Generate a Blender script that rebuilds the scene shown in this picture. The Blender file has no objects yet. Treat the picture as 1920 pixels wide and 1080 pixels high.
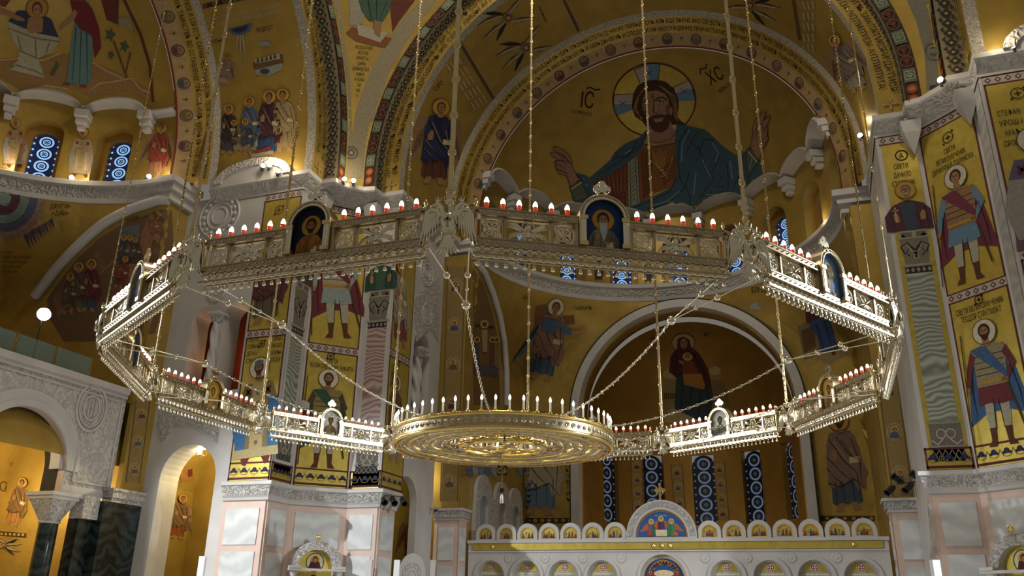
import bpy, math, random
from math import pi, sin, cos, radians, sqrt, atan2, hypot
from mathutils import Vector, Matrix
from mathutils.bvhtree import BVHTree
from mathutils.geometry import tessellate_polygon
random.seed(7)
SC = bpy.context.scene
COL = SC.collection
V = Vector

# ---------------------------------------------------------------- camera model (measured from the photograph, 1920x1080)
F, TH, RO = 1583.2, .3620, -.0176
PHI = radians(20)
FW = V((-sin(PHI), cos(PHI), 0)); RT = V((cos(PHI), sin(PHI), 0)); UP = V((0, 0, 1))
CAM = -(-.172 * RT + 22.407 * FW) + V((0, 0, 1.6))
ZCH = 1.6 + 5.789
CF = FW * cos(TH) + UP * sin(TH); CU = -FW * sin(TH) + UP * cos(TH)
def ray(px, py):
    a = (px - 960) / F; b = (540 - py) / F
    u = cos(RO) * a + sin(RO) * b; v = -sin(RO) * a + cos(RO) * b
    return (RT * u + CF + CU * v).normalized()
def onX(px, py, X): d = ray(px, py); return CAM + d * ((X - CAM.x) / d.x)
def onY(px, py, Y): d = ray(px, py); return CAM + d * ((Y - CAM.y) / d.y)
def onZ(px, py, Z): d = ray(px, py); return CAM + d * ((Z - CAM.z) / d.z)

# ---------------------------------------------------------------- materials
MATS = {}
def mat(name, col, rough=.6, metal=0., emit=None, es=0., bump=None, var=None, spec=.5, trans=0., alpha=1.):
    """bump=(scale,strength) noise relief; var=(scale, colour2, detail) mottling"""
    if name in MATS: return MATS[name]
    m = bpy.data.materials.new(name); m.use_nodes = True; MATS[name] = m
    nt = m.node_tree; b = nt.nodes['Principled BSDF']
    b.inputs['Base Color'].default_value = (*col, 1); b.inputs['Roughness'].default_value = rough
    b.inputs['Metallic'].default_value = metal; b.inputs['Specular IOR Level'].default_value = spec
    b.inputs['Transmission Weight'].default_value = trans
    if emit: b.inputs['Emission Color'].default_value = (*emit, 1); b.inputs['Emission Strength'].default_value = es
    tc = None
    if bump or var: tc = nt.nodes.new('ShaderNodeTexCoord')
    if var:
        n = nt.nodes.new('ShaderNodeTexNoise'); n.inputs['Scale'].default_value = var[0]; n.inputs['Detail'].default_value = var[2] if len(var) > 2 else 4
        r = nt.nodes.new('ShaderNodeValToRGB'); r.color_ramp.elements[0].position = .35; r.color_ramp.elements[1].position = .68
        r.color_ramp.elements[0].color = (*col, 1); r.color_ramp.elements[1].color = (*var[1], 1)
        nt.links.new(tc.outputs['Object'], n.inputs['Vector']); nt.links.new(n.outputs['Fac'], r.inputs[0]); nt.links.new(r.outputs[0], b.inputs['Base Color'])
    if bump:
        n = nt.nodes.new('ShaderNodeTexVoronoi' if bump[1] < 0 else 'ShaderNodeTexNoise'); n.inputs['Scale'].default_value = bump[0]
        bp = nt.nodes.new('ShaderNodeBump'); bp.inputs['Strength'].default_value = abs(bump[1]); bp.inputs['Distance'].default_value = bump[2] if len(bump) > 2 else .05
        nt.links.new(tc.outputs['Object'], n.inputs['Vector']); nt.links.new(n.outputs['Color' if bump[1] < 0 else 'Fac'], bp.inputs['Height']); nt.links.new(bp.outputs[0], b.inputs['Normal'])
    return m
def carved(name, col, rough=.6, scale=3.6, strength=.9, dist=.07, col2=None):
    """marble with low carved scrollwork: voronoi + distorted wave relief"""
    if name in MATS: return MATS[name]
    m = mat(name, col, rough, var=(1.3, col2 or tuple(c * .93 for c in col)))
    nt = m.node_tree; b = nt.nodes['Principled BSDF']
    tc = nt.nodes.new('ShaderNodeTexCoord'); nz = nt.nodes.new('ShaderNodeTexNoise'); nz.inputs['Scale'].default_value = scale * .8
    mx = nt.nodes.new('ShaderNodeMixRGB'); mx.inputs[0].default_value = .25
    vo = nt.nodes.new('ShaderNodeTexVoronoi'); vo.feature = 'SMOOTH_F1'; vo.inputs['Scale'].default_value = scale
    mt = nt.nodes.new('ShaderNodeMath'); mt.operation = 'MULTIPLY'; mt.inputs[1].default_value = 26
    sn = nt.nodes.new('ShaderNodeMath'); sn.operation = 'SINE'
    bp = nt.nodes.new('ShaderNodeBump'); bp.inputs['Strength'].default_value = strength; bp.inputs['Distance'].default_value = dist
    L = nt.links.new
    L(tc.outputs['Object'], nz.inputs['Vector']); L(tc.outputs['Object'], mx.inputs[1]); L(nz.outputs['Color'], mx.inputs[2]); L(mx.outputs[0], vo.inputs['Vector'])
    L(vo.outputs['Distance'], mt.inputs[0]); L(mt.outputs[0], sn.inputs[0]); L(sn.outputs[0], bp.inputs['Height']); L(bp.outputs[0], b.inputs['Normal'])
    return m
def veined(name, c1, c2, scale=1.0, dist=6, axis='Z', rough=.35, turb=1.6):
    """book-matched wavy stone"""
    if name in MATS: return MATS[name]
    m = mat(name, c1, rough); nt = m.node_tree; b = nt.nodes['Principled BSDF']
    tc = nt.nodes.new('ShaderNodeTexCoord'); w = nt.nodes.new('ShaderNodeTexWave'); w.bands_direction = axis
    w.inputs['Scale'].default_value = scale; w.inputs['Distortion'].default_value = dist; w.inputs['Detail'].default_value = 3; w.inputs['Detail Scale'].default_value = turb
    r = nt.nodes.new('ShaderNodeValToRGB'); r.color_ramp.elements[0].color = (*c1, 1); r.color_ramp.elements[1].color = (*c2, 1)
    nt.links.new(tc.outputs['Object'], w.inputs['Vector']); nt.links.new(w.outputs['Fac'], r.inputs[0]); nt.links.new(r.outputs[0], b.inputs['Base Color'])
    return m
def hexc(h, k=1.):
    f = lambda c: (c / 12.92 if c <= .04045 else ((c + .055) / 1.055) ** 2.4) * k
    return tuple(f(int(h[i:i + 2], 16) / 255) for i in (0, 2, 4))
def P(h, rough=.75):
    """plain glass-tessera colour from an sRGB hex"""
    return mat('tessera_' + h, hexc(h), rough, spec=.3, var=(9, tuple(c * .82 for c in hexc(h)), 2))
GOLD = mat('gold_mosaic', (.45, .305, .065), .42, .5, bump=(26, -.55, .02), var=(.9, (.36, .24, .05), 6))
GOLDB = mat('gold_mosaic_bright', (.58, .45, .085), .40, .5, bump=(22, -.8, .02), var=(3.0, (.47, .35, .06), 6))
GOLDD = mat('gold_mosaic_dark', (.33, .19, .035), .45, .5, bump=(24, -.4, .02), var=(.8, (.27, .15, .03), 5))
MARB = mat('marble_white', (.55, .53, .51), .45, var=(.7, (.46, .445, .43), 8))
MARBC = carved('marble_carved', (.52, .50, .47), strength=.6)
MARBF = carved('marble_carved_fine', (.54, .52, .49), scale=6, dist=.035)
MARBG = veined('marble_grey_panel', (.62, .64, .63), (.50, .52, .52), .35, 9)
PINK = mat('marble_pink', (.62, .47, .40), .5, var=(2, (.56, .42, .36), 5))
GREENV = veined('marble_green_wavy', (.16, .18, .15), (.40, .43, .36), 1.3, 42, 'Z', .4, .22)
REDV = veined('marble_red_wavy', (.27, .16, .14), (.52, .40, .36), 1.2, 42, 'Z', .4, .22)
BLACKM = veined('marble_black', (.008, .013, .014), (.030, .045, .045), .5, 14, 'Z', .18)
BRASS = mat('brass_gilded', (.80, .66, .36), .24, 1., var=(6, (.70, .55, .28), 3))
BRASSD = mat('brass_aged', (.50, .42, .27), .3, 1., var=(5, (.40, .32, .19), 3))
SILVER = mat('silver_gilt', (.86, .80, .62), .18, 1.)
GILT = mat('gilt_polished', (.85, .62, .20), .2, 1.)
BULB = mat('bulb_lit', (1, .95, .85), .4, emit=(1, .86, .60), es=14)
REDG = mat('red_glass_cup', (.62, .08, .05), .15, emit=(.8, .08, .03), es=.35)
CANDLE = mat('candle_tube', (.86, .82, .72), .4)
DARK = mat('shadow_dark', (.012, .010, .009), .8)
BLACKP = mat('black_powder_coat', (.015, .016, .02), .4)

# ---------------------------------------------------------------- mesh collector
class MB:
    def __init__(s): s.v = []; s.f = []; s.m = []; s.mats = []; s.sm = []
    def mi(s, m):
        if m not in s.mats: s.mats.append(m)
        return s.mats.index(m)
    def add(s, vs, fs, m, smooth=False):
        o = len(s.v); k = s.mi(m); s.v += [tuple(p) for p in vs]
        for f in fs: s.f.append([o + i for i in f]); s.m.append(k); s.sm.append(smooth)
    def box(s, o, x, y, z, m):
        """box from corner o along vectors x,y,z"""
        o, x, y, z = V(o), V(x), V(y), V(z)
        vs = [o + x * a + y * b + z * c for c in (0, 1) for b in (0, 1) for a in (0, 1)]
        s.add(vs, [(0, 2, 3, 1), (4, 5, 7, 6), (0, 1, 5, 4), (2, 6, 7, 3), (0, 4, 6, 2), (1, 3, 7, 5)], m)
    def grid(s, rows, m, smooth=True, close=False):
        n = len(rows[0]); vs = [p for r in rows for p in r]; fs = []
        for i in range(len(rows) - 1):
            for j in range(n if close else n - 1):
                k = (j + 1) % n; fs.append((i * n + j, i * n + k, (i + 1) * n + k, (i + 1) * n + j))
        s.add(vs, fs, m, smooth)
    def tube(s, path, r, m, n=8, cap=True, smooth=True):
        path = [V(p) for p in path]; N = len(path); rows = []; rs = r if isinstance(r, (list, tuple)) else [r] * N
        t0 = (path[1] - path[0]).normalized(); a = t0.orthogonal().normalized()
        for i, p in enumerate(path):
            t = (path[min(i + 1, N - 1)] - path[max(i - 1, 0)]).normalized()
            a = (a - t * a.dot(t)).normalized(); b = t.cross(a)
            rows.append([p + (a * cos(2 * pi * j / n) + b * sin(2 * pi * j / n)) * rs[i] for j in range(n)])
        s.grid(rows, m, smooth, True)
        if cap:
            for row in (rows[0][::-1], rows[-1]): s.add(row, [list(range(n))], m)
    def lathe(s, o, prof, m, n=12, axis=UP, smooth=True):
        """prof: (radius, height) along axis"""
        axis = V(axis).normalized(); a = axis.orthogonal().normalized(); b = axis.cross(a); o = V(o)
        s.grid([[o + axis * h + (a * cos(2 * pi * j / n) + b * sin(2 * pi * j / n)) * max(r, 1e-4) for j in range(n)] for r, h in prof], m, smooth, True)
    def sphere(s, c, r, m, n=10, k=7, sc=(1, 1, 1)):
        c = V(c)
        s.grid([[c + V((sc[0] * r * sin(pi * i / k) * cos(2 * pi * j / n), sc[1] * r * sin(pi * i / k) * sin(2 * pi * j / n), sc[2] * r * cos(pi * i / k))) for j in range(n)] for i in range(k + 1)], m, True, True)
    def prism(s, pts, o, x, y, d, m, holes=(), side=None):
        """extrude 2D outline (with holes) placed at o with axes x,y by vector d"""
        o, x, y, d = V(o), V(x), V(y), V(d)
        loops = [list(pts)] + [list(h) for h in holes]
        flat = [p for l in loops for p in l]; n = len(flat)
        tris = tessellate_polygon([[V((p[0], p[1], 0)) for p in l] for l in loops])
        A = [o + x * p[0] + y * p[1] for p in flat]; B = [p + d for p in A]
        s.add(A + B, [tuple(t) for t in tris] + [tuple(i + n for i in t[::-1]) for t in tris], m)
        k = 0; fs = []
        for l in loops:
            c = len(l); fs += [(k + i, k + (i + 1) % c, n + k + (i + 1) % c, n + k + i) for i in range(c)]; k += c
        s.add(A + B, fs, side or m)
    def build(s, name, parent=None, **props):
        me = bpy.data.meshes.new(name); me.from_pydata(s.v, [], s.f)
        for m in s.mats: me.materials.append(m)
        me.polygons.foreach_set('material_index', s.m); me.polygons.foreach_set('use_smooth', s.sm); me.update()
        o = bpy.data.objects.new(name, me); COL.objects.link(o)
        if parent: o.parent = parent
        return tag(o, **props)
    def bvh(s): return BVHTree.FromPolygons(s.v, s.f)
def tag(o, label=None, cat=None, group=None, kind=None):
    if label: o['label'] = label
    if cat: o['category'] = cat
    if group: o['group'] = group
    if kind: o['kind'] = kind
    return o
def thing(name, label, cat, group=None, loc=(0, 0, 0)):
    o = bpy.data.objects.new(name, None); COL.objects.link(o); o.location = loc
    o.empty_display_size = .1
    return tag(o, label, cat, group)
def arcpts(cx, cy, r, a0, a1, n=16, ry=None): return [(cx + r * cos(radians(a0 + (a1 - a0) * i / n)), cy + (ry or r) * sin(radians(a0 + (a1 - a0) * i / n))) for i in range(n + 1)]
def archloop(cx, hw, z0, zs, n=16, rise=None): return [(cx - hw, z0), (cx + hw, z0)] + arcpts(cx, zs, hw, 0, 180, n, rise)

# holed surface: 2D (a,z) -> 3D via mp(a,z,depth)
def holed(mb, mp, outer, holes, depth, m, rev=None, maxlen=.8, nohole_back=None):
    loops = [[V((p[0], p[1], 0)) for p in l] for l in [outer] + list(holes)]
    flat = [p for l in loops for p in l]
    tris = [tuple(flat[i] for i in t) for t in tessellate_polygon(loops)]
    emit_tris(mb, tris, lambda a, b: mp(a, b, 0), m, maxlen)
    for h in holes:
        n = len(h); h2 = []
        for i in range(n):
            p, q = h[i], h[(i + 1) % n]; k = max(1, int(hypot(p[0] - q[0], p[1] - q[1]) / maxlen))
            h2 += [(p[0] + (q[0] - p[0]) * j / k, p[1] + (q[1] - p[1]) * j / k) for j in range(k)]
        mb.grid([[mp(a, b, 0) for a, b in h2], [mp(a, b, depth) for a, b in h2]], rev or m, False, True)
def emit_tris(mb, tris, fn, m, maxlen):
    st = list(tris); idx = {}; vs = []; fs = []
    def vi(p):
        k = (round(p.x, 4), round(p.y, 4))
        if k not in idx: idx[k] = len(vs); vs.append(fn(p.x, p.y))
        return idx[k]
    while st:
        a, b, c = st.pop(); e = [((a - b).length, 0), ((b - c).length, 1), ((c - a).length, 2)]; l, k = max(e)
        if l > maxlen:
            if k == 1: a, b, c = b, c, a
            elif k == 2: a, b, c = c, a, b
            mid = (a + b) / 2; st.append((a, mid, c)); st.append((mid, b, c))
        else: fs.append((vi(a), vi(b), vi(c)))
    if maxlen > 5 and maxlen < 50: fs = [f for f in fs if all(vs[i] is not None for i in f) and max((vs[f[i]] - vs[f[i - 1]]).length for i in range(3)) < 1.6]
    if any(v is None for v in vs): fs = [f for f in fs if all(vs[i] is not None for i in f)]; vs = [v or V((0, 0, 0)) for v in vs]
    mb.add(vs, fs, m)

# ---------------------------------------------------------------- flat art laid on real surfaces (mosaics, lettering, painted icons)
_FONT = {}
def glyphs(ch):
    if ch not in _FONT:
        c = bpy.data.curves.new('g', 'FONT'); c.body = ch; c.size = 1; c.resolution_u = 2
        o = bpy.data.objects.new('g', c); COL.objects.link(o)
        dg = bpy.context.evaluated_depsgraph_get(); me = o.evaluated_get(dg).to_mesh()
        vs = [(v.co.x, v.co.y) for v in me.vertices]; me.calc_loop_triangles(); ts = [tuple(t.vertices) for t in me.loop_triangles]
        o.evaluated_get(dg).to_mesh_clear(); bpy.data.objects.remove(o); bpy.data.curves.remove(c)
        w = max((p[0] for p in vs), default=.2) + .07
        _FONT[ch] = (vs, ts, w)
    return _FONT[ch]
class Art:
    """mp(a,b,lift)->Vector ; a,b are pixel or wall coordinates"""
    def __init__(s, mp, maxlen=9, step=.012, base=.012):
        s.mp = mp; s.maxlen = maxlen; s.step = step; s.base = base; s.parts = {}; s.part = 'figure'; s.T = None; s.S = 1; s.layer = 0
    def _mb(s):
        if s.part not in s.parts: s.parts[s.part] = MB()
        return s.parts[s.part]
    def tf(s, p): return p if s.T is None else s.T(*p)
    def poly(s, m, pts, layer=0, raw=False):
        if isinstance(m, str): m = P(m)
        pts = [V((*(p if raw else s.tf(p)), 0)) for p in pts]
        if len(pts) < 3: return
        lift = s.base + s.step * (layer + s.layer)
        tris = [tuple(pts[i] for i in t) for t in tessellate_polygon([pts])]
        emit_tris(s._mb(), tris, lambda a, b: s.mp(a, b, lift), m, s.maxlen)
    def ell(s, m, cx, cy, rx, ry=None, layer=0, rot=0, n=20, a0=0, a1=360):
        ry = ry or rx; c, t = cos(radians(rot)), sin(radians(rot)); pts = []
        k = n if a1 - a0 >= 360 else n + 1
        for i in range(k):
            a = radians(a0 + (a1 - a0) * i / n); x, y = rx * cos(a), ry * sin(a); pts.append((cx + x * c - y * t, cy + x * t + y * c))
        s.poly(m, pts, layer)
    def ring(s, m, cx, cy, rx, ry, w, layer=0, rot=0, n=28): s.line(m, [(cx + rx * cos(2 * pi * i / n) * cos(radians(rot)) - ry * sin(2 * pi * i / n) * sin(radians(rot)), cy + rx * cos(2 * pi * i / n) * sin(radians(rot)) + ry * sin(2 * pi * i / n) * cos(radians(rot))) for i in range(n + 1)], w, layer)
    def line(s, m, pts, w, layer=1):
        if isinstance(m, str): m = P(m)
        pts = [V(s.tf(p)) for p in pts]; n = len(pts); L = []; R = []
        ws = w if isinstance(w, (list, tuple)) else [w] * n
        if s.T is not None: ws = [q * s.S for q in ws]
        closed = n > 3 and (pts[0] - pts[-1]).length < 1e-6
        for i in range(n):
            a = pts[i - 1] if i else (pts[-2] if closed else pts[0]); b = pts[i + 1] if i < n - 1 else (pts[1] if closed else pts[-1])
            d = (b - a).normalized() if (b - a).length > 1e-9 else V((1, 0)); q = V((-d.y, d.x)) * ws[i] / 2
            L.append(pts[i] + q); R.append(pts[i] - q)
        lift = s.base + s.step * (layer + s.layer); tris = []
        for i in range(n - 1):
            a, b, c, d = [V((*p, 0)) for p in (L[i], L[i + 1], R[i + 1], R[i])]; tris += [(a, b, c), (a, c, d)]
        emit_tris(s._mb(), tris, lambda a, b: s.mp(a, b, lift), m, s.maxlen)
    def text(s, m, t, path, h, layer=2, fit=True, mono=0):
        """letters along polyline path (first..last), height h on the LEFT side of travel in y-up coords (h<0 for pixel coords)"""
        if isinstance(m, str): m = P(m)
        pts = [V(s.tf(p)) for p in path]; seg = [(pts[i + 1] - pts[i]).length for i in range(len(pts) - 1)]; tot = sum(seg)
        hs = h if isinstance(h, (list, tuple)) else (h, h)
        ws = [glyphs(c)[2] if c != ' ' else .3 for c in t]; W = sum(ws); kx = tot / W if fit else abs(hs[0]) * 1.35
        def at(d):
            d = min(max(d, 0), tot - 1e-6); i = 0
            while d > seg[i]: d -= seg[i]; i += 1
            t_ = (pts[i + 1] - pts[i]).normalized(); return pts[i] + t_ * d, t_
        x = 0; lift = s.base + s.step * (layer + s.layer); mb = s._mb()
        for c, w in zip(t, ws):
            if c != ' ':
                vs, ts, _ = glyphs(c); out = []; hh = hs[0] + (hs[1] - hs[0]) * (x / W)
                p, d = at((x + w / 2) * kx); nrm = V((-d.y, d.x))
                for (a, b) in vs:
                    q = p + d * ((a - w / 2) * kx) + nrm * (b * hh * 1.35); out.append(s.mp(q.x, q.y, lift))
                if all(o is not None for o in out): mb.add(out, ts, m)
            x += w
    def build(s, name, label, cat, group=None):
        keys = list(s.parts)
        if len(keys) == 1: return s.parts[keys[0]].build(name, label=label, cat=cat, group=group)
        first = V(s.parts[keys[0]].v[0]); root = thing(name, label, cat, group, first)
        for k in keys:
            mb = s.parts[k]; mb.v = [tuple(V(p) - first) for p in mb.v]; mb.build(k, root)
        return root
    def merge_into(s, mb):
        for k in s.parts:
            q = s.parts[k]; o = len(mb.v); mb.v += q.v
            for f, m, sm in zip(q.f, q.m, q.sm): mb.f.append([o + i for i in f]); mb.m.append(mb.mi(q.mats[m])); mb.sm.append(sm)
def pxmap(bvh):
    def f(px, py, lift):
        d = ray(px, py); loc, n, i, t = bvh.ray_cast(CAM, d)
        if loc is None: return None
        if n.dot(d) > 0: n = -n
        return loc + n * lift
    return f
def planemap(o, x, y=UP):
    o, x, y = V(o), V(x).normalized(), V(y).normalized(); n = x.cross(y)
    return lambda a, b, lift: o + x * a + y * b + n * lift
# ---------------------------------------------------------------- building shell
ROT = {'east': lambda x, d, z: V((x, d, z)), 'north': lambda x, d, z: V((-d, x, z)), 'south': lambda x, d, z: V((d, -x, z))}
ZC, ZK, ZB = 23.9, 22.65, 21.55      # arch centres, cornice top, cornice bottom
CD, CR = 23.3, 10.5                  # conch centre distance and radius
def arcmap(rf, prof, n2, r0=12.):
    def f(a, b, lift):
        d, r = prof(b); d += n2[0] * lift; r += n2[1] * lift; L = pi * r0
        if a < 0: return rf(-r, d, ZC + a)
        if a > L: return rf(r, d, ZC - (a - L))
        t = a / r0; return rf(-r * cos(t), d, ZC + r * sin(t))
    return f
LARC = pi * 12.; STILT = ZC - ZK
def rev_arch(mb, rf, p, q, m, n=72):
    """strip of revolution between profile points p,q=(d,r), with stilts"""
    rows = []
    for d, r in (p, q):
        row = [rf(-r, d, ZK)]
        row += [rf(-r * cos(pi * i / n), d, ZC + r * sin(pi * i / n)) for i in range(n + 1)]; row += [rf(r, d, ZK)]; rows.append(row)
    mb.grid(rows, m, True)
PR = [(14.5, 13.85), (14.5, 13.75), (14.56, 13.1), (15.38, 13.1), (15.4, 12.05), (21.3, 11.8), (23.3, 10.55)]
RIDGE = mat('arch_band_ground', (.30, .22, .11), .6)
HEARTBG = P('3a2a1c'); GREENL = P('3c4a38'); CREAM = P('8f8468'); SPECK = mat('speckled_border', (.46, .42, .34), .7, var=(16, (.17, .15, .12), 2))
TEXTD = P('241a10')
SURF = {}
NICHE = {'east': (9, 0., 27.35), 'north': (8, 10., 26.75)}   # niches 20 degrees apart: count, first edge, valley height
def scallop(az, nm):
    n, off, zv = NICHE[nm]; u = (math.degrees(az) - off) / 20; f = u - math.floor(u)
    return zv + (.78 * sqrt(max(0, 1 - (2 * f - 1) ** 2)) if 0 <= u < n else 0)
def arm(nm, full=True):
    rf = ROT[nm]
    mb = MB()
    rev_arch(mb, rf, PR[0], PR[1], GREENL); rev_arch(mb, rf, PR[1], PR[2], HEARTBG); rev_arch(mb, rf, PR[2], PR[3], CREAM); rev_arch(mb, rf, PR[3], PR[4], GOLD)
    mb.build('ceiling_arch_' + nm, kind='structure'); SURF['arch_' + nm] = mb.bvh()
    mb = MB(); n = 6
    rev_arch(mb, rf, PR[4], (15.9, 12.03), SPECK)
    for i in range(n):
        f = lambda k: (15.9 + (21.3 - 15.9) * k / n, 12.03 + (11.8 - 12.03) * k / n)
        rev_arch(mb, rf, f(i), f(i + 1), GOLD)
    mb.build('ceiling_barrel_' + nm, kind='structure'); SURF['barrel_' + nm] = mb.bvh()
    mb = MB(); g = lambda t: (PR[5][0] + (PR[6][0] - PR[5][0]) * t, PR[5][1] + (PR[6][1] - PR[5][1]) * t)
    for t0, t1, m in ((0, .16, SPECK), (.16, .62, GOLD), (.62, .95, mat('band_ochre', (.36, .24, .10), .6, var=(3, (.30, .19, .08)))), (.95, 1, P('6b2d1f'))): rev_arch(mb, rf, g(t0), g(t1), m)
    mb.build('ceiling_ring_' + nm, kind='structure'); SURF['ring_' + nm] = mb.bvh()
    if not full: return
    # conch: quarter sphere with a scalloped lower edge
    mb = MB(); NA, NE = 140, 36; rows = []
    for j in range(NE + 1):
        row = []
        for i in range(NA + 1):
            az = pi * i / NA; e0 = math.asin(min(1, (scallop(az, nm) - ZC) / CR)); e = e0 + (pi / 2 - e0) * j / NE
            row.append(rf(CR * cos(e) * -cos(az), CD + CR * cos(e) * sin(az), ZC + CR * sin(e)))
        rows.append(row)
    mb.grid(rows, GOLD, True); mb.build('ceiling_conch_' + nm, kind='structure'); SURF['conch_' + nm] = mb.bvh()
    # moulding along the scallops with little consoles
    mb = MB(); rows = [[], [], [], []]
    for i in range(NA * 2 + 1):
        az = pi * i / (NA * 2); z = scallop(az, nm); u = (math.degrees(az) - NICHE[nm][1]) / 20; f = u - math.floor(u)
        for k, (dr, dz) in enumerate(((0.42, .42), (.0, .34), (-.18, .02), (.95, -.12))):
            e = math.asin((z - ZC) / CR); r = CR * cos(e) + (dr if k else -.02)
            tilt = (f - .5) * -.35 * (1 if k < 2 else 0)
            rows[k].append(rf(-cos(az + tilt * .12) * r, CD + sin(az + tilt * .12) * r, z + dz))
    for k in range(3): mb.grid([rows[k], rows[k + 1]], MARB, True)
    NN, NO, NZ = NICHE[nm]; NZ -= 27.1
    for i in range(NN + 1):
        az = radians(NO + 20 * i); c, s_ = cos(az), sin(az)
        for k, (r0, z0, h, w) in enumerate(((9.75, 26.75, .42, .36), (9.95, 26.4, .35, .28), (10.15, 26.1, .32, .18))):
            rows2 = [[rf(-c * r + s_ * a, CD + s_ * r + c * a, z) for r, a in ((10.7, -w), (r0, -w), (r0, w), (10.7, w))] for z in (z0 + NZ, z0 + NZ + h)]
            mb.grid(rows2, MARB, False, True); mb.add([p for p in rows2[0]], [(0, 1, 2, 3)], MARB)
    mb.build('trim_scallop_' + nm, kind='structure')
    # drum wall with window niches
    RD = 10.55
    mp = lambda a, z, dep: rf(-cos(a / RD) * (RD + dep), CD + sin(a / RD) * (RD + dep), z)
    mb = MB(); holes = []; cs = []
    for i in range(NN):
        a = RD * radians(NO + 20 * i + 10); cs.append(a); holes.append(archloop(a, .98, ZK + .02, 25.35, 14))
    holed(mb, mp, [(0, ZK - .1), (pi * RD, ZK - .1), (pi * RD, 28.4), (0, 28.4)], holes, .75, GOLD, GOLD, .7)
    RD2 = 11.3; mp2 = lambda a, z, dep: rf(-cos(a / RD) * (RD2 + dep), CD + sin(a / RD) * (RD2 + dep), z)
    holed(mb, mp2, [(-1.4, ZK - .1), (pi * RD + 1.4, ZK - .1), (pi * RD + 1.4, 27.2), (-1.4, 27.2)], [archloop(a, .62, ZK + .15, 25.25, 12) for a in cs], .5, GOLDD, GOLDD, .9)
    mb.build('wall_drum_' + nm, kind='structure'); SURF['drum_' + nm] = mb.bvh()
    for i, a in enumerate(cs): window('window_%s_%d' % (nm, i + 1), lambda x, z, l, a=a: mp2(a + x, z, .32 - l), .66, ZK + .15, 25.25)
    # cornice ring
    mb = MB(); prof = [(10.62, 21.4), (10.45, 21.5), (10.4, 21.75), (10.15, 22.25), (10.0, 22.32), (10.0, 22.58), (10.1, ZK), (10.7, ZK)]
    rows = [[rf(-cos(pi * i / 60) * r, CD + sin(pi * i / 60) * r, z) for i in range(61)] for r, z in prof]
    for k in range(len(prof) - 1): mb.grid([rows[k], rows[k + 1]], MARBC if k == 2 else MARB, True)
    for sx in (-1, 1):
        for z0, z1, x0, d0 in ((21.45, 21.9, 10.35, 22.85), (21.9, 22.3, 10.2, 22.6), (22.3, ZK, 10.0, 22.4)):
            mb.box(rf(sx * x0, d0, z0), rf(sx * 12.3, d0, z0) - rf(sx * x0, d0, z0), rf(sx * x0, 23.6, z0) - rf(sx * x0, d0, z0), (0, 0, z1 - z0), MARB)
    mb.build('trim_cornice_' + nm, kind='structure')
    # bay below the cornice: square plan at the foot, round under the cornice (pendentives)
    HX, YF = 10.75, 33.8
    def bay(a, z, dep=0):
        if abs(a) <= HX: x, y = a, YF - CD
        else: x, y = math.copysign(HX, a), YF - CD - (abs(a) - HX)
        if y <= 0.05: return rf(x + math.copysign(dep, x), CD + y, z)
        t = min(1, max(0, (z - 16.5) / (ZB - 16.5))); t = t * t * (3 - 2 * t)
        L = hypot(x, y); R = L + (CR - L) * t; k = (R + dep) / L
        return rf(x * k, CD + y * k, z)
    SURF['bayf_' + nm] = bay
    mb = MB(); DF = 22.3 if nm == "east" else 23.1; amax = HX + YF - DF
    zlo = 0 if nm == 'east' else 10.6
    holes = [archloop(0, 6.95, 3.5, 13.7, 30)] if nm == 'east' else []
    holed(mb, bay, [(-amax, zlo), (amax, zlo), (amax, ZB), (-amax, ZB)], holes, .9, GOLD, MARB, .8)
    for sx in (-1, 1):
        lo = 0 if nm == 'east' else 0
        mb.box(rf(sx * 10.77, DF, lo), rf(sx * 12.4, DF, lo) - rf(sx * 10.77, DF, lo), rf(sx * 10.77, DF + .3, lo) - rf(sx * 10.77, DF, lo), (0, 0, ZB - lo), GOLD)
    mb.build('wall_bay_' + nm, kind='structure'); SURF['bay_' + nm] = mb.bvh()

GLASSD = mat('stained_glass_navy', (.012, .016, .06), .15, emit=(.10, .16, .50), es=.05)
GLASSB = mat('stained_glass_sky', (.2, .4, .8), .2, emit=(.30, .56, 1.0), es=.85)
LEADD = mat('window_lead', (.015, .015, .02), .5)
GLASSA = mat('stained_glass_dusk', (.12, .2, .4), .2, emit=(.30, .45, .75), es=.17)
GLASSN = mat('stained_glass_night', (.01, .012, .03), .15)
def window(name, mp, hw, z0, zs, GLASSB=GLASSB, GLASSD=GLASSD):
    """mp(x,z,lift): dark glass with a column of pale blue ring panes"""
    mb = MB(); A = Art(mp, .5, .01, 0); A.part = 'pane'
    A.poly(GLASSD, archloop(0, hw, z0, zs, 12), 0)
    A.merge_into(mb); root = mb.build(name, kind='structure')
    A = Art(mp, 9, .012, .02); A.part = 'tracery'
    H = zs + hw - z0; n = max(4, round(H / 1.05)) if H < 6 else round(H / .95); st = (H - .15) / n
    for i in range(n):
        z = z0 + st * (i + .5); r = min(st * .46, hw * .62)
        if z + r > zs + hw * .9: continue
        A.ell(LEADD, 0, z, r * 1.12, layer=1, n=16); A.ring(GLASSB, 0, z, r * .88, r * .88, r * .26, 2, n=16); 
        A.ring(GLASSB, 0, z, r * .45, r * .45, r * .16, 2, n=12)
        for k in range(4): A.ell(GLASSB, r * .42 * cos(k * pi / 2 + .78) * .0 + r * .2 * cos(k * pi / 2), z + r * .2 * sin(k * pi / 2), r * .09, layer=3, n=6)
        for sx in (-1, 1):
            for q in (-.25, .25): A.ell(GLASSB, sx * hw * .82, z + q * st, .055, .07, layer=2, n=6)
    A.parts and A.parts['tracery'].build('tracery', root)

arm('east'); arm('north'); arm('south', False)

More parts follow.
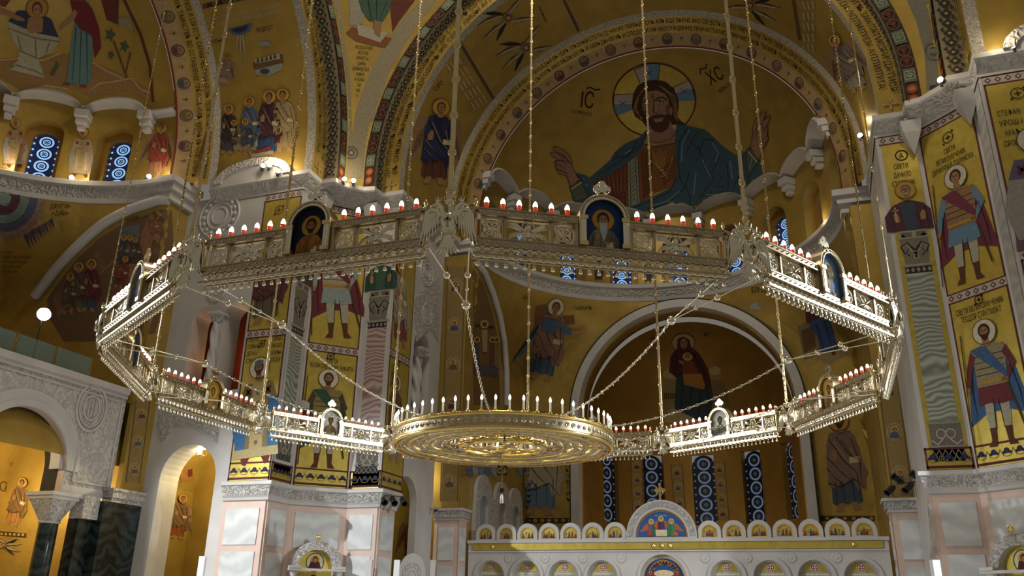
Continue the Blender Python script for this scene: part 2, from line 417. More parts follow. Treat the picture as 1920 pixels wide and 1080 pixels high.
# pendentives
def pendentive(nm, sx, sy):
    mb = MB(); R = hypot(14.5, 13.75); rows = []; n = 24
    for j in range(31):
        z = ZK + (37.6 - ZK) * j / 30; rr = sqrt(max(.1, R * R - (z - ZC) ** 2)) if z > ZC else R
        # azimuth limits where the sphere meets planes at 14.5
        c = min(1, 14.5 / rr); a0 = math.asin(c); a0 = max(a0, pi / 4); a1 = pi / 2 - a0
        row = [(sx * rr * sin(a1 + (a0 - a1) * i / n), sy * rr * cos(a1 + (a0 - a1) * i / n), z) for i in range(n + 1)]; rows.append(row)
    mb.grid(rows, GOLD, True); mb.build('ceiling_pendentive_' + nm, kind='structure'); SURF['pend_' + nm] = mb.bvh()
pendentive('northeast', -1, 1); pendentive('southeast', 1, 1)

# piers (stepped plan); sx=-1 north-east, +1 south-east
T_ = [(21.6, 11.75), (15.4, 11.8), (15.42, 13.05), (14.6, 13.1), (14.45, 13.7), (13.7, 14.45), (13.1, 14.6), (13.05, 15.42), (11.8, 15.4), (11.75, 21.9)]
BB = [(21.6, 12.2), (15.9, 12.2), (15.9, 13.2), (15.9, 13.8), (15.45, 14.35), (14.35, 15.45), (13.8, 15.9), (13.2, 15.9), (12.2, 15.9), (12.2, 21.9)]
QQ = [(23.4, 12.2), (15.9, 12.2), (15.9, 13.9), (13.9, 15.9), (12.2, 15.9), (12.2, 22.0)]
ZBASE, ZCORN2 = 6.2, 7.35           # marble dado top cornice band
FACES = {}
def pier(nm, sx):
    sh = .4 if sx > 0 else 0; Q_ = [(a - sh, b) for a, b in QQ]; B_ = [(a - sh, b) for a, b in BB]
    mb = MB(); holesN = []; holesE = []
    if sx < 0:
        holesN = [archloop(-20.98, .74, 11.3, 15.1, 14), archloop(-19.05, .72, 11.3, 15.2, 14), archloop(-20.55, 1.62, 0.05, 7.1, 18)]
        holesE = [archloop(-19.6, 1.0, 10.8, 14.9, 14), archloop(-18.75, 1.25, 0, 6.6, 16)]
        m = {0: MARB, 1: GOLDB, 2: MARB, 3: GOLDB, 4: MARB, 5: MARB}
    for i in range(5):
        (x0, y0), (x1, y1) = Q_[i], Q_[i + 1]; a = V((sx * x0, y0, 0)); b = V((sx * x1, y1, 0)); d = (b - a); L = d.length; d.normalize()
        n = V((d.y, -d.x, 0)) * (1 if sx < 0 else -1)
        name = ['jambN', 'col1', 'B', 'col2', 'jambE'][i]; FACES[nm + name] = (a, d, L, n)
        if sx < 0 and i == 0:
            hs = [[(-(-23.4) + p[0], p[1]) for p in h] for h in holesN]
        elif sx < 0 and i == 4: hs = [[(p[0] * -1 - 15.9, p[1]) for p in h] for h in holesE]
        else: hs = []
        f = lambda u, z, dep, a=a, d=d, n=n: a + d * u - n * dep + UP * z
        holed(mb, f, [(0, 0), (L, 0), (L, 22.1), (0, 22.1)], hs, .4 if i == 4 else 1.3, MARB, MARB, 4)
    mb.build('wall_pier_' + nm, kind='structure'); SURF['pier_' + nm] = mb.bvh()
    # upper cornice
    mb = MB(); P3 = lambda l, z: [V((sx * x, y, z)) for x, y in l]
    M_ = [((t[0] * .55 + b[0] * .45), (t[1] * .55 + b[1] * .45)) for t, b in zip(T_, B_)]
    O_ = [(t[0] - .06, t[1] - .06) for t in T_]
    for p, q, m in ((P3([(a - .05, b - .05) for a, b in B_], 21.78), P3([(a - .05, b - .05) for a, b in B_], 21.9), MARB), (P3([(a - .05, b - .05) for a, b in B_], 21.9), P3(M_, 22.12), MARBC), (P3(M_, 22.12), P3(T_, 22.35), MARBC), (P3(T_, 22.35), P3(O_, 22.42), MARB), (P3(O_, 22.42), P3(O_, ZK), MARB)): mb.grid([p, q], m, False)
    back = [(21.6, 21.9)]; pts = P3(O_, ZK) + [V((sx * 21.6, 21.9, ZK))]; mb.add(pts, [list(range(len(pts)))], MARB)
    mb.prism(arcpts(18.85 * sx, ZK - .05, 2.35, 0, 180, 24, 1.15), (0, 11.72, 0), (1, 0, 0), (0, 0, 1), (0, .6, 0), MARB); mb.prism(arcpts(18.85 * sx, ZK - .05, 2.42, 0, 180, 24, 1.22) + arcpts(18.85 * sx, ZK - .05, 1.95, 180, 0, 24, .78), (0, 11.62, 0), (1, 0, 0), (0, 0, 1), (0, .7, 0), MARBC)
    # triangular corbels in the re-entrant corners
    for cx_, cy_ in ((15.6 - sh, 13.65), (13.65 - sh, 15.6)):
        c = V((sx * cx_, cy_, 0)); w = .62
        top = [c + V((w * cos(k * pi / 2 + pi / 4), w * sin(k * pi / 2 + pi / 4), 22.05)) for k in range(4)]; mid = [c + V((w * .8 * cos(k * pi / 2 + pi / 4), w * .8 * sin(k * pi / 2 + pi / 4), 21.5)) for k in range(4)]
        mb.grid([top, mid, [c + UP * 20.5] * 4], MARB, False, True)
    mb.build('trim_pier_cornice_' + nm, kind='structure')
    # dado cornice
    mb = MB()
    def off(k): return [(Q_[0][0], Q_[0][1] - k), (Q_[1][0] - k, Q_[1][1] - k), (Q_[2][0] - k, Q_[2][1] - k * .4), (Q_[3][0] - k * .4, Q_[3][1] - k), (Q_[4][0] - k, Q_[4][1] - k), (Q_[5][0] - k, Q_[5][1])]
    offs = lambda k: off(k) if True else None
    seq = [(0.02, 5.95), (.12, 6.0), (.14, 6.12), (.2, 6.2), (.3, 6.62), (.38, 6.66), (.38, 6.82), (.03, 6.86)]
    for s0, s1 in zip(seq, seq[1:]):
        A_ = off(s0[0])[1:]; B2 = off(s1[0])[1:]
        A_[0:0] = [(18.25, 12.2 - s0[0])]; B2[0:0] = [(18.25, 12.2 - s1[0])]
        A_[-1] = (12.2 - s0[0], 17.6); B2[-1] = (12.2 - s1[0], 17.6)
        mb.grid([P3(A_, s0[1]), P3(B2, s1[1])], MARBF if s0[0] == .2 else MARB, False)
    mb.build('trim_dado_cornice_' + nm, kind='structure')
pier('northeast', -1); pier('southeast', 1)

# apse: cylinder and half dome behind the east arch
mb = MB(); AR, AY, AZ = 6.75, 34.6, 13.35
apm = lambda a, z, dep: V((-cos(a / AR) * (AR + dep), AY + sin(a / AR) * (AR + dep), z))
aw = [pi * AR * f for f in (.155, .33, .50, .67, .845)]
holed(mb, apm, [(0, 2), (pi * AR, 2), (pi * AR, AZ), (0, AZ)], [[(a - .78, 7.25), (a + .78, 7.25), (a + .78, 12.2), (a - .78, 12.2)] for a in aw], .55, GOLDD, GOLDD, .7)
mb.build('wall_apse', kind='structure'); SURF['apse'] = mb.bvh()
mb = MB(); rows = []
for j in range(25):
    e = pi / 2 * j / 24; rows.append([V((-AR * cos(e) * cos(pi * i / 80), AY + AR * cos(e) * sin(pi * i / 80), AZ + AR * sin(e))) for i in range(81)])
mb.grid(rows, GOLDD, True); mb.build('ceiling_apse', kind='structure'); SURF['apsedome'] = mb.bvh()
for i, a in enumerate(aw):
    window('window_apse_%d' % (i + 1), lambda x, z, l, a=a: apm(a + x, z, .4 - l), .78, 7.25, 11.4, GLASSA, GLASSN)
# stepped marble arch round the apse opening
mb = MB()
for (r0, y0), (r1, y1), m in (((7.62, 33.8), (7.6, 32.98), P('2f3a2c')), ((7.6, 32.98), (7.5, 32.95), P('2f3a2c')), ((7.5, 32.95), (6.95, 32.92), MARB), ((6.95, 32.92), (6.93, 33.7), MARB), ((6.93, 33.7), (6.85, 33.72), GOLDD), ((6.85, 33.72), (6.75, 34.6), GOLDD)):
    rows = []
    for r, y in ((r0, y0), (r1, y1)):
        yy = lambda a: y
        rows.append([V((-r, y, 3.5))] + [V((-r * cos(pi * i / 48), y - (0.0), AZ + .35 + r * sin(pi * i / 48))) for i in range(49)] + [V((r, y, 3.5))])
    mb.grid(rows, m, True)
mb.build('trim_apse_arch', kind='structure')

# floor
mb = MB(); mb.box((-45, -30, -.3), (90, 0, 0), (0, 85, 0), (0, 0, .3), veined('floor_marble', (.45, .42, .38), (.30, .27, .25), .2, 6)); mb.build('floor', kind='structure')
# ---------------------------------------------------------------- the great ring chandelier
RCH = 10.
def vert(k): a = radians(-75 + 30 * k); return V((RCH * cos(a), RCH * sin(a), ZCH))
HALF = RCH * sin(radians(15)); APO = RCH * cos(radians(15))
def dupe(o, parent=None, loc=None, rz=None):
    c = o.copy(); COL.objects.link(c)
    if parent is not None: c.parent = parent
    if loc is not None: c.location = loc
    if rz is not None: c.rotation_euler = (0, 0, rz)
    return c
X_, Y_, Z_ = V((1, 0, 0)), V((0, 1, 0)), V((0, 0, 1))
# local panel frame: x along the panel (centre 0), y outward, z up
def frame_mb():
    mb = MB(); L = 2.19; t = .085
    for z0, z1 in ((.2, .33), (-.33, -.2)):
        for x0, x1 in (((-L, -.43), (.43, L)) if z0 > 0 else ((-L, L),)):
            mb.box((x0, -t, z0), (x1 - x0, 0, 0), (0, 2 * t, 0), (0, 0, z1 - z0), BRASSD)
            for y in (-t - .012, t):
                for zz in (z0, z1 - .025): mb.box((x0, y, zz), (x1 - x0, 0, 0), (0, .012, 0), (0, 0, .025), BRASSD)
    for x in (-1.665, -.885, .885, 1.665): mb.box((x - .022, -.05, -.2), (.044, 0, 0), (0, .1, 0), (0, 0, .4), BRASSD)
    for x in (-.47, .47): mb.box((x - .03, -t, -.2), (.06, 0, 0), (0, 2 * t, 0), (0, 0, .4), BRASSD)
    mb.box((-L, -.1, -.52), (2 * L, 0, 0), (0, .025, 0), (0, 0, .04), BRASSD)
    mb.box((-L, .08, -.52), (2 * L, 0, 0), (0, .025, 0), (0, 0, .04), BRASSD)
    return mb
def studs_mb():
    mb = MB()
    for i in range(28):
        x = -2.1 + 4.2 * i / 27
        for z in (.265, -.265):
            if z > 0 and abs(x) < .45: continue
            for y in (-.098, .098): mb.sphere((x, y, z), .017, SILVER, 6, 4)
    return mb
def endpost_mb():
    mb = MB(); a = [(.05, -.34), (.05, -.28), (.035, -.26)] + [(.032 + .008 * (i % 2), -.25 + .5 * i / 24) for i in range(25)] + [(.035, .26), (.055, .29), (.055, .36), (.02, .38), (.028, .42), (.04, .45), (.02, .5), (.0, .52)]
    mb.lathe((0, 0, 0), a, BRASS, 8); return mb
def lattice_mb():
    mb = MB(); w, h, r = .185, .185, .014
    for sx, sy in ((1, 1), (1, -1), (-1, 1), (-1, -1)):
        an = atan2(sy * h, sx * w)
        pts = []
        for i in range(17):
            t = 2 * pi * i / 16; u, v = .115 + .105 * cos(t), .052 * sin(t)
            pts.append((u * cos(an) - v * sin(an), .012 * sin(2 * t), u * sin(an) + v * cos(an)))
        mb.tube(pts, r, SILVER, 5, False)
    mb.tube([(.125 * cos(2 * pi * i / 20), .015, .125 * sin(2 * pi * i / 20)) for i in range(21)], r, SILVER, 5, False)
    for s in (-1, 1): mb.tube([(-w, -.01, -s * h), (0, -.012, 0), (w, -.01, s * h)], r * .9, SILVER, 5)
    for s in (-1, 1):
        mb.tube([(s * w, 0, -h), (s * .1, 0, 0), (s * w, 0, h)], r * .9, SILVER, 5); mb.tube([(-w, 0, s * h), (0, 0, s * .1), (w, 0, s * h)], r * .9, SILVER, 5)
    for a, b in (((-w, -h), (w, -h)), ((w, -h), (w, h)), ((w, h), (-w, h)), ((-w, h), (-w, -h))): mb.tube([(a[0], 0, a[1]), (b[0], 0, b[1])], .012, BRASS, 4)
    mb.sphere((0, 0, 0), .03, SILVER, 8, 5); return mb
def cherub_mb():
    mb = MB()
    mb.sphere((0, .0, .07), .068, SILVER, 10, 8, (.85, .8, 1.15)); mb.tube([(.1 * cos(t), 0, .085 + .1 * sin(t)) for t in [pi * i / 18 * 2 for i in range(19)]], .014, SILVER, 6, False)
    for s in (-1, 1):
        for k, (ex, ez, bx, bz) in enumerate(((.365, .175, .06, .0), (.35, -.17, .05, -.04), (.16, -.19, .03, -.08))):
            for f in range(4):
                o = f * .035; dx, dz = (0, -o) if k == 0 else ((-o * .4, o) if k == 1 else (-o, 0))
                mb.tube([(s * bx, .02 - .008 * f, bz), (s * (bx + ex + dx) / 2, .035 - .01 * f, (bz + ez + dz) / 2 + .02), (s * (ex + dx), 0, ez + dz)], [.03, .024, .006], SILVER, 5)
    mb.sphere((0, .01, -.06), .06, SILVER, 8, 6, (1, .7, 1.3))
    for a, b in (((-.37, -.19), (.37, -.19)), ((-.37, .19), (.37, .19)), ((-.37, -.19), (-.37, .19)), ((.37, -.19), (.37, .19))): mb.tube([(a[0], 0, a[1]), (b[0], 0, b[1])], .012, BRASS, 4)
    return mb
def fringe_mb():
    mb = MB()
    for i in range(28):
        x = -2.1 + 4.2 * i / 27
        mb.tube([(x + .088 * cos(2 * pi * j / 12), 0, -.425 + .088 * sin(2 * pi * j / 12)) for j in range(13)], .016, SILVER, 4, False)
        mb.tube([(x + .05 * cos(2 * pi * j / 8), .008, -.425 + .05 * sin(2 * pi * j / 8)) for j in range(9)], .013, SILVER, 4, False)
        if i < 27: mb.tube([(x + .078, -.01, -.51), (x + .078, -.01, -.34)], .014, SILVER, 4)
    return mb
def tassel_mb():
    mb = MB(); mb.lathe((0, 0, 0), [(.006, -.47), (.008, -.55), (.016, -.56), (.012, -.575), (.022, -.60), (.036, -.655), (.03, -.665), (.0, -.668)], SILVER, 7)
    return mb
def iconframe_mb():
    mb = MB(); w, z0, zs = .435, -.2, .33
    out = [(w, z0)] + arcpts(0, zs, w, 0, 180, 18) + [(-w, z0)]; inn = [(w - .1, z0)] + arcpts(0, zs, w - .1, 0, 180, 18) + [(-w + .1, z0)]
    mb.prism(out + inn[::-1], (0, -.12, 0), X_, Z_, (0, .24, 0), BRASSD)
    for y in (-.125, .125):
        path = [(w - .075, y, z0)] + [(p[0], y, p[1]) for p in arcpts(0, zs, w - .075, 0, 180, 40)] + [(-w + .075, y, z0)]
        mb.tube(path, [.022 + .006 * (i % 2) for i in range(len(path))], SILVER, 5)
        path = [(w - .012, y, z0)] + [(p[0], y, p[1]) for p in arcpts(0, zs, w - .012, 0, 180, 24)] + [(-w + .012, y, z0)]
        mb.tube(path, .016, BRASS, 5)
        for s in (-1, 1):
            for x in (w - .045, w - .1): mb.tube([(s * x, y, -.17 + .44 * i / 22) for i in range(23)], [.024 + .008 * (i % 2) for i in range(23)], SILVER, 6)
            for z in (-.2, .27): mb.box((s * (w - .075) - .07, y - .035, z), (.14, 0, 0), (0, .07, 0), (0, 0, .07), BRASS)
        for i in range(9): a = pi * (i + .5) / 9; mb.sphere(((w - .04) * cos(a), y * 1.02, zs + (w - .04) * sin(a)), .014, SILVER, 6, 4)
    return mb
def cross_mb():
    mb = MB(); c = (0, .9)
    pts = []
    for k in range(4):
        a = k * pi / 2
        loc = [(.03, .035), (.07, .035), (.07, .06), (.075, .075), (.09, .08), (.105, .075), (.11, .06), (.105, .047), (.125, .055), (.145, .045), (.152, .02), (.158, 0), (.152, -.02), (.145, -.045), (.125, -.055), (.105, -.047), (.11, -.06), (.105, -.075), (.09, -.08), (.075, -.075), (.07, -.06), (.07, -.035), (.03, -.035)]
        pts += [(x * cos(a) + y * sin(a), x * sin(a) - y * cos(a)) for x, y in loc]
    mb.prism([(p[0], p[1] + .925) for p in pts], (0, -.02, 0), X_, Z_, (0, .04, 0), SILVER)
    mb.tube([(0, 0, .74), (0, 0, .83)], [.03, .018], BRASS, 8); return mb
def icon_mb(bg, halo, robe, skin, beard, hair, over, longb):
    mb = MB()
    for s in (-1, 1):
        # painted arched icon board seen on both faces of the panel
        mp = planemap((0, s * .035, 0), X_ * -s)
        if s > 0: mp = planemap((0, .035, 0), -X_)
        else: mp = planemap((0, -.035, 0), X_)
        A = Art(mp, 9, .003, .001); A.poly(bg, [(-.335, -.2), (.335, -.2)] + arcpts(0, .33, .335, 0, 180, 16), 0)
        A.ell(halo, 0, .33, .19, layer=1, n=24)
        A.poly(robe, [(-.27, -.2), (-.25, 0), (-.17, .12), (-.06, .17), (.06, .17), (.17, .12), (.25, 0), (.27, -.2)], 2)
        A.poly(over, [(.06, .16), (.17, .12), (.25, 0), (.27, -.2), (.1, -.2), (.0, .02)], 3)
        A.poly(over, [(-.17, .12), (-.25, 0), (-.27, -.2), (-.2, -.2), (-.12, .05)], 3)
        A.ell(hair, 0, .35, .105, .125, 3); A.ell(skin, 0, .315, .075, .1, 4); A.poly(skin, [(-.04, .25), (.04, .25), (.06, .15), (-.06, .15)], 3)
        if longb: A.poly(beard, [(-.075, .29), (-.03, .27), (.03, .27), (.075, .29), (.06, .1), (.0, -.08), (-.06, .1)], 5)
        else: A.poly(beard, [(-.07, .29), (-.03, .27), (.03, .27), (.07, .29), (.04, .2), (0, .18), (-.04, .2)], 5)
        for e in (-1, 1): A.ell('241a14', e * .03, .335, .013, .008, 5); A.line('3a2a1e', [(e * .012, .355), (e * .05, .357)], .008, 5)
        A.line('7a5a40', [(0, .335), (-.006, .3)], .01, 5)
        A.poly(skin, [(-.14, -.06), (-.1, -.04), (-.08, .04), (-.1, .09), (-.12, .03), (-.15, .06), (-.15, 0)], 6); A.poly(skin, [(.0, -.06), (.1, -.08), (.11, -.12), (.02, -.12)], 6)
        A.poly('e4d9b4', [(.04, -.1), (.16, -.07), (.17, -.2), (.05, -.2)], 5)
        for fx in (-.18, -.05, .14, .2): A.line('2a221a', [(fx, .08 - abs(fx) * .3), (fx * 1.15, -.2)], .006, 5)
        A.merge_into(mb)
    mb.box((-.335, -.034, -.2), (.67, 0, 0), (0, .068, 0), (0, 0, .5), BRASSD)
    return mb
def lamp_mb():
    mb = MB()
    mb.lathe((0, 0, .33), [(.02, 0), (.022, .02), (.012, .03), (.03, .045), (.043, .08), (.046, .12), (.040, .13)], REDG, 9)
    mb.lathe((0, 0, .33), [(.03, .115), (.04, .14), (.042, .165), (.032, .2), (.014, .232), (0, .24)], BULB, 8); return mb
def eagle_mb():
    mb = MB(); M = SILVER
    mb.sphere((0, 0, -.02), .15, M, 12, 9, (.95, .75, 1.6))
    for s in (-1, 1):
        # wing: shoulder arc and hanging feathers
        mb.tube([(s * .1, 0, .1), (s * .2, 0, .25), (s * .3, 0, .27), (s * .37, 0, .2), (s * .39, 0, .08)], [.05, .055, .05, .045, .03], M, 6)
        for i in range(7):
            x = .16 + .038 * i; zt = .2 - .012 * abs(i - 3); zb = -.1 - .055 * i if i < 6 else -.36
            mb.tube([(s * x, .02, zt), (s * (x + .015), .045, (zt + zb) / 2), (s * (x + .01 + .012 * i), .0, zb)], [.03, .028, .008], M, 5)
            mb.tube([(s * x, -.02, zt), (s * (x + .015), -.045, (zt + zb) / 2 - .02), (s * (x + .01 + .012 * i), 0, zb + .03)], [.03, .028, .008], M, 5)
        for i in range(3): mb.tube([(s * (.1 + .06 * i), .05, .12 + .03 * i), (s * (.14 + .07 * i), .06, .0 + .02 * i)], [.03, .015], M, 5)
        # neck, head, beak, crown
        mb.tube([(s * .05, 0, .12), (s * .11, 0, .22), (s * .12, 0, .3), (s * .18, 0, .36)], [.075, .06, .05, .05], M, 7)
        mb.sphere((s * .2, 0, .365), .055, M, 8, 6); mb.tube([(s * .23, 0, .365), (s * .3, 0, .35), (s * .315, 0, .32)], [.032, .02, .004], M, 6)
        mb.lathe((s * .19, 0, .41), [(.03, 0), (.045, .05), (.03, .05)], M, 7)
        for k in range(4): mb.tube([(s * .19 + .035 * cos(k * pi / 2), .035 * sin(k * pi / 2), .44), (s * .19 + .055 * cos(k * pi / 2), .055 * sin(k * pi / 2), .5)], [.014, .005], M, 4)
        # leg and claw
        mb.tube([(s * .09, .03, -.2), (s * .17, .05, -.28), (s * .21, .03, -.33)], [.045, .03, .015], M, 6)
        for q in (-.05, 0, .05): mb.tube([(s * .2, .03, -.32), (s * .24 + q, .06, -.36)], [.014, .004], M, 4)
    for i in range(7):
        u = (i - 3) / 3; mb.tube([(u * .04, .01, -.2), (u * .1, .03 - .02 * abs(u), -.38), (u * .2, .0, -.55 + .07 * abs(u))], [.035, .034, .008], M, 5)
        mb.tube([(u * .04, -.01, -.2), (u * .1, -.03 + .02 * abs(u), -.38), (u * .18, .0, -.53 + .07 * abs(u))], [.035, .034, .008], M, 5)
    mb.lathe((0, 0, .36), [(.06, 0), (.075, .03), (.09, .1), (.07, .1)], M, 9)
    for k in range(6): a = k * pi / 3; mb.tube([(.075 * cos(a), .075 * sin(a), .45), (.1 * cos(a), .1 * sin(a), .52)], [.018, .006], M, 4)
    for s in (-1, 1):
        for z in (-.28, .28): mb.box((s * .36, -.02, z - .02), (s * .12, 0, 0), (0, .04, 0), (0, 0, .04), BRASSD)
    return mb
def medallion_mb():
    mb = MB()
    for s in (-1, 1):
        mb.lathe((0, s * .1, .0), [(.1, .0), (.115, .02), (.1, .035), (.08, .03), (0, .045)], SILVER, 18, (0, s, 0))
        mb.box((-.018, s * .135, -.075), (.036, 0, 0), (0, s * .02, 0), (0, 0, .15), BRASSD); mb.box((-.06, s * .135, .012), (.12, 0, 0), (0, s * .02, 0), (0, 0, .034), BRASSD)
    mb.v = [(x, y, z * 1.25) for x, y, z in mb.v]
    return mb
ring = thing('ring_chandelier', 'huge gilded twelve-sided hanging ring with red lamp cups, painted icons and double-headed eagles', 'chandelier', loc=(0, 0, ZCH))
ICONS = {11: ('141c33', 'b98b2e', '8a5a22', '9a6b3c', '2d1a0e', '2d1a0e', 'a06a24', False), 0: ('24406e', 'c8912c', '8a826a', 'a98a5e', 'b9bcc0', '3a3632', '6f6a58', True),
         1: ('6fa0e0', 'e8d48a', 'e0dcc8', 'c09a70', '9a8a76', '6a5646', '98bdf0', False), 10: ('a8bcf0', 'e8dca8', 'c8d0e8', 'b08a60', '6a5a46', '4a3a2c', '8898c0', False),  # these two icons are painted brighter, floodlight put into their colours
         4: ('c9c6bd', 'e6dfc8', '5a5850', '6f6a5c', '4a4640', '3a3630', '6a665c', False), 7: ('cfccc4', 'e8e0c8', '8a7a4a', '7a6a48', '5a4a36', '3a2e22', '6a5c3c', False),
         8: ('a8822c', 'c9a23c', 'b08a3a', '9a7a40', '7a5a2a', '5a4020', '8a6a2a', False), 3: ('b08a34', 'caa548', '6a4a2a', '8a6a3a', '4a3420', '3a2a18', '7a5a30', False)}
masters = {}
fm = dict(stud=studs_mb(), lattice=lattice_mb(), cherub=cherub_mb(), fringe=fringe_mb(), tassel_bell=tassel_mb(), icon_frame=iconframe_mb(), cross=cross_mb(), lamp=lamp_mb(), end_post=endpost_mb())
fr0 = None
for k in range(12):
    mid = radians(-60 + 30 * k); lc = V((APO * cos(mid), APO * sin(mid), 0)); rz = mid - pi / 2
    if fr0 is None: p = fr0 = frame_mb().build('panel', ring)
    else: p = dupe(fr0, ring)
    p.location = lc; p.rotation_euler = (0, 0, rz)
    def sub(key, loc=(0, 0, 0), name=None):
        if key not in masters: o = masters[key] = fm[key].build(name or key, p); o.location = loc
        else: o = dupe(masters[key], p, loc)
        return o
    sub('stud')['kind'] = 'stuff'; sub('fringe'); [sub('tassel_bell', (-2.1 + 4.2 * i / 27, 0, 0)) for i in range(28)]; sub('icon_frame'); sub('cross')
    for x in (-1.88, -.68, .68, 1.88): sub('lattice', (x, 0, 0))
    for x in (-1.275, 1.275): sub('cherub', (x, 0, 0))
    for x in (-2.16, 2.16): sub('end_post', (x, 0, 0))
    for i in range(6):
        for s in (-1, 1): sub('lamp', (s * (.61 + .274 * i), 0, 0))
    ic = icon_mb(*ICONS.get(k, ICONS[0])).build('icon', p)
# panel spans between vertex k and k+1 : outward normal of panel k points along 'mid'
e0 = md0 = None
for k in range(12):
    a = radians(-75 + 30 * k); loc = V((RCH * cos(a), RCH * sin(a), 0))
    if e0 is None:
        e = e0 = eagle_mb().build('double_headed_eagle', ring); md0 = medallion_mb().build('medallion', e)
    else: e = dupe(e0, ring); dupe(md0, e)
    e.location = loc; e.rotation_euler = (0, 0, a - pi / 2)
# suspension rods (flat pierced bars with round knots)
def rod_mbs():
    b = MB(); k = MB(); H = 31.
    b.box((-.03, -.008, .5), (.06, 0, 0), (0, .016, 0), (0, 0, H), BRASS)
    for s in (-1, 1): b.tube([(s * .034, 0, .5), (s * .034, 0, H)], .011, BRASS, 5)
    k.tube([(.062 * cos(2 * pi * j / 12), 0, .062 * sin(2 * pi * j / 12)) for j in range(13)], .018, BRASS, 5, False)
    k.tube([(0, 0, -.06), (0, 0, .06)], .014, BRASS, 4); k.tube([(-.06, 0, 0), (.06, 0, 0)], .014, BRASS, 4)
    for i in range(150): b.sphere((0, -.01, .6 + .16 * i), .02, BRASSD, 5, 3, (1, .8, 1.6))
    return b, k
rodb, rodk = rod_mbs(); r0 = rk0 = None
RODWORD = ['nearest eagle, in front of the blue icon arch', 'second eagle, crossing the raised hand mosaic', 'eagle beside the wavy green stone pilaster', 'eagle in shadow behind the sunlit white panel', 'eagle in front of the apostle with rolled scroll', 'eagle below the seated mother mosaic', 'eagle hidden behind the round candle wheel', 'eagle beside the rim of the candle wheel', 'eagle before the blazing white floodlit saint', 'eagle above the carved doorway arch', 'eagle beside the glass balcony floodlight', 'eagle by the dark blue bearded icon']
for k in range(12):
    a = radians(-75 + 30 * k); v0 = vert(k)
    r = thing('suspension_rod', 'long pierced gilt rod rising from the ' + RODWORD[k], 'rod', 'rods holding up the ring chandelier', v0)
    r.rotation_euler = (0, 0, a - pi / 2)
    if r0 is None: r0 = rodb.build('bar', r); rk0 = rodk.build('rosette_knot', r); rk0.location = (0, 0, .62)
    else: dupe(r0, r); dupe(rk0, r)
    for i in range(1, 34): dupe(rk0, r, (0, 0, .62 + .72 * i))
# tie chains from the ring to the candle wheel
def tie():
    b = MB(); s = MB(); c = MB()
    Bp = V((7.7, 0, 6.83))
    for q in (-.33, .33):
        A0 = V((9.85, q, 6.95 + .1)); 
        b.tube([A0, Bp], .012, SILVER, 5)
        for f, r in ((.45, .062), (.7, .035)): s.sphere(A0.lerp(Bp, f), r, SILVER, 10, 7)
    s.sphere(Bp, .09, SILVER, 12, 8)
    n = 44; E = V((3.02, 0, 5.8))
    for i in range(n):
        f0, f1 = i / n, (i + 1.25) / n; g = lambda f: Bp.lerp(E, f) - Z_ * (.28 * 4 * f * (1 - f))
        p, q = g(f0), g(min(1, f1)); d = (q - p); m = (p + q) / 2; w = (Y_ if i % 2 else Z_) * .022; e = d * .5
        c.tube([m + e * cos(t) + w * sin(t) for t in [2 * pi * j / 8 for j in range(9)]], .009, SILVER, 4, False)
        if i % 2 == 0:
            for t in (.8, 2.4, 4., 5.5): c.tube([m, m + Y_ * .05 * cos(t) + Z_ * .05 * sin(t)], [.008, .003], SILVER, 3)
    return b, s, c
tb, ts_, tc_ = tie(); t0 = None
TIEWORD = ['the nearest eagle', 'the eagle under the raised hand', 'the eagle by the near wavy green pilaster', 'the eagle behind the white lit panel', 'the eagle before the apostle with a scroll', 'the eagle below the seated mother', 'the eagle hidden behind the wheel', 'the eagle touching the wheel rim', 'the eagle before the floodlit ruler', 'the eagle above the golden doorway', 'the eagle by the balcony floodlight', 'the eagle by the dark blue icon']
for k in range(12):
    a = radians(-75 + 30 * k)
    r = thing('tie_chain', 'gilt tie rods, ball and chain from ' + TIEWORD[k], 'chain', 'chains tying the ring to the candle wheel')
    r.rotation_euler = (0, 0, a)
    if t0 is None: t0 = (tb.build('tie_rod', r), ts_.build('ball', r), tc_.build('link_chain', r))
    else: [dupe(o, r) for o in t0]
# ---------------------------------------------------------------- inner candle wheel
wheel = thing('candle_wheel', 'round gilded candle wheel of concentric pierced rings hanging inside the great ring', 'chandelier', loc=(0, 0, 5.5))
WR = 2.88
mb = MB(); mb.lathe((0, 0, 0), [(WR - .03, .0), (WR + .03, .0), (WR + .045, .02), (WR + .045, .07), (WR + .005, .08)], GILT, 96); mb.lathe((0, 0, 0), [(WR + .005, .08), (WR + .005, .33)], BRASSD, 96); mb.lathe((0, 0, 0), [(WR + .005, .33), (WR + .05, .34), (WR + .05, .40), (WR + .03, .42), (WR - .08, .42), (WR - .08, .36), (WR - .03, .33), (WR - .03, 0)], GILT, 96)
mb.build('outer_band', wheel)
mb = MB()
for i in range(96):
    a = 2 * pi * i / 96; c = V((WR * cos(a), WR * sin(a), .2)); t = V((-sin(a), cos(a), 0)); o = V((cos(a), sin(a), 0))
    mb.tube([c + o * .012 + t * (.07 * (1 - j / 14)) * cos(j * .9) + Z_ * (.07 * (1 - j / 14)) * sin(j * .9) for j in range(13)], .013, SILVER, 4, False)
mb.build('scroll_relief', wheel)
for q, r in enumerate((2.68, 2.44, 2.2, 1.96, 1.72, 1.48)):
    mb = MB(); z = .02 + .018 * q; mb.lathe((0, 0, z), [(r - .075, .02), (r - .07, 0), (r + .07, 0), (r + .075, .02), (r + .06, .09), (r - .06, .09), (r - .075, .02)], GILT if q % 2 else BRASSD, 80)
    n = int(r * 16)
    for i in range(n): a = 2 * pi * i / n; mb.sphere((r * cos(a), r * sin(a), z), .04, BRASSD if q % 2 else GILT, 6, 4, (1, 1, .35))
    mb.build('pierced_ring', wheel)
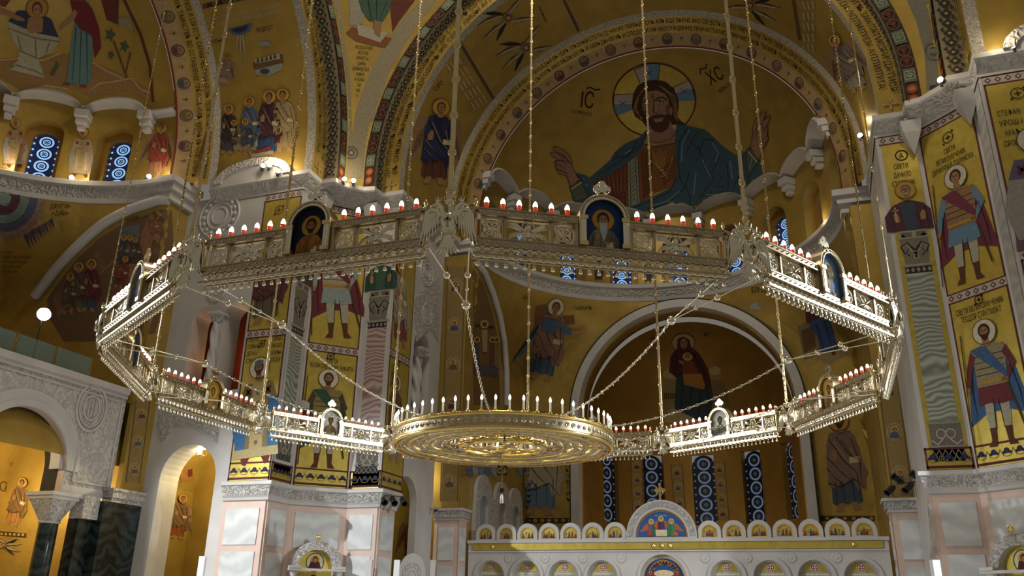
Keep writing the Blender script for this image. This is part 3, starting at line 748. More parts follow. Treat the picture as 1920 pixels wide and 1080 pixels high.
mb = MB(); mb.lathe((0, 0, .0), [(1.05, 0), (1.18, 0), (1.2, .06), (1.16, .14), (1.06, .14), (1.04, .06), (1.05, 0)], GILT, 60); mb.build('inner_hoop', wheel)
for i in range(8):
    a = 2 * pi * (i + .5) / 8; mb = MB(); d = V((cos(a), sin(a), 0)); t = V((-sin(a), cos(a), 0))
    mb.box(d * 1.1 - t * .03 + Z_ * .1, d * (WR - 1.12), t * .06, Z_ * .05, BRASSD); mb.sphere(d * 2.75, .08, BRASSD, 6, 5, (1, 1, .6)); mb.sphere(d * 1.25, .09, BRASSD, 6, 5, (1, 1, .6)); mb.build('spoke', wheel)
mb = MB()
for i in range(4):
    a = pi / 2 * i + .6; d = V((cos(a), sin(a), 0)); t = V((-sin(a), cos(a), 0))
    mb.box(d * .1 - t * .06, d * .98, t * .12, Z_ * .06, BRASSD)
    mb.tube([d * .35 + t * .3, d * .7 + t * .05, d * 1.0 + t * .3], .03, GILT, 5); mb.tube([d * .35 - t * .3, d * .7 - t * .05, d * 1.0 - t * .3], .03, GILT, 5)
mb.lathe((0, 0, -.05), [(0, 0), (.2, .0), (.22, .1), (.1, .16), (0, .16)], GILT, 16); mb.build('cross_hub', wheel)
cm = MB(); cm.lathe((0, 0, 0), [(.05, 0), (.055, .02), (.02, .04), (.024, .06)], GILT, 8); cm.lathe((0, 0, 0), [(.022, .05), (.022, .27)], CANDLE, 8); cm.lathe((0, 0, 0), [(.018, .27), (.03, .30), (.03, .33), (.016, .37), (0, .40)], BULB, 8)
c0 = None
def candle(r, a, z):
    global c0
    if c0 is None: c0 = cm.build('candle', wheel); c0.location = (r * cos(a), r * sin(a), z)
    else: dupe(c0, wheel, (r * cos(a), r * sin(a), z))
for i in range(54): candle(WR - .02, 2 * pi * i / 54, .42)
for i in range(26): candle(2.0, 2 * pi * (i + .3) / 26, .17)
for i in range(18): candle(1.12, 2 * pi * (i + .2) / 18, .14)
# hanging monogram plate and tassel under the wheel
pend = thing('wheel_pendant', 'small dark monogram plate with ball and tassel hanging under the candle wheel', 'pendant', loc=(0, 0, 0))
mb = MB(); mb.tube([(0, 0, 5.43), (0, 0, 4.15)], .01, BRASS, 5); mb.build('cord', pend)
mb = MB(); mb.box(-RT * .13 - FW * .01 + Z_ * 4.83, RT * .26, FW * .03, Z_ * .26, BLACKP)
A = Art(planemap(V((0, 0, 4.83)) - FW * .011, RT), 9, .003, .002); A.text(GILT, 'СВА', [(-.11, .06), (.11, .06)], .14, 0); A.ring(GILT, 0, .13, .12, .12, .012, 0, n=4); A.merge_into(mb); mb.build('monogram_plate', pend)
mb = MB(); mb.sphere((0, 0, 4.45), .075, P('3a1a10', .3), 10, 8); mb.lathe((0, 0, 4.12), [(.035, 0), (.05, .02), (.04, .18), (.015, .24)], CANDLE, 8); mb.build('ball_tassel', pend)
# ---------------------------------------------------------------- altar screen
def wallmap(y): return planemap((0, y, 0), (1, 0, 0))
def scene_icon(A, cx, z0, w, hs, pal, n=4, bg=None):
    """little arched painting with a group of haloed figures"""
    A.poly(bg or GOLDB, [(cx - w, z0), (cx + w, z0)] + arcpts(cx, z0 + hs, w, 0, 180, 14), 0)
    random.seed(int(cx * 97) & 255)
    A.poly(pal[0], [(cx - w * .95, z0), (cx + w * .95, z0), (cx + w * .8, z0 + hs * .5), (cx + w * .2, z0 + hs * .3), (cx - w * .3, z0 + hs * .55), (cx - w * .9, z0 + hs * .4)], 1)
    for i in range(n):
        x = cx + w * (-.66 + 1.32 * i / max(1, n - 1)); h = hs * (.75 + .35 * random.random() + (.4 if abs(i - (n - 1) / 2) < .6 else 0)); b = w * .18; c = pal[1 + i % (len(pal) - 1)]
        A.poly(c, [(x - b, z0 + .01), (x + b, z0 + .01), (x + b * .7, z0 + h), (x - b * .7, z0 + h)], 2)
        A.ell('c9a45a', x, z0 + h + b * .7, b * .85, layer=3, n=10); A.ell('4a2f1e', x, z0 + h + b * .6, b * .5, layer=4, n=8)
IY = 23.2
ico = thing('altar_screen', 'white marble altar screen crested with a row of small arched gold icons', 'altar screen', loc=(0, 0, 0))
mb = MB(); xs = [-9.2 + 2.035 * i for i in range(4)]; xs = xs + [-x for x in xs]
holes = [archloop(x, .74, .9, 3.15, 14) for x in xs] + [archloop(0, 1.15, .3, 3.05, 18)]
mb.prism([(-10.5, 0), (10.5, 0), (10.5, 4.95), (-10.5, 4.95)], (0, IY, 0), X_, Z_, (0, .5, 0), MARB, holes)
mb.box((-10.55, IY - .12, 4.82), (21.1, 0, 0), (0, .75, 0), (0, 0, .16), MARB); mb.box((-10.5, IY - .06, 4.36), (21, 0, 0), (0, .2, 0), (0, 0, .08), MARB)
for x, r in [(x, .93) for x in xs] + [(0, 1.3)]:
    zs = 3.15 if r < 1 else 3.05
    mb.prism(arcpts(x, zs, r, 0, 180, 20) + arcpts(x, zs, r - .13, 180, 0, 20), (0, IY - .09, 0), X_, Z_, (0, .1, 0), MARB)
    for s in (-1, 1): mb.box((x + s * (r - .07) - .1, IY - .14, 0), (.2, 0, 0), (0, .14, 0), (0, 0, zs), MARB)
mb.build('screen_body', ico)
mb = MB(); mb.box((-10.25, IY - .075, 4.47), (20.5, 0, 0), (0, .08, 0), (0, 0, .33), GOLDB)
for x in (-.42, 0, .42): mb.lathe((x, IY - .08, 4.63), [(.13, 0), (.12, .03), (.07, .03), (.06, .05), (0, .05)], GILT, 12, (0, -1, 0))
for x in (-9.1, 9.0): mb.lathe((x, IY - .08, 4.63), [(.1, 0), (.09, .03), (0, .04)], GILT, 10, (0, -1, 0))
mb.build('gold_band', ico)
sx7 = [2.385 + 1.19 * i for i in range(7)]
PALS = [('7a5a2c', '7a2f26', '2f4468', '8a7a5a', '4a3a52'), ('6a5a34', 'a89a78', '39506e', '8a3a2a', '5a4a2a'), ('5a3f22', '8f4030', 'b0a688', '384a5a', '6a2f3a')]
for i, x in enumerate([-q for q in sx7[::-1]] + sx7):
    mb = MB(); o = archloop(x, .56, 4.98, 5.27, 16); h = archloop(x, .385, 5.03, 5.24, 14)
    mb.prism(o, (0, IY - .02, 0), X_, Z_, (0, .3, 0), MARB, [h]); 
    mb.build('arched_crest', ico)
    mb = MB(); A = Art(wallmap(IY + .06), 99, .004, .004); scene_icon(A, x, 5.03, .37, .21, PALS[i % 3], 4 + i % 2)
    for s in (0,): A.merge_into(mb)
    f = archloop(x, .385, 5.03, 5.24, 14); g = archloop(x, .34, 5.06, 5.24, 14); mb.prism(f, (0, IY + .01, 0), X_, Z_, (0, .04, 0), GILT, [g])
    mb.prism(f, (0, IY + .065, 0), X_, Z_, (0, .03, 0), GILT)
    mb.build('small_icon', ico)
mb = MB(); mb.prism(archloop(0, 1.78, 4.98, 5.1, 30), (0, IY - .1, 0), X_, Z_, (0, .45, 0), MARB, [archloop(0, 1.33, 5.03, 5.08, 26)])
mb.prism(arcpts(0, 5.1, 1.7, 0, 180, 30) + arcpts(0, 5.1, 1.44, 180, 0, 30), (0, IY - .13, 0), X_, Z_, (0, .04, 0), MARBF); mb.build('great_crest', ico)
mb = MB(); A = Art(wallmap(IY + .02), 99, .004, .004)
A.poly('d8d2c0', [(-1.33, 5.03), (1.33, 5.03)] + arcpts(0, 5.08, 1.33, 0, 180, 26), 0); A.poly('a8762c', [(-1.3, 5.06), (1.3, 5.06)] + arcpts(0, 5.08, 1.3, 0, 180, 26), 1)
A.poly('2f5c9e', [(-1.22, 5.09), (1.22, 5.09)] + arcpts(0, 5.08, 1.22, 0, 180, 26), 2)
for x, rb, w2 in ((-.5, '8a5a6a', '3f6a4a'), (0, '6a2a4a', '2a4a8a'), (.52, '3a7a4a', '4a8a5a')):
    zt = 5.72 if x else 5.85
    for s in (-1, 1):
        if x == 0 or s == (1 if x > 0 else -1): A.poly('b5683a', [(x + s * .1, zt + .02), (x + s * .28, zt - .02), (x + s * (.62 if x else .4), 5.3 + (.3 if x == 0 else 0)), (x + s * .2, 5.4)], 3)
    A.poly(rb, [(x - .2, 5.12), (x + .2, 5.12), (x + .16, zt - .05), (x - .16, zt - .05)], 4); A.poly(w2, [(x - .02, 5.12), (x + .22, 5.12), (x + .15, zt - .06), (x + .02, zt - .06)], 5)
    A.ell('e0c060', x, zt + .1, .14, layer=4); A.ell('5a3420', x, zt + .1, .085, layer=5); A.ell('c99a6a', x, zt + .085, .06, .075, layer=6)
A.poly('d9cfae', [(-.28, 5.1), (.28, 5.1), (.3, 5.42), (-.3, 5.42)], 7); A.poly('c23a2a', [(-.72, 5.12), (-.52, 5.12), (-.52, 5.3), (-.7, 5.3)], 7); A.poly('d8603a', [(.6, 5.12), (.85, 5.12), (.8, 5.3), (.62, 5.3)], 7)
A.ell('7a3a2a', 0, 5.44, .09, .03, 8)
A.text('d8cfa8', 'СТА ТРОИЦА', [(-.3, 6.08), (.3, 6.08)], .07, 3)
A.merge_into(mb); mb.prism(archloop(0, 1.33, 5.03, 5.08, 26), (0, IY + .024, 0), X_, Z_, (0, .03, 0), MARB); mb.build('great_icon', ico, label='big arched blue icon of three winged haloed figures at a table')
mb = MB(); mb.prism([(-.05, 6.86), (.05, 6.86), (.05, 7.3), (.22, 7.28), (.3, 7.38), (.22, 7.48), (.05, 7.46), (.05, 7.62), (.08, 7.7), (0, 7.78), (-.08, 7.7), (-.05, 7.62), (-.05, 7.46), (-.22, 7.48), (-.3, 7.38), (-.22, 7.28), (-.05, 7.3)], (0, IY + .05, 0), X_, Z_, (0, .06, 0), GILT)
for x in (-.16, .16): mb.tube([(x, IY + .05, 7.3), (x, IY + .05, 7.2)], .02, GILT, 5)
mb.build('gilt_cross', ico, label='gilded cross on top of the big arch')
for i, x in enumerate(xs):
    mb = MB(); A = Art(wallmap(IY + .2), 99, .004, .004)
    A.poly('b9b4a6', archloop(x, .76, .9, 3.15, 16), 0); A.poly(GOLDB, arcpts(x, 3.33, .52, 8, 172, 16), 1); A.line('d9d4c4', [(x - .6, 3.3), (x + .6, 3.3)], .05, 3)
    A.poly(GOLDB, [(x - .52, 1.1), (x + .52, 1.1), (x + .52, 3.22), (x - .52, 3.22)], 1); A.poly('5a3a2a', [(x - .25, 1.2), (x + .25, 1.2), (x + .15, 2.7), (x - .15, 2.7)], 2); A.ell('c9a45a', x, 2.85, .17, layer=2)
    A.ell('e2dcc8', x, 3.62, .21, layer=3); A.ring('7a2a24', x, 3.62, .16, .16, .035, 4)
    for k in range(4): a = pi / 2 * k + .78; A.ell('8f3a30', x + .075 * cos(a), 3.62 + .075 * sin(a), .04, layer=4, n=8)
    A.merge_into(mb); mb.box((x - .74, IY + .21, .9), (1.48, 0, 0), (0, .1, 0), (0, 0, 3.0), MARB); mb.build('arched_panel', ico)
mb = MB(); A = Art(wallmap(IY + .2), 99, .004, .004)
A.poly('d8cba8', archloop(0, 1.16, .3, 3.05, 24), 0); A.poly('2f4f86', arcpts(0, 3.05, 1.0, 0, 180, 24), 1); A.poly('8a2f34', [(-.95, 3.05), (.95, 3.05), (.8, 3.4), (-.8, 3.4)], 2); A.ell('d9c6a0', 0, 3.32, .5, .17, 4)
for i in range(13): a = pi * (i + .5) / 13; A.poly(('7a2a30', 'a8842c', '2a4a7a')[i % 3], [(.62 * cos(a) - .12, 3.25 + .5 * sin(a)), (.62 * cos(a) + .12, 3.25 + .5 * sin(a)), (.72 * cos(a), 3.3 + .62 * sin(a))], 3); A.ell('c9923c', .68 * cos(a), 3.28 + .62 * sin(a), .085, layer=3, n=10); A.ell('5a3020', .68 * cos(a), 3.27 + .62 * sin(a), .05, layer=4, n=8)
A.merge_into(mb); mb.box((-1.15, IY + .21, .3), (2.3, 0, 0), (0, .1, 0), (0, 0, 3.9), MARB); mb.build('supper_icon', ico, label='half-round icon of haloed figures round a pale table')
for x in [(-8.18 + 2.035 * i) for i in range(3)] + [8.18 - 2.035 * i for i in range(3)] + [-2.1, 2.1]:
    mb = MB(); mb.lathe((x, IY, 4.05), [(.24, 0), (.24, .02), (.2, .035), (.17, .02), (.1, .02), (.06, .04), (0, .04)], MARB, 20, (0, -1, 0)); mb.build('carved_roundel', ico)

# ---------------------------------------------------------------- triple blind arcade beside the screen and pier foot
mb = MB(); XA = -10.74
ar = [(25.4, .98, 7.62), (28.45, .98, 7.62), (30.95, .98, 7.58)]
out = [(24.1, 4.2)] + [(33.0, 4.2)]
prof = []
for c, r, zs in ar[::-1]: prof += arcpts(c, zs, 1.2, 0, 180, 14)
mb.prism([(24.0, 4.5), (32.6, 4.5)] + prof, (XA, 0, 0), Y_, Z_, (.22, 0, 0), MARBF, [archloop(c, .62, 5.0, 7.0, 12) for c, r, zs in ar], MARB)
mb.box((XA + .02, 24.2, 4.5), (.02, 0, 0), (0, 8.2, 0), (0, 0, 3.2), mat('niche_shade', (.27, .28, .30), .7))  # recess shade put into the backing colour so the openings read deeper
tag(mb.build('blind_arcade'), 'white carved marble arcade of three arches on the wall behind the altar screen', 'arcade')
for nm, sx in (('left', -1), ('right', 1)):
    mb = MB(); x0 = sx * 10.7; w = sx * 1.45
    mb.box((x0, 22.2, 0), (w, 0, 0), (0, .15, 0), (0, 0, 5.95), PINK); mb.box((x0 - sx * .04, 22.2, 0), (sx * .06, 0, 0), (0, 1.0, 0), (0, 0, 5.95), PINK)
    for z0, z1 in ((3.9, 5.6), (1.5, 3.6)):
        mb.box((x0 + sx * .3, 22.14, z0), (sx * .85, 0, 0), (0, .08, 0), (0, 0, z1 - z0), MARBG); mb.box((x0 - sx * .07, 22.35, z0), (sx * .06, 0, 0), (0, .7, 0), (0, 0, z1 - z0), MARBG)
    for k, (o, z) in enumerate(((.1, 5.95), (.2, 6.1), (.32, 6.45))): mb.box((x0 - sx * o, 22.2 - o, z), (w + sx * o, 0, 0), (0, 1.1 + o, 0), (0, 0, (.15, .35, .12)[k]), MARBF if k == 1 else MARB)
    mb.build('wall_pedestal_' + nm, kind='structure')
# ---------------------------------------------------------------- screen wall with arches on the far left
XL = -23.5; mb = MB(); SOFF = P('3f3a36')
lo = [(-10.6, 6.0)]
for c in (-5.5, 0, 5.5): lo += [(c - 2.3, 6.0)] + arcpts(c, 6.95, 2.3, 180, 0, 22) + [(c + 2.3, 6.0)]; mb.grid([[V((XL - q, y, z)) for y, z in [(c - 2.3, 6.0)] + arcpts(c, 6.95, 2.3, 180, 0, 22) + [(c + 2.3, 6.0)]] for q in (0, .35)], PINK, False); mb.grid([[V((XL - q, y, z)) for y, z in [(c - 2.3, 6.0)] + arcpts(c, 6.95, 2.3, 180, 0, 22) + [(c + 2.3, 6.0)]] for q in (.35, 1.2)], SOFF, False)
holed(mb, lambda a, z, dep: V((XL - dep, a, z)), lo + [(10.6, 6.0), (10.6, 11.25), (-10.6, 11.25)], [], 1.2, MARBC, PINK, 3)
for c in (-5.5, 0, 5.5): mb.grid([[V((XL + dx, c + r * cos(pi * i / 30), 6.95 + r * sin(pi * i / 30))) for i in range(31)] for r, dx in ((2.31, .0), (2.33, .06), (2.62, .08), (2.64, .05), (3.05, .04), (3.07, 0))], MARB, False)
for z0, z1, o in ((10.75, 10.95, .07), (10.95, 11.25, .16)): mb.box((XL, -10.6, z0), (o, 0, 0), (0, 21.2, 0), (0, 0, z1 - z0), MARB)
for y0, y1 in ((-10.6, -7.8), (-3.2, -2.3), (2.3, 3.2), (7.8, 10.55)): mb.box((XL, y0, 6.0), (.06, 0, 0), (0, y1 - y0, 0), (0, 0, .35), MARB)
mb.build('wall_screen_arcade', kind='structure')
for c in (2.75, 8.1):
    t = thing('marble_column', 'green-black veined column with white carved capital beside the polished black pilasters', 'column', None, (XL - .6, c, 0))
    if c < 5: t['kind'] = 'structure'; t['label'] = 'green-black veined column of the screen wall beyond the frame edge'
    s = MB(); s.lathe((0, 0, 0), [(.55, 0), (.55, .3), (.42, .4), (.4, 4.7)], BLACKM, 24); s.build('shaft', t)
    s = MB(); n = [V((a, b, 0)) for a, b in ((-1, -1), (1, -1), (1, 1), (-1, 1))]
    s.lathe((0, 0, 4.7), [(.42, 0), (.46, .05), (.44, .1)], MARB, 20)
    s.grid([[V((cos(2 * pi * i / 24), sin(2 * pi * i / 24), 0)) * .42 + Z_ * 4.8 for i in range(24)], [V((max(-.7, min(.7, cos(2 * pi * i / 24) * .95)), max(-.7, min(.7, sin(2 * pi * i / 24) * .95)), 5.7)) for i in range(24)]], MARBF, False, True)
    for z, w in ((5.7, .72), (5.85, .8)): s.box((-w, -w, z), (2 * w, 0, 0), (0, 2 * w, 0), (0, 0, .15), MARB)
    s.build('capital', t)
mb = MB()
mb.box((XL - .5, 9.0, 0), (.6, 0, 0), (0, .75, 0), (0, 0, 6.0), BLACKM); mb.box((XL - .2, 9.85, 0), (.75, 0, 0), (0, .75, 0), (0, 0, 5.85), BLACKM); mb.box((-23.6, 10.6, 0), (.62, 0, 0), (0, 1.75, 0), (0, 0, 5.9), BLACKM)
mb.build('wall_black_pilaster', kind='structure')
mb = MB()
for o, z, h in ((.06, 5.85, .2), (.14, 6.05, .3), (.22, 6.35, .12)): mb.box((-23.0 + o - .6, 10.3 - o, z), (.6, 0, 0), (0, 2.0 + o, 0), (0, 0, h), MARBF)
mb.box((XL - .4, 8.9, 5.0), (.75, 0, 0), (0, .9, 0), (0, 0, 1.0), MARBF); mb.build('trim_pilaster_cap', kind='structure')
mb = MB(); c = onX(172, 765, XL + .03)
for r, w in ((.85, .07), (.7, .04), (.45, .05)): mb.tube([c + V((0, r * cos(2 * pi * i / 30), r * 1.25 * sin(2 * pi * i / 30))) for i in range(31)], w, MARB, 6, False)
for q in (-.18, 0, .18): mb.tube([c + V((0, q, -.4)), c + V((0, q, .4))], .035, MARB, 5)
for a, b in (((8.3, 6.55), (10.35, 6.55)), ((8.3, 6.55), (8.3, 7.6)), ((10.35, 6.55), (10.35, 10.5)), ((10.2, 10.55), (3, 10.55))): mb.tube([(XL + .03, *a), (XL + .03, *b)], .05, MARB, 5)
mb.build('trim_screen_relief', kind='structure')
# gallery slab, glass balustrade and floodlight above it
mb = MB(); mb.box((-33.5, -10.6, 10.95), (9.9, 0, 0), (0, 21.2, 0), (0, 0, .25), MARB); mb.build('floor_gallery', kind='structure')
bal = thing('glass_balustrade', 'pale green glass balustrade with thin metal posts along the gallery edge', 'balustrade')
GLS = mat('balustrade_glass', (.55, .85, .85), .05, trans=.85)
for i in range(10):
    y = -10.3 + 2.06 * i
    if i < 9:
        mb = MB(); mb.box((XL - .14, y + .06, 11.32), (.02, 0, 0), (0, 1.94, 0), (0, 0, .85), GLS); mb.build('glass_pane', bal)
    mb = MB(); mb.box((XL - .16, y - .02, 11.25), (.05, 0, 0), (0, .04, 0), (0, 0, 1.0), BRASS); mb.build('post', bal)
fl = thing('floodlight', 'blazing floodlight on a tall stand behind the glass balustrade', 'floodlight', loc=(-24.3, 5.67, 11.2))
FLOODM = mat('flood_lens', (1, 1, 1), .4, emit=(1, .97, .92), es=60)
mb = MB(); mb.tube([(0, 0, 0), (0, 0, 2.2)], .035, BLACKP, 8)
for k in range(3): a = k * 2.1; mb.tube([(0, 0, .45), (.4 * cos(a), .4 * sin(a), 0)], .02, BLACKP, 6)
mb.build('stand', fl)
mb = MB(); mb.lathe((.02, 0, 2.38), [(0, -.25), (.2, -.25), (.3, .0), (.3, .06)], BLACKP, 16, (1, -.45, -.1)); mb.build('housing', fl)
mb = MB(); mb.lathe((.05, 0, 2.38), [(.28, .04), (.28, .08), (0, .09)], FLOODM, 20, (1, -.45, -.1)); mb.build('lens', fl)
# aisle behind the arcade and room behind the doorway
mb = MB(); mb.box((-31.5, -12, 0), (.3, 0, 0), (0, 29, 0), (0, 0, 10.9), GOLD); mb.box((-31.2, 11.5, 0), (7.4, 0, 0), (0, .3, 0), (0, 0, 10.9), GOLD); mb.build('wall_aisle', kind='structure'); SURF['aisle'] = mb.bvh()
mb = MB(); rows = [[V((-31.2 + 3.8 - 3.8 * cos(pi * i / 20), y, 7.6 + 3.2 * sin(pi * i / 20))) for i in range(21)] for y in (-12, 11.5)]; mb.grid(rows, GOLD); mb.build('ceiling_aisle', kind='structure')
mb = MB()
for y in (1.0, 7.6): mb.prism(arcpts(-27.4, 7.0, 3.75, 0, 180, 24) + arcpts(-27.4, 7.0, 3.2, 180, 0, 24), (0, y, 0), X_, Z_, (0, .7, 0), MARB)
mb.build('trim_aisle_rib', kind='structure')
mb = MB(); mb.box((-24.5, 17.5, 0), (9, 0, 0), (0, .3, 0), (0, 0, 10.5), GOLD); mb.box((-24.8, 13.6, 0), (.3, 0, 0), (0, 4, 0), (0, 0, 10.5), GOLD); mb.box((-16.5, 13.6, 0), (.3, 0, 0), (0, 4, 0), (0, 0, 10.5), GOLD)
mb.grid([[V((-20.6 - 4 * cos(pi * i / 20), y, 6.5 + 3.4 * sin(pi * i / 20))) for i in range(21)] for y in (13.6, 17.5)], GOLD); mb.build('wall_side_chapel', kind='structure'); SURF['chapel'] = mb.bvh()
mb = MB(); mb.box((-24.5, 16.2, 10.6), (9, 0, 0), (0, .3, 0), (0, 0, 8), P('8a3f16')); mb.box((-24.5, 13.6, 10.6), (9, 0, 0), (0, 2.6, 0), (0, 0, .3), MARB); mb.build('wall_upper_gallery', kind='structure')
mb = MB(); mb.box((-15.8, 18.0, 0), (.3, 0, 0), (0, 14, 0), (0, 0, 9.5), GOLDB); mb.box((-15.8, 18.0, 9.5), (.3, 0, 0), (0, 14, 0), (0, 0, 9), MARB); mb.box((-15.5, 31, 0), (3, 0, 0), (0, .3, 0), (0, 0, 18), GOLD); mb.box((-15.5, 18, 9.5), (3.0, 0, 0), (0, 13, 0), (0, 0, .3), MARB); mb.build('wall_side_room', kind='structure'); SURF['side'] = mb.bvh()
# twisted columns in the openings
def twisted(name, loc, z0, z1, r, label):
    t = thing(name, label, 'column', None, (loc[0], loc[1], 0)); H = z1 - z0; s = MB(); rows = []
    for j in range(41):
        z = z0 + .25 + (H - .75) * j / 40; rows.append([V(((r + r * .22 * cos(3 * (2 * pi * i / 24) + j * .42)) * cos(2 * pi * i / 24), (r + r * .22 * cos(3 * (2 * pi * i / 24) + j * .42)) * sin(2 * pi * i / 24), z)) for i in range(24)])
    s.grid(rows, MARB, True, True); s.build('shaft', t)
    s = MB(); s.lathe((0, 0, z0), [(r * 1.5, 0), (r * 1.5, .1), (r * 1.2, .25)], MARB, 20); s.build('base', t)
    s = MB(); s.lathe((0, 0, z1 - .5), [(r * 1.1, 0), (r * 1.3, .1), (r * 1.9, .4)], MARBF, 16); s.box((-r * 1.9, -r * 1.9, z1 - .1), (r * 3.8, 0, 0), (0, r * 3.8, 0), (0, 0, .12), MARB); s.build('capital', t)
twisted('twisted_column', (-20.02, 12.05), 11.3, 15.3, .2, 'pale twisted column between the twin arched openings')
twisted('twisted_column', (-12.6, 19.9), 10.9, 15.0, .28, 'pale twisted column in the single arched opening of the jamb')
mb = MB(); prof = [(-.34, 11.35), (.3, 11.35), (.36, 12.6), (.34, 13.9), (.2, 14.25), (.12, 14.35), (.14, 14.6), (.02, 14.7), (-.1, 14.6), (-.12, 14.35), (-.3, 14.2)]
mb.prism(prof, (-20.55, 12.9, 0), X_, Z_, (0, .18, 0), P('2a1512')); mb.prism([(-.08, 12.0), (.08, 12.0), (.08, 12.3), (-.08, 12.3)], (-20.25, 12.86, 0), X_, Z_, (0, .03, 0), MARB)
tag(mb.build('draped_banner'), 'dark brown draped banner standing in the twin arched opening', 'banner')
# ---------------------------------------------------------------- marble shrines against the piers
def shrine(nm, lab, loc, rz):
    t = thing('icon_shrine', lab, 'shrine', None, loc); t.rotation_euler = (0, 0, rz)
    s = MB(); s.prism([(-1.15, 0), (1.15, 0), (1.15, 3.2)] + arcpts(0, 3.2, 1.15, 0, 180, 20), (0, 0, 0), X_, Z_, (0, .45, 0), MARBF, [archloop(0, .82, .3, 3.15, 18)], MARB)
    for q in (-1, 1): s.lathe((q * 1.02, -.18, 0), [(.16, 0), (.13, .2), (.12, 2.7), (.2, 3.0), (.22, 3.1)], MARB, 14); s.box((q * 1.02 - .26, -.42, 3.1), (.52, 0, 0), (0, .6, 0), (0, 0, .14), MARB)
    s.box((-1.3, -.42, 3.02), (2.6, 0, 0), (0, .3, 0), (0, 0, .1), MARB); s.build('aedicule', t)
    A = Art(planemap((0, .3, 0), X_), 99, .004, .002); A.part = 'icon_panel'
    A.poly(GOLDB, archloop(0, .84, .3, 3.15, 18), 0); A.ell('d8d0b8', 0, 3.42, .42, layer=1); A.ring('6a5a3a', 0, 3.42, .4, .4, .05, 2); A.ell('c9a23c', 0, 3.52, .22, layer=3); A.poly('4a2420', [(-.3, 3.15), (.3, 3.15), (.2, 3.45), (-.2, 3.45)], 4); A.ell('3a1f14', 0, 3.54, .12, .14, 5); A.ell('b0814f', 0, 3.51, .085, .11, 6)
    A.poly('c9a23c', [(-.7, .4), (.7, .4), (.7, 2.85), (-.7, 2.85)], 1)
    for i in range(5): A.poly('7a5a1e', [(-.6 + .26 * i, 2.2), (-.45 + .26 * i, 2.2), (-.45 + .26 * i, 2.45), (-.6 + .26 * i, 2.45)], 2)
    A.ell('3a3a3a', 0, 2.72, .17, layer=2)
    m = A.parts['icon_panel']; m.box((-.83, .31, .3), (1.66, 0, 0), (0, .08, 0), (0, 0, 3.0), GOLDB); m.build('icon_panel', t)
    s = MB(); s.tube([(0, -.1, 4.3), (0, -.1, 4.45)], .03, GILT, 6); s.sphere((0, -.1, 4.52), .1, GILT, 10, 7)
    for k in range(8): s.tube([(0, -.1, 4.52), (.2 * cos(k * pi / 4), -.1, 4.52 + .2 * sin(k * pi / 4))], [.03, .005], GILT, 4)
    s.build('gilt_finial', t)
nb = (V((-14.9, 14.9, 0)) + V((.5, -.5, 0)))
shrine('a', 'marble icon shrine with gold panel at the foot of the far pier', nb, radians(45)); shrine('b', 'marble icon shrine cut by the frame edge, below the armoured saint', V((14.1, 14.3, 0)), radians(-45))
# white carved oval stele
t = thing('carved_stele', 'white oval-topped carved marble stele beside the side doorway', 'stele', None, (-11.55, 18.6, 0)); t.rotation_euler = (0, 0, radians(35))
s = MB(); s.prism([(-.62, 0), (.62, 0), (.66, 2.6)] + arcpts(0, 3.1, .66, 0, 180, 20, .95), (0, 0, 0), X_, Z_, (0, .18, 0), MARB); s.build('slab', t)
s = MB()
for r in (.18, .32, .46): s.tube([(r * cos(2 * pi * i / 24), -.01, 3.0 + r * 1.3 * sin(2 * pi * i / 24)) for i in range(25)], .025, MARB, 5, False)
for i in range(10): a = 2 * pi * i / 10; s.sphere((.4 * cos(a), -.01, 3.0 + .52 * sin(a)), .05, MARB, 6, 4)
s.build('carved_rings', t)
# black stage spotlights clamped at the pier cornices
def spots(lab, p, d, n):
    t = thing('spotlight_cluster', lab, 'spotlights', None, p); s = MB(); d = V(d).normalized(); q = d.cross(Z_).normalized()
    s.tube([q * -.6, q * .6], .025, BLACKP, 6); s.tube([V((0, 0, 0)), -d * .5], .025, BLACKP, 6); s.build('bracket', t)
    for i in range(n):
        o = q * (.5 * (i - (n - 1) / 2)) - Z_ * (.22 if i % 2 == 0 or n < 4 else -.2); s = MB(); ax = (d * .8 + Z_ * (-.5 if o.z < 0 else .4)).normalized()
        s.lathe(o, [(.0, -.3), (.1, -.3), (.14, -.1), (.14, .22), (.17, .3), (.15, .3), (.13, .2)], BLACKP, 12, ax); s.tube([o, V((o.x, o.y, 0))], .02, BLACKP, 5); s.build('lamp_head', t)
spots('cluster of black spotlights on the corner of the far pier cornice', onX(738, 930, -11.6), (.7, -.7, 0), 3)
spots('cluster of five black spotlights by the near pier cornice', onX(1702, 905, 11.5), (-.7, -.7, 0), 5)
t = thing('security_camera', 'small white security camera on the pedestal cornice', 'camera', None, onY(818, 950, 21.5)); s = MB(); s.sphere((0, 0, 0), .1, MARB, 10, 7); s.tube([(0, 0, 0), (0, .4, 0)], .03, MARB, 6); s.build('dome', t); s = MB(); s.box((-.1, -.1, -.25), (.2, 0, 0), (0, .12, 0), (0, 0, .1), BLACKP); s.build('lens_block', t)
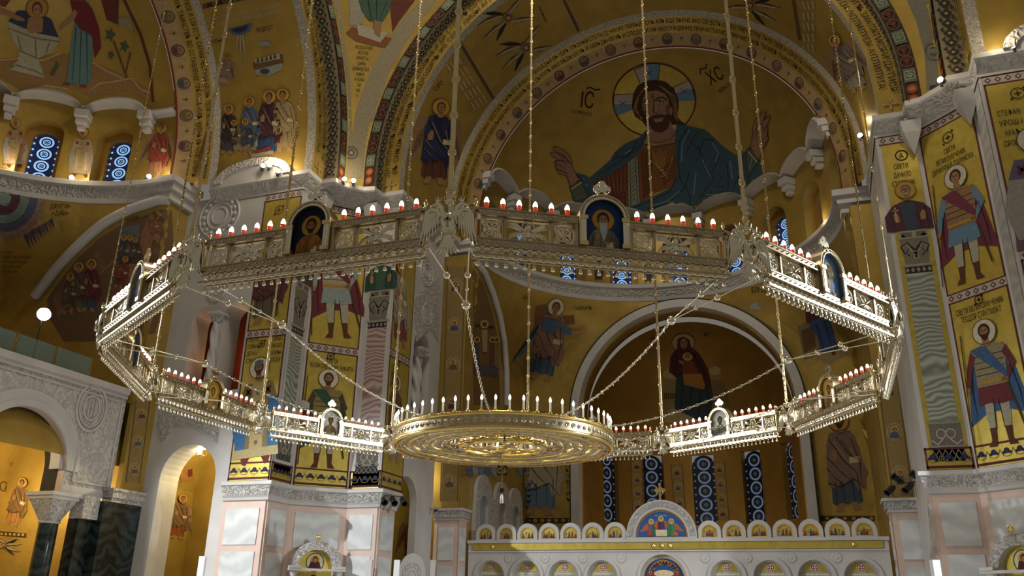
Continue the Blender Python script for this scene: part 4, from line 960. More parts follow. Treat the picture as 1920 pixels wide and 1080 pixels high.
# small uplights on the cornices
LAMPM = mat('uplight_lens', (1, .9, .7), .3, emit=(1, .86, .6), es=40)
UPL = []
def uplight(lab, p, grp=None):
    p = V(p); t = thing('cornice_uplight', lab, 'spotlight', grp, p); s = MB(); d = (V((0, -8, 20)) - p); d.z *= .25; d.normalize()
    s.lathe((0, 0, 0), [(.0, -.2), (.12, -.2), (.14, .05)], BLACKP, 12, d); s.box((-.05, -.05, -.3), (.1, 0, 0), (0, .1, 0), (0, 0, .3), BLACKP); s.build('housing', t)
    s = MB(); s.lathe((0, 0, 0), [(.12, .03), (.11, .07), (0, .08)], LAMPM, 12, d); s.build('lens', t); UPL.append(p)
for lab, px, py in (('first of the paired cornice uplights below the kneeling crowd', 493, 311), ('second of the paired cornice uplights below the kneeling crowd', 505, 310), ('brighter cornice uplight just below the paired ones', 521, 321)): uplight(lab, onY(px, py, 11.5))
uplight('uplight at the foot of the far pendentive, nearer the heart border', onX(646, 336, -14.2)); uplight('uplight at the foot of the far pendentive, nearer the inscription', onX(663, 339, -13.9))
uplight('large bright uplight on the near pier cornice at the frame edge', onY(1900, 86, 11.75)); uplight('uplight at the foot of the near pendentive by a blue cloth', onX(1764, 150, 14.2)); uplight('small uplight hanging beside the end of the ring inscription', onX(1613, 254, 11.6))
for lab, px, py in (('small floor lamp at the feet of the bishop nearest the frame edge', 8, 320), ('small floor lamp at the feet of the bishop between the blue windows', 134, 333), ('small floor lamp at the feet of the red winged angel', 279, 331)): uplight(lab, onZ(px, py, 22.95))
# lamp hanging in the doorway
hl = thing('hanging_lamp', 'small lit lamp hanging on a long cord in the golden doorway', 'lamp', None, onY(375, 848, 13.2)); s = MB(); s.tube([(0, 0, 0), (0, 0, 3.2)], .012, BLACKP, 5); s.build('cord', hl)
s = MB(); s.sphere((0, 0, 0), .1, LAMPM, 10, 7); s.build('globe', hl); s = MB()
for k in range(6): s.tube([(0, 0, -.05), (.3 * cos(k), .3 * sin(k), -.2), (.34 * cos(k), .34 * sin(k), -.05)], .015, GILT, 5)
s.build('arms', hl)
# tall white loudspeaker columns standing on the floor
for lab, px, py, Y in (('white loudspeaker column in front of the golden doorway', 381, 1062, 10.5), ('white loudspeaker column before the far pier beside the shrine', 693, 1065, 12.5), ('white loudspeaker column before the carved stele', 745, 1070, 15.5), ('white loudspeaker column beside the altar screen end', 812, 1072, 20), ('white loudspeaker column near the near-side shrine', 1752, 1062, 12.8)):
    p = onY(px, 1043 if px < 400 else 1050, Y); h = p.z; t = thing('loudspeaker', lab, 'loudspeaker', None, (p.x, p.y, 0)); t.rotation_euler = (0, 0, radians(20))
    s = MB(); s.box((-.13, -.12, .1), (.26, 0, 0), (0, .24, 0), (0, 0, h - .1), mat('speaker_white', (.75, .76, .78), .4)); s.build('cabinet', t)
    s = MB(); s.box((-.3, -.25, 0), (.6, 0, 0), (0, .5, 0), (0, 0, .1), BLACKP); s.build('base', t)
# pier dado panels
for nm, sx in (('northeast', -1), ('southeast', 1)):
    mb = MB(); pm = MB()
    def dado(a, d, n, u0, u1):
        mb.box(a + d * u0, d * (u1 - u0), n * .06, Z_ * 5.95, PINK)
        w = u1 - u0
        for z0, z1 in ((.5, 1.6), (1.8, 3.75), (4.05, 5.65)):
            pm.box(a + d * (u0 + w * .12) + n * .05 + Z_ * z0, d * (w * .76), n * .05, Z_ * (z1 - z0), MARBG)
    a, d, L, n = FACES[nm + 'jambN']; dado(a, d, n, L - 2.35, L - .02)
    for f in ('col1', 'B', 'col2'): a, d, L, n = FACES[nm + f]; dado(a, d, n, .02, L - .02)
    a, d, L, n = FACES[nm + 'jambE']; dado(a, d, n, .02, 1.6)
    mb.build('wall_dado_frame_' + nm, kind='structure'); pm.build('wall_dado_panel_' + nm, kind='structure')
# ================================================================ mosaics and inscriptions
def pm(key): return pxmap(SURF[key])
def frame(A, foot, top, flip=1):
    """unit figure space (feet at y=0, halo top at y=1) laid between two points; works in pixel (y down) or wall coordinates"""
    f, t = V(foot), V(top); u = t - f; px = A.px; r = V((-u.y, u.x)) if px else V((u.y, -u.x))
    A.T = lambda x, y: tuple(f + u * y + r * (x * flip)); A.S = u.length
def newart(key=None, mp=None, maxlen=None, step=.012, base=.012):
    A = Art(mp or pm(key), maxlen or (14 if mp is None else 99), step, base); A.px = mp is None; return A
INK = '1d140d'
def head(A, x, y, r, skin='9a7450', hair='3a2416', halo='b98d3a', beard=None, ring='5a3a1e', hat=None, L=0):
    A.part = 'halo'; A.ell(halo, x, y, r * 2.0, layer=L); A.ring(ring, x, y, r * 2.0, r * 2.0, r * .13, L + 1)
    A.part = 'head'; A.poly(skin, [(x - r * .45, y - r * .5), (x + r * .45, y - r * .5), (x + r * .7, y - r * 2.3), (x - r * .7, y - r * 2.3)], L + 1)
    A.ell(hair, x, y + r * .15, r * 1.02, r * 1.15, L + 2); A.ell(skin, x, y - r * .1, r * .72, r * .95, L + 3, n=16)
    if beard: A.poly(beard, [(x - r * .72, y - r * .2), (x - r * .35, y - r * .45), (x + r * .35, y - r * .45), (x + r * .72, y - r * .2), (x + r * .5, y - r * 1.1), (x, y - r * 1.45), (x - r * .5, y - r * 1.1)], L + 4)
    for s in (-1, 1): A.ell(INK, x + s * r * .28, y + r * .05, r * .13, r * .08, L + 4, n=8); A.line(INK, [(x + s * r * .1, y + r * .25), (x + s * r * .5, y + r * .27)], r * .09, L + 4)
    A.line('6b4a30', [(x, y + r * .1), (x - r * .08, y - r * .3)], r * .1, L + 4); A.line('5a2a20', [(x - r * .2, y - r * .52), (x + r * .2, y - r * .52)], r * .1, L + 5)
    if hat: A.poly(hat, [(x - r * .8, y + r * .45), (x + r * .8, y + r * .45), (x + r * .95, y + r * 1.25), (x, y + r * 1.55), (x - r * .95, y + r * 1.25)], L + 5)
def folds(A, m, lines, w=.006, L=6):
    for l in lines: A.line(m, l, [w] + [w * 1.2] * (len(l) - 2) + [w * .4], L)
def saint(A, kind, c1, c2, c3='8a7a5a', skin='9a7450', hair='3a2416', halo='b98d3a', beard='3a2416', hat=None):
    dk = INK
    if kind == 'soldier':
        A.part = 'cloak'; A.poly(c2, [(-.13, .77), (.13, .77), (.2, .55), (.27, .2), (.1, .26), (-.08, .26), (-.24, .17), (-.2, .5)], 0)
        folds(A, dk, [[(.16, .6), (.2, .4), (.21, .24)], [(-.16, .6), (-.18, .4), (-.17, .24)], [(.12, .5), (.14, .3)]])
        A.part = 'legs'
        for s in (-1, 1): A.poly('a7a38e', [(s * .02, .36), (s * .1, .36), (s * .1, .22), (s * .085, .12), (s * .04, .12), (s * .03, .22)], 2); A.poly('5a3420', [(s * .035, .14), (s * .09, .14), (s * .085, .05), (s * .12, .0), (s * .05, .0)], 3); A.line(dk, [(s * .02, .36), (s * .035, .13)], .006, 4)
        A.part = 'tunic'; A.poly(c3, [(-.12, .5), (.12, .5), (.15, .33), (.05, .31), (-.05, .33), (-.15, .32)], 4)
        A.part = 'armour'; A.poly(c1, [(-.15, .75), (-.05, .79), (.05, .79), (.15, .75), (.13, .6), (.13, .46), (-.13, .46), (-.13, .6)], 5)
        for i in range(5): A.line(dk, [(-.125, .5 + .05 * i), (.125, .5 + .05 * i)], .005, 6)
        A.line('a8853a', [(-.13, .49), (.13, .49)], .025, 7); A.poly(c2, [(-.15, .76), (-.02, .78), (.13, .55), (.12, .5), (-.05, .66)], 7)
        A.part = 'arms'
        A.poly(c3, [(-.15, .75), (-.11, .7), (-.17, .55), (-.19, .46), (-.23, .47), (-.2, .62)], 6); A.poly(skin, [(-.19, .47), (-.23, .48), (-.235, .43), (-.2, .43)], 7)
        A.poly(c3, [(.15, .75), (.11, .7), (.16, .6), (.09, .5), (.12, .47), (.21, .6)], 6); A.ell(skin, .1, .485, .025, layer=7, n=8)
        A.part = 'spear'; A.line('4a3a22', [(-.24, .02), (-.21, .9)], .009, 8); A.line('4a3a22', [(.12, .46), (.2, .1)], .014, 8)
    elif kind == 'stylite':
        A.part = 'habit'; A.poly(c1, [(-.24, .42), (.24, .42), (.24, .6), (.15, .72), (.05, .76), (-.05, .76), (-.15, .72), (-.24, .6)], 1); A.poly(c2, [(-.08, .74), (.08, .74), (.05, .42), (-.05, .42)], 2)
        folds(A, dk, [[(-.15, .68), (-.17, .45)], [(.15, .68), (.17, .45)], [(.08, .6), (.1, .43)]])
        A.part = 'hands'
        for s in (-1, 1): A.poly(skin, [(s * .1, .52), (s * .15, .53), (s * .16, .62), (s * .13, .64), (s * .1, .6)], 4)
        A.line('b9a070', [(-.13, .52), (-.13, .7)], .015, 5); A.line('b9a070', [(-.16, .66), (-.1, .66)], .015, 5)
    elif kind == 'bishop':
        A.part = 'vestment'; A.poly(c1, [(-.14, .75), (.14, .75), (.2, .6), (.23, .1), (-.23, .1), (-.2, .6)], 0); A.poly(c2, [(-.2, .6), (-.26, .36), (-.2, .1), (-.12, .1), (-.1, .6)], 1); A.poly(c2, [(.2, .6), (.26, .36), (.2, .1), (.12, .1), (.1, .6)], 1)
        A.part = 'stole'; A.poly(c3, [(-.06, .75), (.06, .75), (.07, .1), (-.07, .1)], 2); A.poly(c3, [(-.23, .15), (.23, .15), (.24, .07), (-.24, .07)], 3)
        for i in range(6): A.ell('8a6a3a', 0, .2 + .09 * i, .02, layer=4, n=8)
        for s in (-1, 1): A.line('5a2020', [(s * .08, .7), (s * .13, .64)], .02, 4); A.line('5a2020', [(s * .13, .7), (s * .08, .64)], .02, 4); A.poly('6a2a30', [(s * .06, .07), (s * .15, .07), (s * .14, .02), (s * .1, .0)], 1)
        A.part = 'hands'; A.poly(skin, [(.06, .5), (.12, .5), (.11, .58), (.08, .58)], 5); A.poly('8f7f4a', [(-.12, .42), (-.02, .42), (-.02, .55), (-.12, .55)], 5)
    else:
        if kind == 'angel':
            A.part = 'wings'
            for s in (-1, 1):
                A.poly('8a6a4a', [(s * .08, .72), (s * .2, .8), (s * .26, .7), (s * .3, .4), (s * .34, .12), (s * .22, .3), (s * .13, .55)], 0)
                for i in range(4): A.line('3a3428', [(s * (.12 + .03 * i), .7 - .04 * i), (s * (.2 + .035 * i), .42 - .06 * i)], .007, 1)
        A.part = 'robe'; A.poly(c1, [(-.1, .78), (.1, .78), (.15, .62), (.14, .3), (.15, .08), (.1, .06), (.06, .09), (.0, .06), (-.06, .09), (-.11, .06), (-.15, .09), (-.14, .3), (-.15, .6)], 1)
        folds(A, dk, [[(-.1, .3), (-.11, .08)], [(-.04, .3), (-.03, .08)], [(.06, .3), (.07, .08)], [(.12, .35), (.13, .08)]])
        A.part = 'mantle'; A.poly(c2, [(-.11, .78), (.04, .79), (.13, .74), (.17, .6), (.19, .45), (.23, .36), (.2, .3), (.19, .19), (.15, .22), (.12, .17), (.07, .31), (.0, .25), (-.05, .29), (-.1, .22), (-.17, .27), (-.16, .5), (-.15, .66)], 3)
        folds(A, dk, [[(-.12, .72), (.0, .5), (.12, .36)], [(-.16, .55), (-.05, .4), (.05, .3)], [(.1, .7), (.16, .45), (.15, .25)], [(-.05, .74), (.06, .55), (.16, .48)], [(-.17, .44), (-.1, .34), (-.02, .26)], [(.0, .7), (.1, .52)], [(-.18, .3), (-.06, .24), (.08, .31), (.18, .21)]]); folds(A, 'b8ac94', [[(-.08, .7), (.03, .5), (.13, .4)], [(-.14, .5), (-.03, .37)], [(.08, .62), (.14, .42)], [(-.15, .4), (-.06, .31)]], .005)
        A.part = 'hands'; A.poly(skin, [(-.12, .5), (-.06, .5), (-.05, .6), (-.08, .62), (-.12, .56)], 5); A.poly('c9b98a', [(.06, .46), (.16, .46), (.16, .52), (.06, .52)], 5)
        A.part = 'feet'
        for s in (-1, 1): A.poly(skin, [(s * .03, .08), (s * .09, .08), (s * .13, .0), (s * .05, .0)], 2)
    head(A, 0, .885, .05, skin, hair, halo, beard, hat=hat, L=8)
def inscr(A, rows, cx, z0, dz, w, h, m=INK):
    A.part = 'lettering'; s = 1 if not A.px else -1
    for i, r in enumerate(rows): k = len(r) / max(len(q) for q in rows); A.text(m, r, [(cx - w * k / 2, z0 - i * dz), (cx + w * k / 2, z0 - i * dz)], h, 2)

# ---- great half-length figure in the conch
A = newart('conch_east', step=.008); A.T = lambda x, y: (x / 3.273 + 1000, y / 3.273 + 90)
A.part = 'halo'; A.ell(GOLDB, 742, 318, 254, 226, 0, n=40)
for w, b in (([(620, 135), (700, 98), (708, 195), (655, 215)], [(700, 98), (778, 100), (765, 200), (708, 195)]), ([(497, 285), (610, 280), (605, 345), (490, 345)], [(490, 345), (605, 345), (612, 378), (512, 415)]), ([(860, 240), (955, 198), (978, 248), (870, 278)], [(870, 278), (978, 248), (998, 322), (890, 325)])):
    A.poly('a89a90', w, 1); A.poly('5f7f96', b, 1); A.line('4a2418', w + b[1:] if False else [w[0], w[1]], 1.2, 2); A.line('4a2418', [w[0], w[-1]], 1.6, 2); A.line('4a2418', [b[1], b[2]], 1.6, 2)
for x, y in ((708, 152), (550, 338), (925, 262)):
    for q in (-1, 1): A.line('4a3a30', [(x - 22, y - q * 16), (x + 22, y + q * 16)], 1.2, 3)
A.ring('4a2418', 742, 318, 254, 226, 2.6, 3, n=48)
A.part = 'hair'; A.poly('3f281a', [(605, 340), (612, 280), (640, 230), (690, 200), (750, 192), (810, 205), (860, 245), (888, 300), (893, 360), (882, 415), (905, 445), (940, 472), (880, 468), (845, 470), (700, 492), (670, 450), (625, 420), (608, 380)], 4)
for i in range(7):
    A.line('8a6a44', [(700 - i * 4, 225 + i * 3), (650 - i * 4, 290 + i * 6), (632 - i * 3, 360 + i * 4), (660 + i * 2, 440 - i * 2)], .7, 5); A.line('8a6a44', [(770 + i * 4, 225 + i * 2), (835 + i * 7, 285 + i * 2), (862 + i * 3, 350), (866 + i * 4, 425 + i * 5)], .7, 5)
A.part = 'face'; SK, SKS = '957258', '6e4d38'
A.poly(SK, [(712, 470), (840, 440), (858, 490), (885, 520), (880, 585), (800, 600), (690, 582), (705, 520)], 5)
A.poly(SK, [(666, 335), (678, 292), (703, 264), (760, 256), (806, 276), (830, 310), (836, 365), (838, 405), (830, 445), (800, 485), (740, 485), (714, 445), (688, 410), (670, 372)], 6)
A.ell(SK, 846, 385, 9, 26, 6); A.poly(SKS, [(720, 280), (740, 275), (742, 330), (745, 390), (732, 385), (736, 330)], 7)
A.poly(SKS, [(672, 345), (680, 400), (712, 440), (700, 400), (684, 370)], 7); A.poly(SKS, [(828, 330), (838, 400), (815, 405), (812, 360)], 7)
A.poly('4a2e20', [(706, 428), (738, 408), (775, 402), (812, 408), (838, 400), (842, 440), (828, 490), (792, 516), (752, 514), (722, 490)], 7); A.poly(SK, [(735, 432), (800, 424), (792, 448), (748, 455)], 8); A.line('6b2f24', [(734, 425), (768, 428), (802, 420)], 1.6, 9)
for pts, wd in (([(668, 332), (688, 316), (716, 326)], 2.2), ([(744, 322), (764, 302), (795, 298), (822, 318)], 2.4), ([(672, 350), (690, 336), (710, 348)], 1.4), ([(748, 332), (775, 316), (802, 328)], 1.6), ([(676, 356), (692, 360), (708, 352)], 1), ([(752, 336), (778, 342), (800, 332)], 1)): A.line('24150c', pts, wd, 9)
A.ell('d0bfa4', 691, 348, 13, 7, 8); A.ell('24150c', 692, 347, 6.5, 6.5, 9); A.ell('d0bfa4', 776, 329, 19, 9, 8); A.ell('24150c', 776, 328, 8, 8, 9)
A.line('3f2618', [(742, 330), (741, 360), (736, 388), (752, 398), (768, 386)], 1.3, 9); A.line('b59a7c', [(752, 320), (753, 388)], 1.6, 9); A.line('4a2e20', [(700, 560), (760, 580), (840, 560), (872, 520)], 1.2, 7)
A.part = 'tunic'; A.poly('7d5228', [(668, 582), (740, 606), (872, 583), (884, 700), (884, 780), (860, 852), (740, 892), (640, 985), (560, 985), (575, 700), (640, 625)], 4); A.poly('6b3520', [(345, 808), (400, 780), (575, 695), (572, 985), (500, 975), (430, 935), (385, 880)], 4)
A.line('3a1a10', [(668, 582), (740, 606), (872, 583)], 2.2, 6)
for i in range(9): A.line('c49a4a', [(730 + i * 14, 625 + (i % 3) * 8), (738 + i * 10, 700 + 8 * i), (790 + i * 6, 760 + 7 * i)] if i < 7 else [(860, 640 + 20 * (i - 6)), (820, 740 + 20 * (i - 6)), (780, 790)], .9, 6)
for i in range(8): A.line('3a1c12', [(660 + 9 * i, 610 + (i % 2) * 30), (668 + 8 * i, 760), (675 + 6 * i, 930 - 5 * i)], .9, 6)
for i in range(6): A.line('3a1a10', [(420 + 26 * i, 800 - 14 * i), (440 + 24 * i, 900), (470 + 18 * i, 965)], 1.1, 6); A.line('a8763a', [(432 + 26 * i, 800 - 14 * i), (452 + 22 * i, 880)], .8, 6)
for i in range(6): A.line('2a140c', [(880, 665 + 22 * i), (820 - 3 * i, 730 + 20 * i), (760 + 8 * i, 745 + 20 * i)], 1, 7)
A.part = 'clavus'; A.poly('8c8c78', [(578, 702), (640, 662), (655, 948), (582, 980)], 6)
for a, b in (((578, 702), (582, 980)), ((640, 662), (655, 948)), ((592, 696), (598, 972)), ((626, 672), (640, 952))): A.line('2a2418', [a, b], 1.2, 7)
for i in range(9): A.line('3f4438', [(600, 720 + 28 * i), (626, 695 + 28 * i)], .9, 7); A.ell('d8d2b8', 585 + .2 * i, 715 + 29 * i, 3, layer=8, n=6); A.ell('d8d2b8', 634 + 1.4 * i, 690 + 29 * i, 3, layer=8, n=6)
A.part = 'mantle'; MB1, MB2, MB3 = '3b5360', '22323a', '6a838c'
A.poly(MB1, [(706, 490), (652, 548), (560, 590), (502, 636), (470, 690), (400, 750), (342, 797), (372, 812), (480, 772), (600, 682), (652, 640), (690, 560)], 7)
A.poly(MB1, [(262, 765), (320, 780), (368, 812), (384, 900), (330, 945), (300, 992), (236, 996), (232, 920), (290, 850)], 5)
A.poly(MB1, [(880, 465), (940, 475), (1050, 500), (1110, 550), (1160, 600), (1240, 656), (1300, 640), (1335, 598), (1392, 690), (1412, 800), (1392, 862), (1300, 900), (1262, 968), (1200, 955), (1120, 962), (1060, 992), (980, 1035), (820, 1012), (700, 1004), (556, 990), (700, 930), (800, 880), (860, 852), (884, 780), (872, 640), (868, 560)], 7)
for l in ([(700, 500), (660, 600), (560, 660), (490, 680)], [(640, 560), (600, 640), (520, 700), (400, 775)], [(500, 640), (540, 670), (600, 665)], [(950, 490), (900, 560), (890, 700), (900, 800), (960, 900), (970, 1020)], [(1010, 500), (940, 640), (1000, 700), (1050, 560)], [(1050, 560), (1110, 560)], [(1015, 600), (1060, 720), (1110, 800), (1020, 920), (1100, 880), (1080, 930), (1180, 870)], [(1150, 660), (1100, 760), (1170, 790), (1110, 850), (1180, 850)], [(880, 790), (840, 880), (740, 930), (600, 985)], [(960, 760), (930, 860), (820, 960), (700, 990)], [(1190, 700), (1200, 800), (1195, 950)], [(1290, 660), (1270, 780), (1230, 860)], [(1300, 900), (1330, 780), (1380, 700)], [(930, 500), (960, 560), (1030, 640)], [(270, 780), (320, 830), (350, 920)]): A.line(MB2, l, 1.7, 9)
for l in ([(960, 500), (915, 580), (910, 700)], [(1100, 580), (1140, 640), (1120, 700)], [(1040, 680), (1090, 790)], [(600, 620), (560, 650)], [(1210, 690), (1225, 800)], [(900, 880), (820, 940), (720, 970)], [(1000, 760), (985, 900)], [(1350, 660), (1330, 740)], [(300, 800), (330, 850)], [(1060, 900), (1150, 900)]): A.line(MB3, l, 2.2, 9)
A.part = 'cuff'
for p, l0, l1 in (([(220, 852), (290, 808), (332, 920), (252, 945)], (228, 866), (296, 822)), ([(1306, 642), (1338, 608), (1388, 692), (1322, 792)], (1322, 632), (1382, 704))):
    A.poly('565f4c', p, 8); A.line('c9c0a0', [l0, l1], 1.6, 9); A.line(INK, p + p[:1], 1.2, 9)
A.part = 'hand'
FI = [[(196, 770), (138, 742), (130, 700), (168, 684), (212, 695), (238, 722), (266, 790), (284, 802), (228, 852)], [(118, 605), (150, 606), (190, 630), (225, 665), (238, 705), (212, 700), (182, 655), (124, 626)], [(100, 640), (128, 638), (180, 668), (216, 692), (196, 706), (120, 668)], [(135, 690), (170, 686), (205, 715), (180, 728), (140, 712)], [(130, 715), (165, 718), (200, 745), (170, 752), (136, 738)], [(140, 745), (175, 748), (205, 770), (195, 782), (150, 768)],
      [(1335, 622), (1345, 540), (1372, 490), (1418, 482), (1440, 520), (1446, 560), (1422, 602), (1384, 692)], [(1372, 500), (1382, 430), (1404, 398), (1432, 388), (1422, 430), (1404, 482)], [(1402, 480), (1420, 440), (1452, 414), (1460, 426), (1438, 470), (1420, 505)], [(1418, 510), (1436, 480), (1444, 492), (1436, 540), (1420, 550)], [(1350, 560), (1352, 480), (1372, 424), (1386, 430), (1384, 470), (1372, 540)], [(1410, 560), (1440, 535), (1448, 560), (1418, 590)]]
for i, f in enumerate(FI): A.poly('94705a', f, 8 + (i % 6 > 0)); A.line('4a2c1e', f + f[:1], .9, 10)
A.part = 'lettering'
A.text(INK, 'IС', [(282, 362), (372, 372)], (-32, -32), 2); A.line(INK, [(326, 246), (350, 240), (380, 258), (410, 252)], 2.4, 2); A.text(INK, 'О ПАНТО', [(236, 396), (360, 420)], -6.5, 2)
A.text(INK, 'ХС', [(1088, 228), (1180, 180)], -27, 2); A.line(INK, [(1026, 160), (1026, 128), (1060, 122), (1064, 94)], 2.4, 2); A.text(INK, 'КРАТ', [(1146, 276), (1214, 232)], -8, 2)
A.build('conch_mosaic', 'giant half-length bearded haloed man in blue mantle with outspread hands on the gold conch', 'mosaic')

# ---- arch bands: hearts, lattice, lettering (all three great arches)
T1 = 'ДА МОЛЧИТЪ ВСЯКАЯ ПЛОТЬ ЧЕЛОВѢЧА И ДА СТОИТЪ СО СТРАХОМЪ И ТРЕПЕТОМЪ И НИЧТОЖЕ ЗЕМНОЕ ВЪ СЕБѢ ДА ПОМЫШЛЯЕТЪ ЦАРЬ БО ЦАРСТВУЮЩИХЪ ПРИХОДИТЪ ЗАКЛАТИСЯ И ДАТИСЯ'
T2 = 'ВЪ СНѢДЬ ВѢРНЫМЪ ПРЕДХОДЯТЪ ЖЕ СЕМУ ЛИЦЫ АГГЕЛЬСТІИ СО ВСЯКИМЪ НАЧАЛОМЪ И ВЛАСТІЮ ЛИЦА ЗАКРЫВАЮЩЕ И ВОПІЮЩЕ ПѢСНЬ АЛЛИЛУІА АЛЛИЛУІА АЛЛИЛУІА'
N1 = 'СЛАВА ТЕБѢ ПОКАЗАВШЕМУ НАМЪ СВѢТЪ СЛАВА ВЪ ВЫШНИХЪ БОГУ И НА ЗЕМЛИ МИРЪ ВО ЧЕЛОВѢЦѢХЪ БЛАГОВОЛЕНІЕ ХВАЛИМЪ ТЯ БЛАГОСЛОВИМЪ ТЯ КЛАНЯЕМЪ ТИСЯ СЛАВОСЛОВИМЪ ТЯ'
N2 = 'РОЖДЕСТВО ТВОЕ ХРИСТЕ БОЖЕ НАШЪ ВОЗСІЯ МІРОВИ СВѢТЪ РАЗУМА ВЪ НЕМЪ БО ЗВѢЗДАМЪ СЛУЖАЩІИ ЗВѢЗДОЮ УЧАХУСЯ ТЕБѢ КЛАНЯТИСЯ СОЛНЦУ ПРАВДЫ И ТЕБЕ ВѢДѢТИ СЪ ВЫСОТЫ ВОСТОКА'
def line_on(A, t, a0, a1, b, h): n = 60; A.text(INK, t, [(a0 + (a1 - a0) * i / n, b) for i in range(n + 1)], h, 1)
for nm, w in (('east', 'far'), ('north', 'side'), ('south', 'near')):
    rf = ROT[nm]
    A = Art(arcmap(rf, lambda b: (14.53 - .0 * b, b), (-1, 0)), .5, .012, .03); A.px = False
    k = 0; a = -STILT + .1
    while a < LARC + STILT - .5:
        if k % 2 == 0:
            L = 1.15
            for q in (.3, .82):
                y = a + q
                if k == 0 or a > LARC + .4: A.ell('8a4526', y, 13.42, .24, .22, 1, n=14); A.ell('a8703c', y, 13.42, .12, .14, 2, n=10)
                else:
                    A.poly('5a2c24', [(y - .24, 13.42), (y - .1, 13.66), (y + .02, 13.5), (y + .16, 13.5), (y + .24, 13.42), (y + .16, 13.34), (y + .02, 13.34), (y - .1, 13.2)], 1); A.ring('7a6250', y, 13.42, .25, .27, .03, 2, n=14); A.ell('7a4a3a', y - .02, 13.42, .06, layer=2, n=8)
        else:
            L = .72; A.poly('5f6a58', [(a, 13.17), (a + L - .06, 13.17), (a + L - .06, 13.68), (a, 13.68)], 1); c = a + L / 2 - .03
            for q in range(4): A.ring('a8aa90', c + .14 * cos(q * pi / 2 + .78), 13.42 + .14 * sin(q * pi / 2 + .78), .11, .11, .03, 2, n=10)
            A.ring('a8aa90', c, 13.42, .1, .1, .03, 3, n=10)
        a += L; k += 1
    A.merge = None; A.build('heart_border', 'band of red hearts and grey-green squares on the %s great arch' % w, 'border')
    A = Art(arcmap(rf, lambda b: (b, 13.08), (0, -1)), .5, .012, .03); a = -STILT + .2
    while a < LARC + STILT - .2: A.poly('3a3226', [(a - .2, 14.97), (a, 14.72), (a + .2, 14.97), (a, 15.22)], 1); A.poly('a89c80', [(a - .07, 14.97), (a, 14.88), (a + .07, 14.97), (a, 15.06)], 2); [A.poly('3a3226', [(a + .2, 14.97 + s * .35), (a + .32, 14.97 + s * .2), (a + .08, 14.97 + s * .2)], 1) for s in (-1, 1)]; a += .44
    A.build('lattice_border', 'cream and black diamond lattice strip inside the %s great arch' % w, 'border')
    A = Art(arcmap(rf, lambda b: (15.36 - (b - 12.05) * .02, b), (-1, 0)), .6, .012, .03)
    line_on(A, T1 if nm == 'east' else N1, -.35, LARC + .2, 12.66, .3); line_on(A, T2 if nm == 'east' else N2, -.25, LARC + .0, 12.2, .3)
    for q in (-.85, LARC + .8): A.poly('a08a5a', [(q - .3, 12.52), (q + .3, 12.52), (q + .3, 12.62), (q - .3, 12.62)], 0); A.poly('a08a5a', [(q - .05, 12.25), (q + .05, 12.25), (q + .05, 12.9), (q - .05, 12.9)], 0)
    A.build('arch_inscription', 'two lines of black church lettering around the %s great arch' % w, 'inscription')
W2 = 2.359
def ringprof(b): t = -b / W2; return (PR[5][0] + 2.0 * t, PR[5][1] - 1.25 * t)
R1 = 'ВѢРУЮ ГОСПОДИ И ИСПОВѢДУЮ ЯКО ТЫ ЕСИ ВОИСТИННУ ХРІСТОСЪ СЫНЪ БГА ЖИВАГО ПРИШЕДЫЙ ВЪ МІРЪ ГРѢШНЫЯ СПСТИ Ѿ НИХЖЕ ПЕРВЫЙ ЕСМЬ АЗЪ ЕЩЕ ВѢРУЮ ЯКО СІЕ ЕСТЬ САМОЕ ПРЕЧИСТОЕ ТѢЛО ТВОЕ И СІЯ ЕСТЬ САМАЯ ЧЕСТНАЯ КРОВЬ ТВОЯ МОЛЮСЯ УБО ТЕБѢ ПОМИЛУЙ'
R2 = 'МЯ И ПРОСТИ МИ ПРЕГРѢШЕНІЯ МОЯ ВОЛЬНАЯ И НЕВОЛЬНАЯ ЯЖЕ СЛОВОМЪ ЯЖЕ ДѢЛОМЪ ЯЖЕ ВѢДѢНІЕМЪ И НЕВѢДѢНІЕМЪ И СПОДОБИ МЯ НЕОСУЖДЕННО ПРИЧАСТИТИСЯ ПРЕЧИСТЫХЪ ТВОИХЪ ТАИНСТВЪ ВО ОСТАВЛЕНІЕ ГРѢХОВЪ И ВЪ ЖИЗНЬ ВѢЧНУЮ АМИНЬ'
for nm, w in (('east', 'far'), ('north', 'side')):
    A = Art(arcmap(ROT[nm], ringprof, (-.53, -.85)), .6, .012, .03); line_on(A, R1, -.9, LARC + .9, -.325 * W2, .27); line_on(A, R2, -.9, LARC + .9, -.53 * W2, .27)
    A.build('ring_inscription', 'two dense lines of small lettering on the ring framing the %s conch' % w, 'inscription')
    n = 19
    for i in range(n):
        a = LARC * (i + .5) / n; A = Art(arcmap(ROT[nm], ringprof, (-.53, -.85)), .5, .008, .02); b = -.765 * W2
        A.ell('a8987c', a, b, .46, .44, 0); A.ell('6a5438', a, b, .4, .38, 1); A.poly(('5a3430', '3f4850', '6a5a44')[i % 3], [(a - .28, b - .26), (a + .28, b - .26), (a + .17, b + .02), (a - .17, b + .02)], 2); A.ell('a0824f', a, b + .1, .19, layer=2, n=12); A.ell('4a3020', a, b + .1, .12, layer=3, n=10); A.ell('8f6c4c', a, b + .08, .075, .1, 4, n=8)
        A.line(INK, [(a + .98, b - .15), (a + .98, b + .15)], .03, 0); A.line(INK, [(a + .86, b + .05), (a + 1.1, b + .05)], .03, 0)
        A.build('arch_medallion', 'small round bust medallion on the ring framing the %s conch' % w, 'medallion', 'medallions of the %s ring' % w)
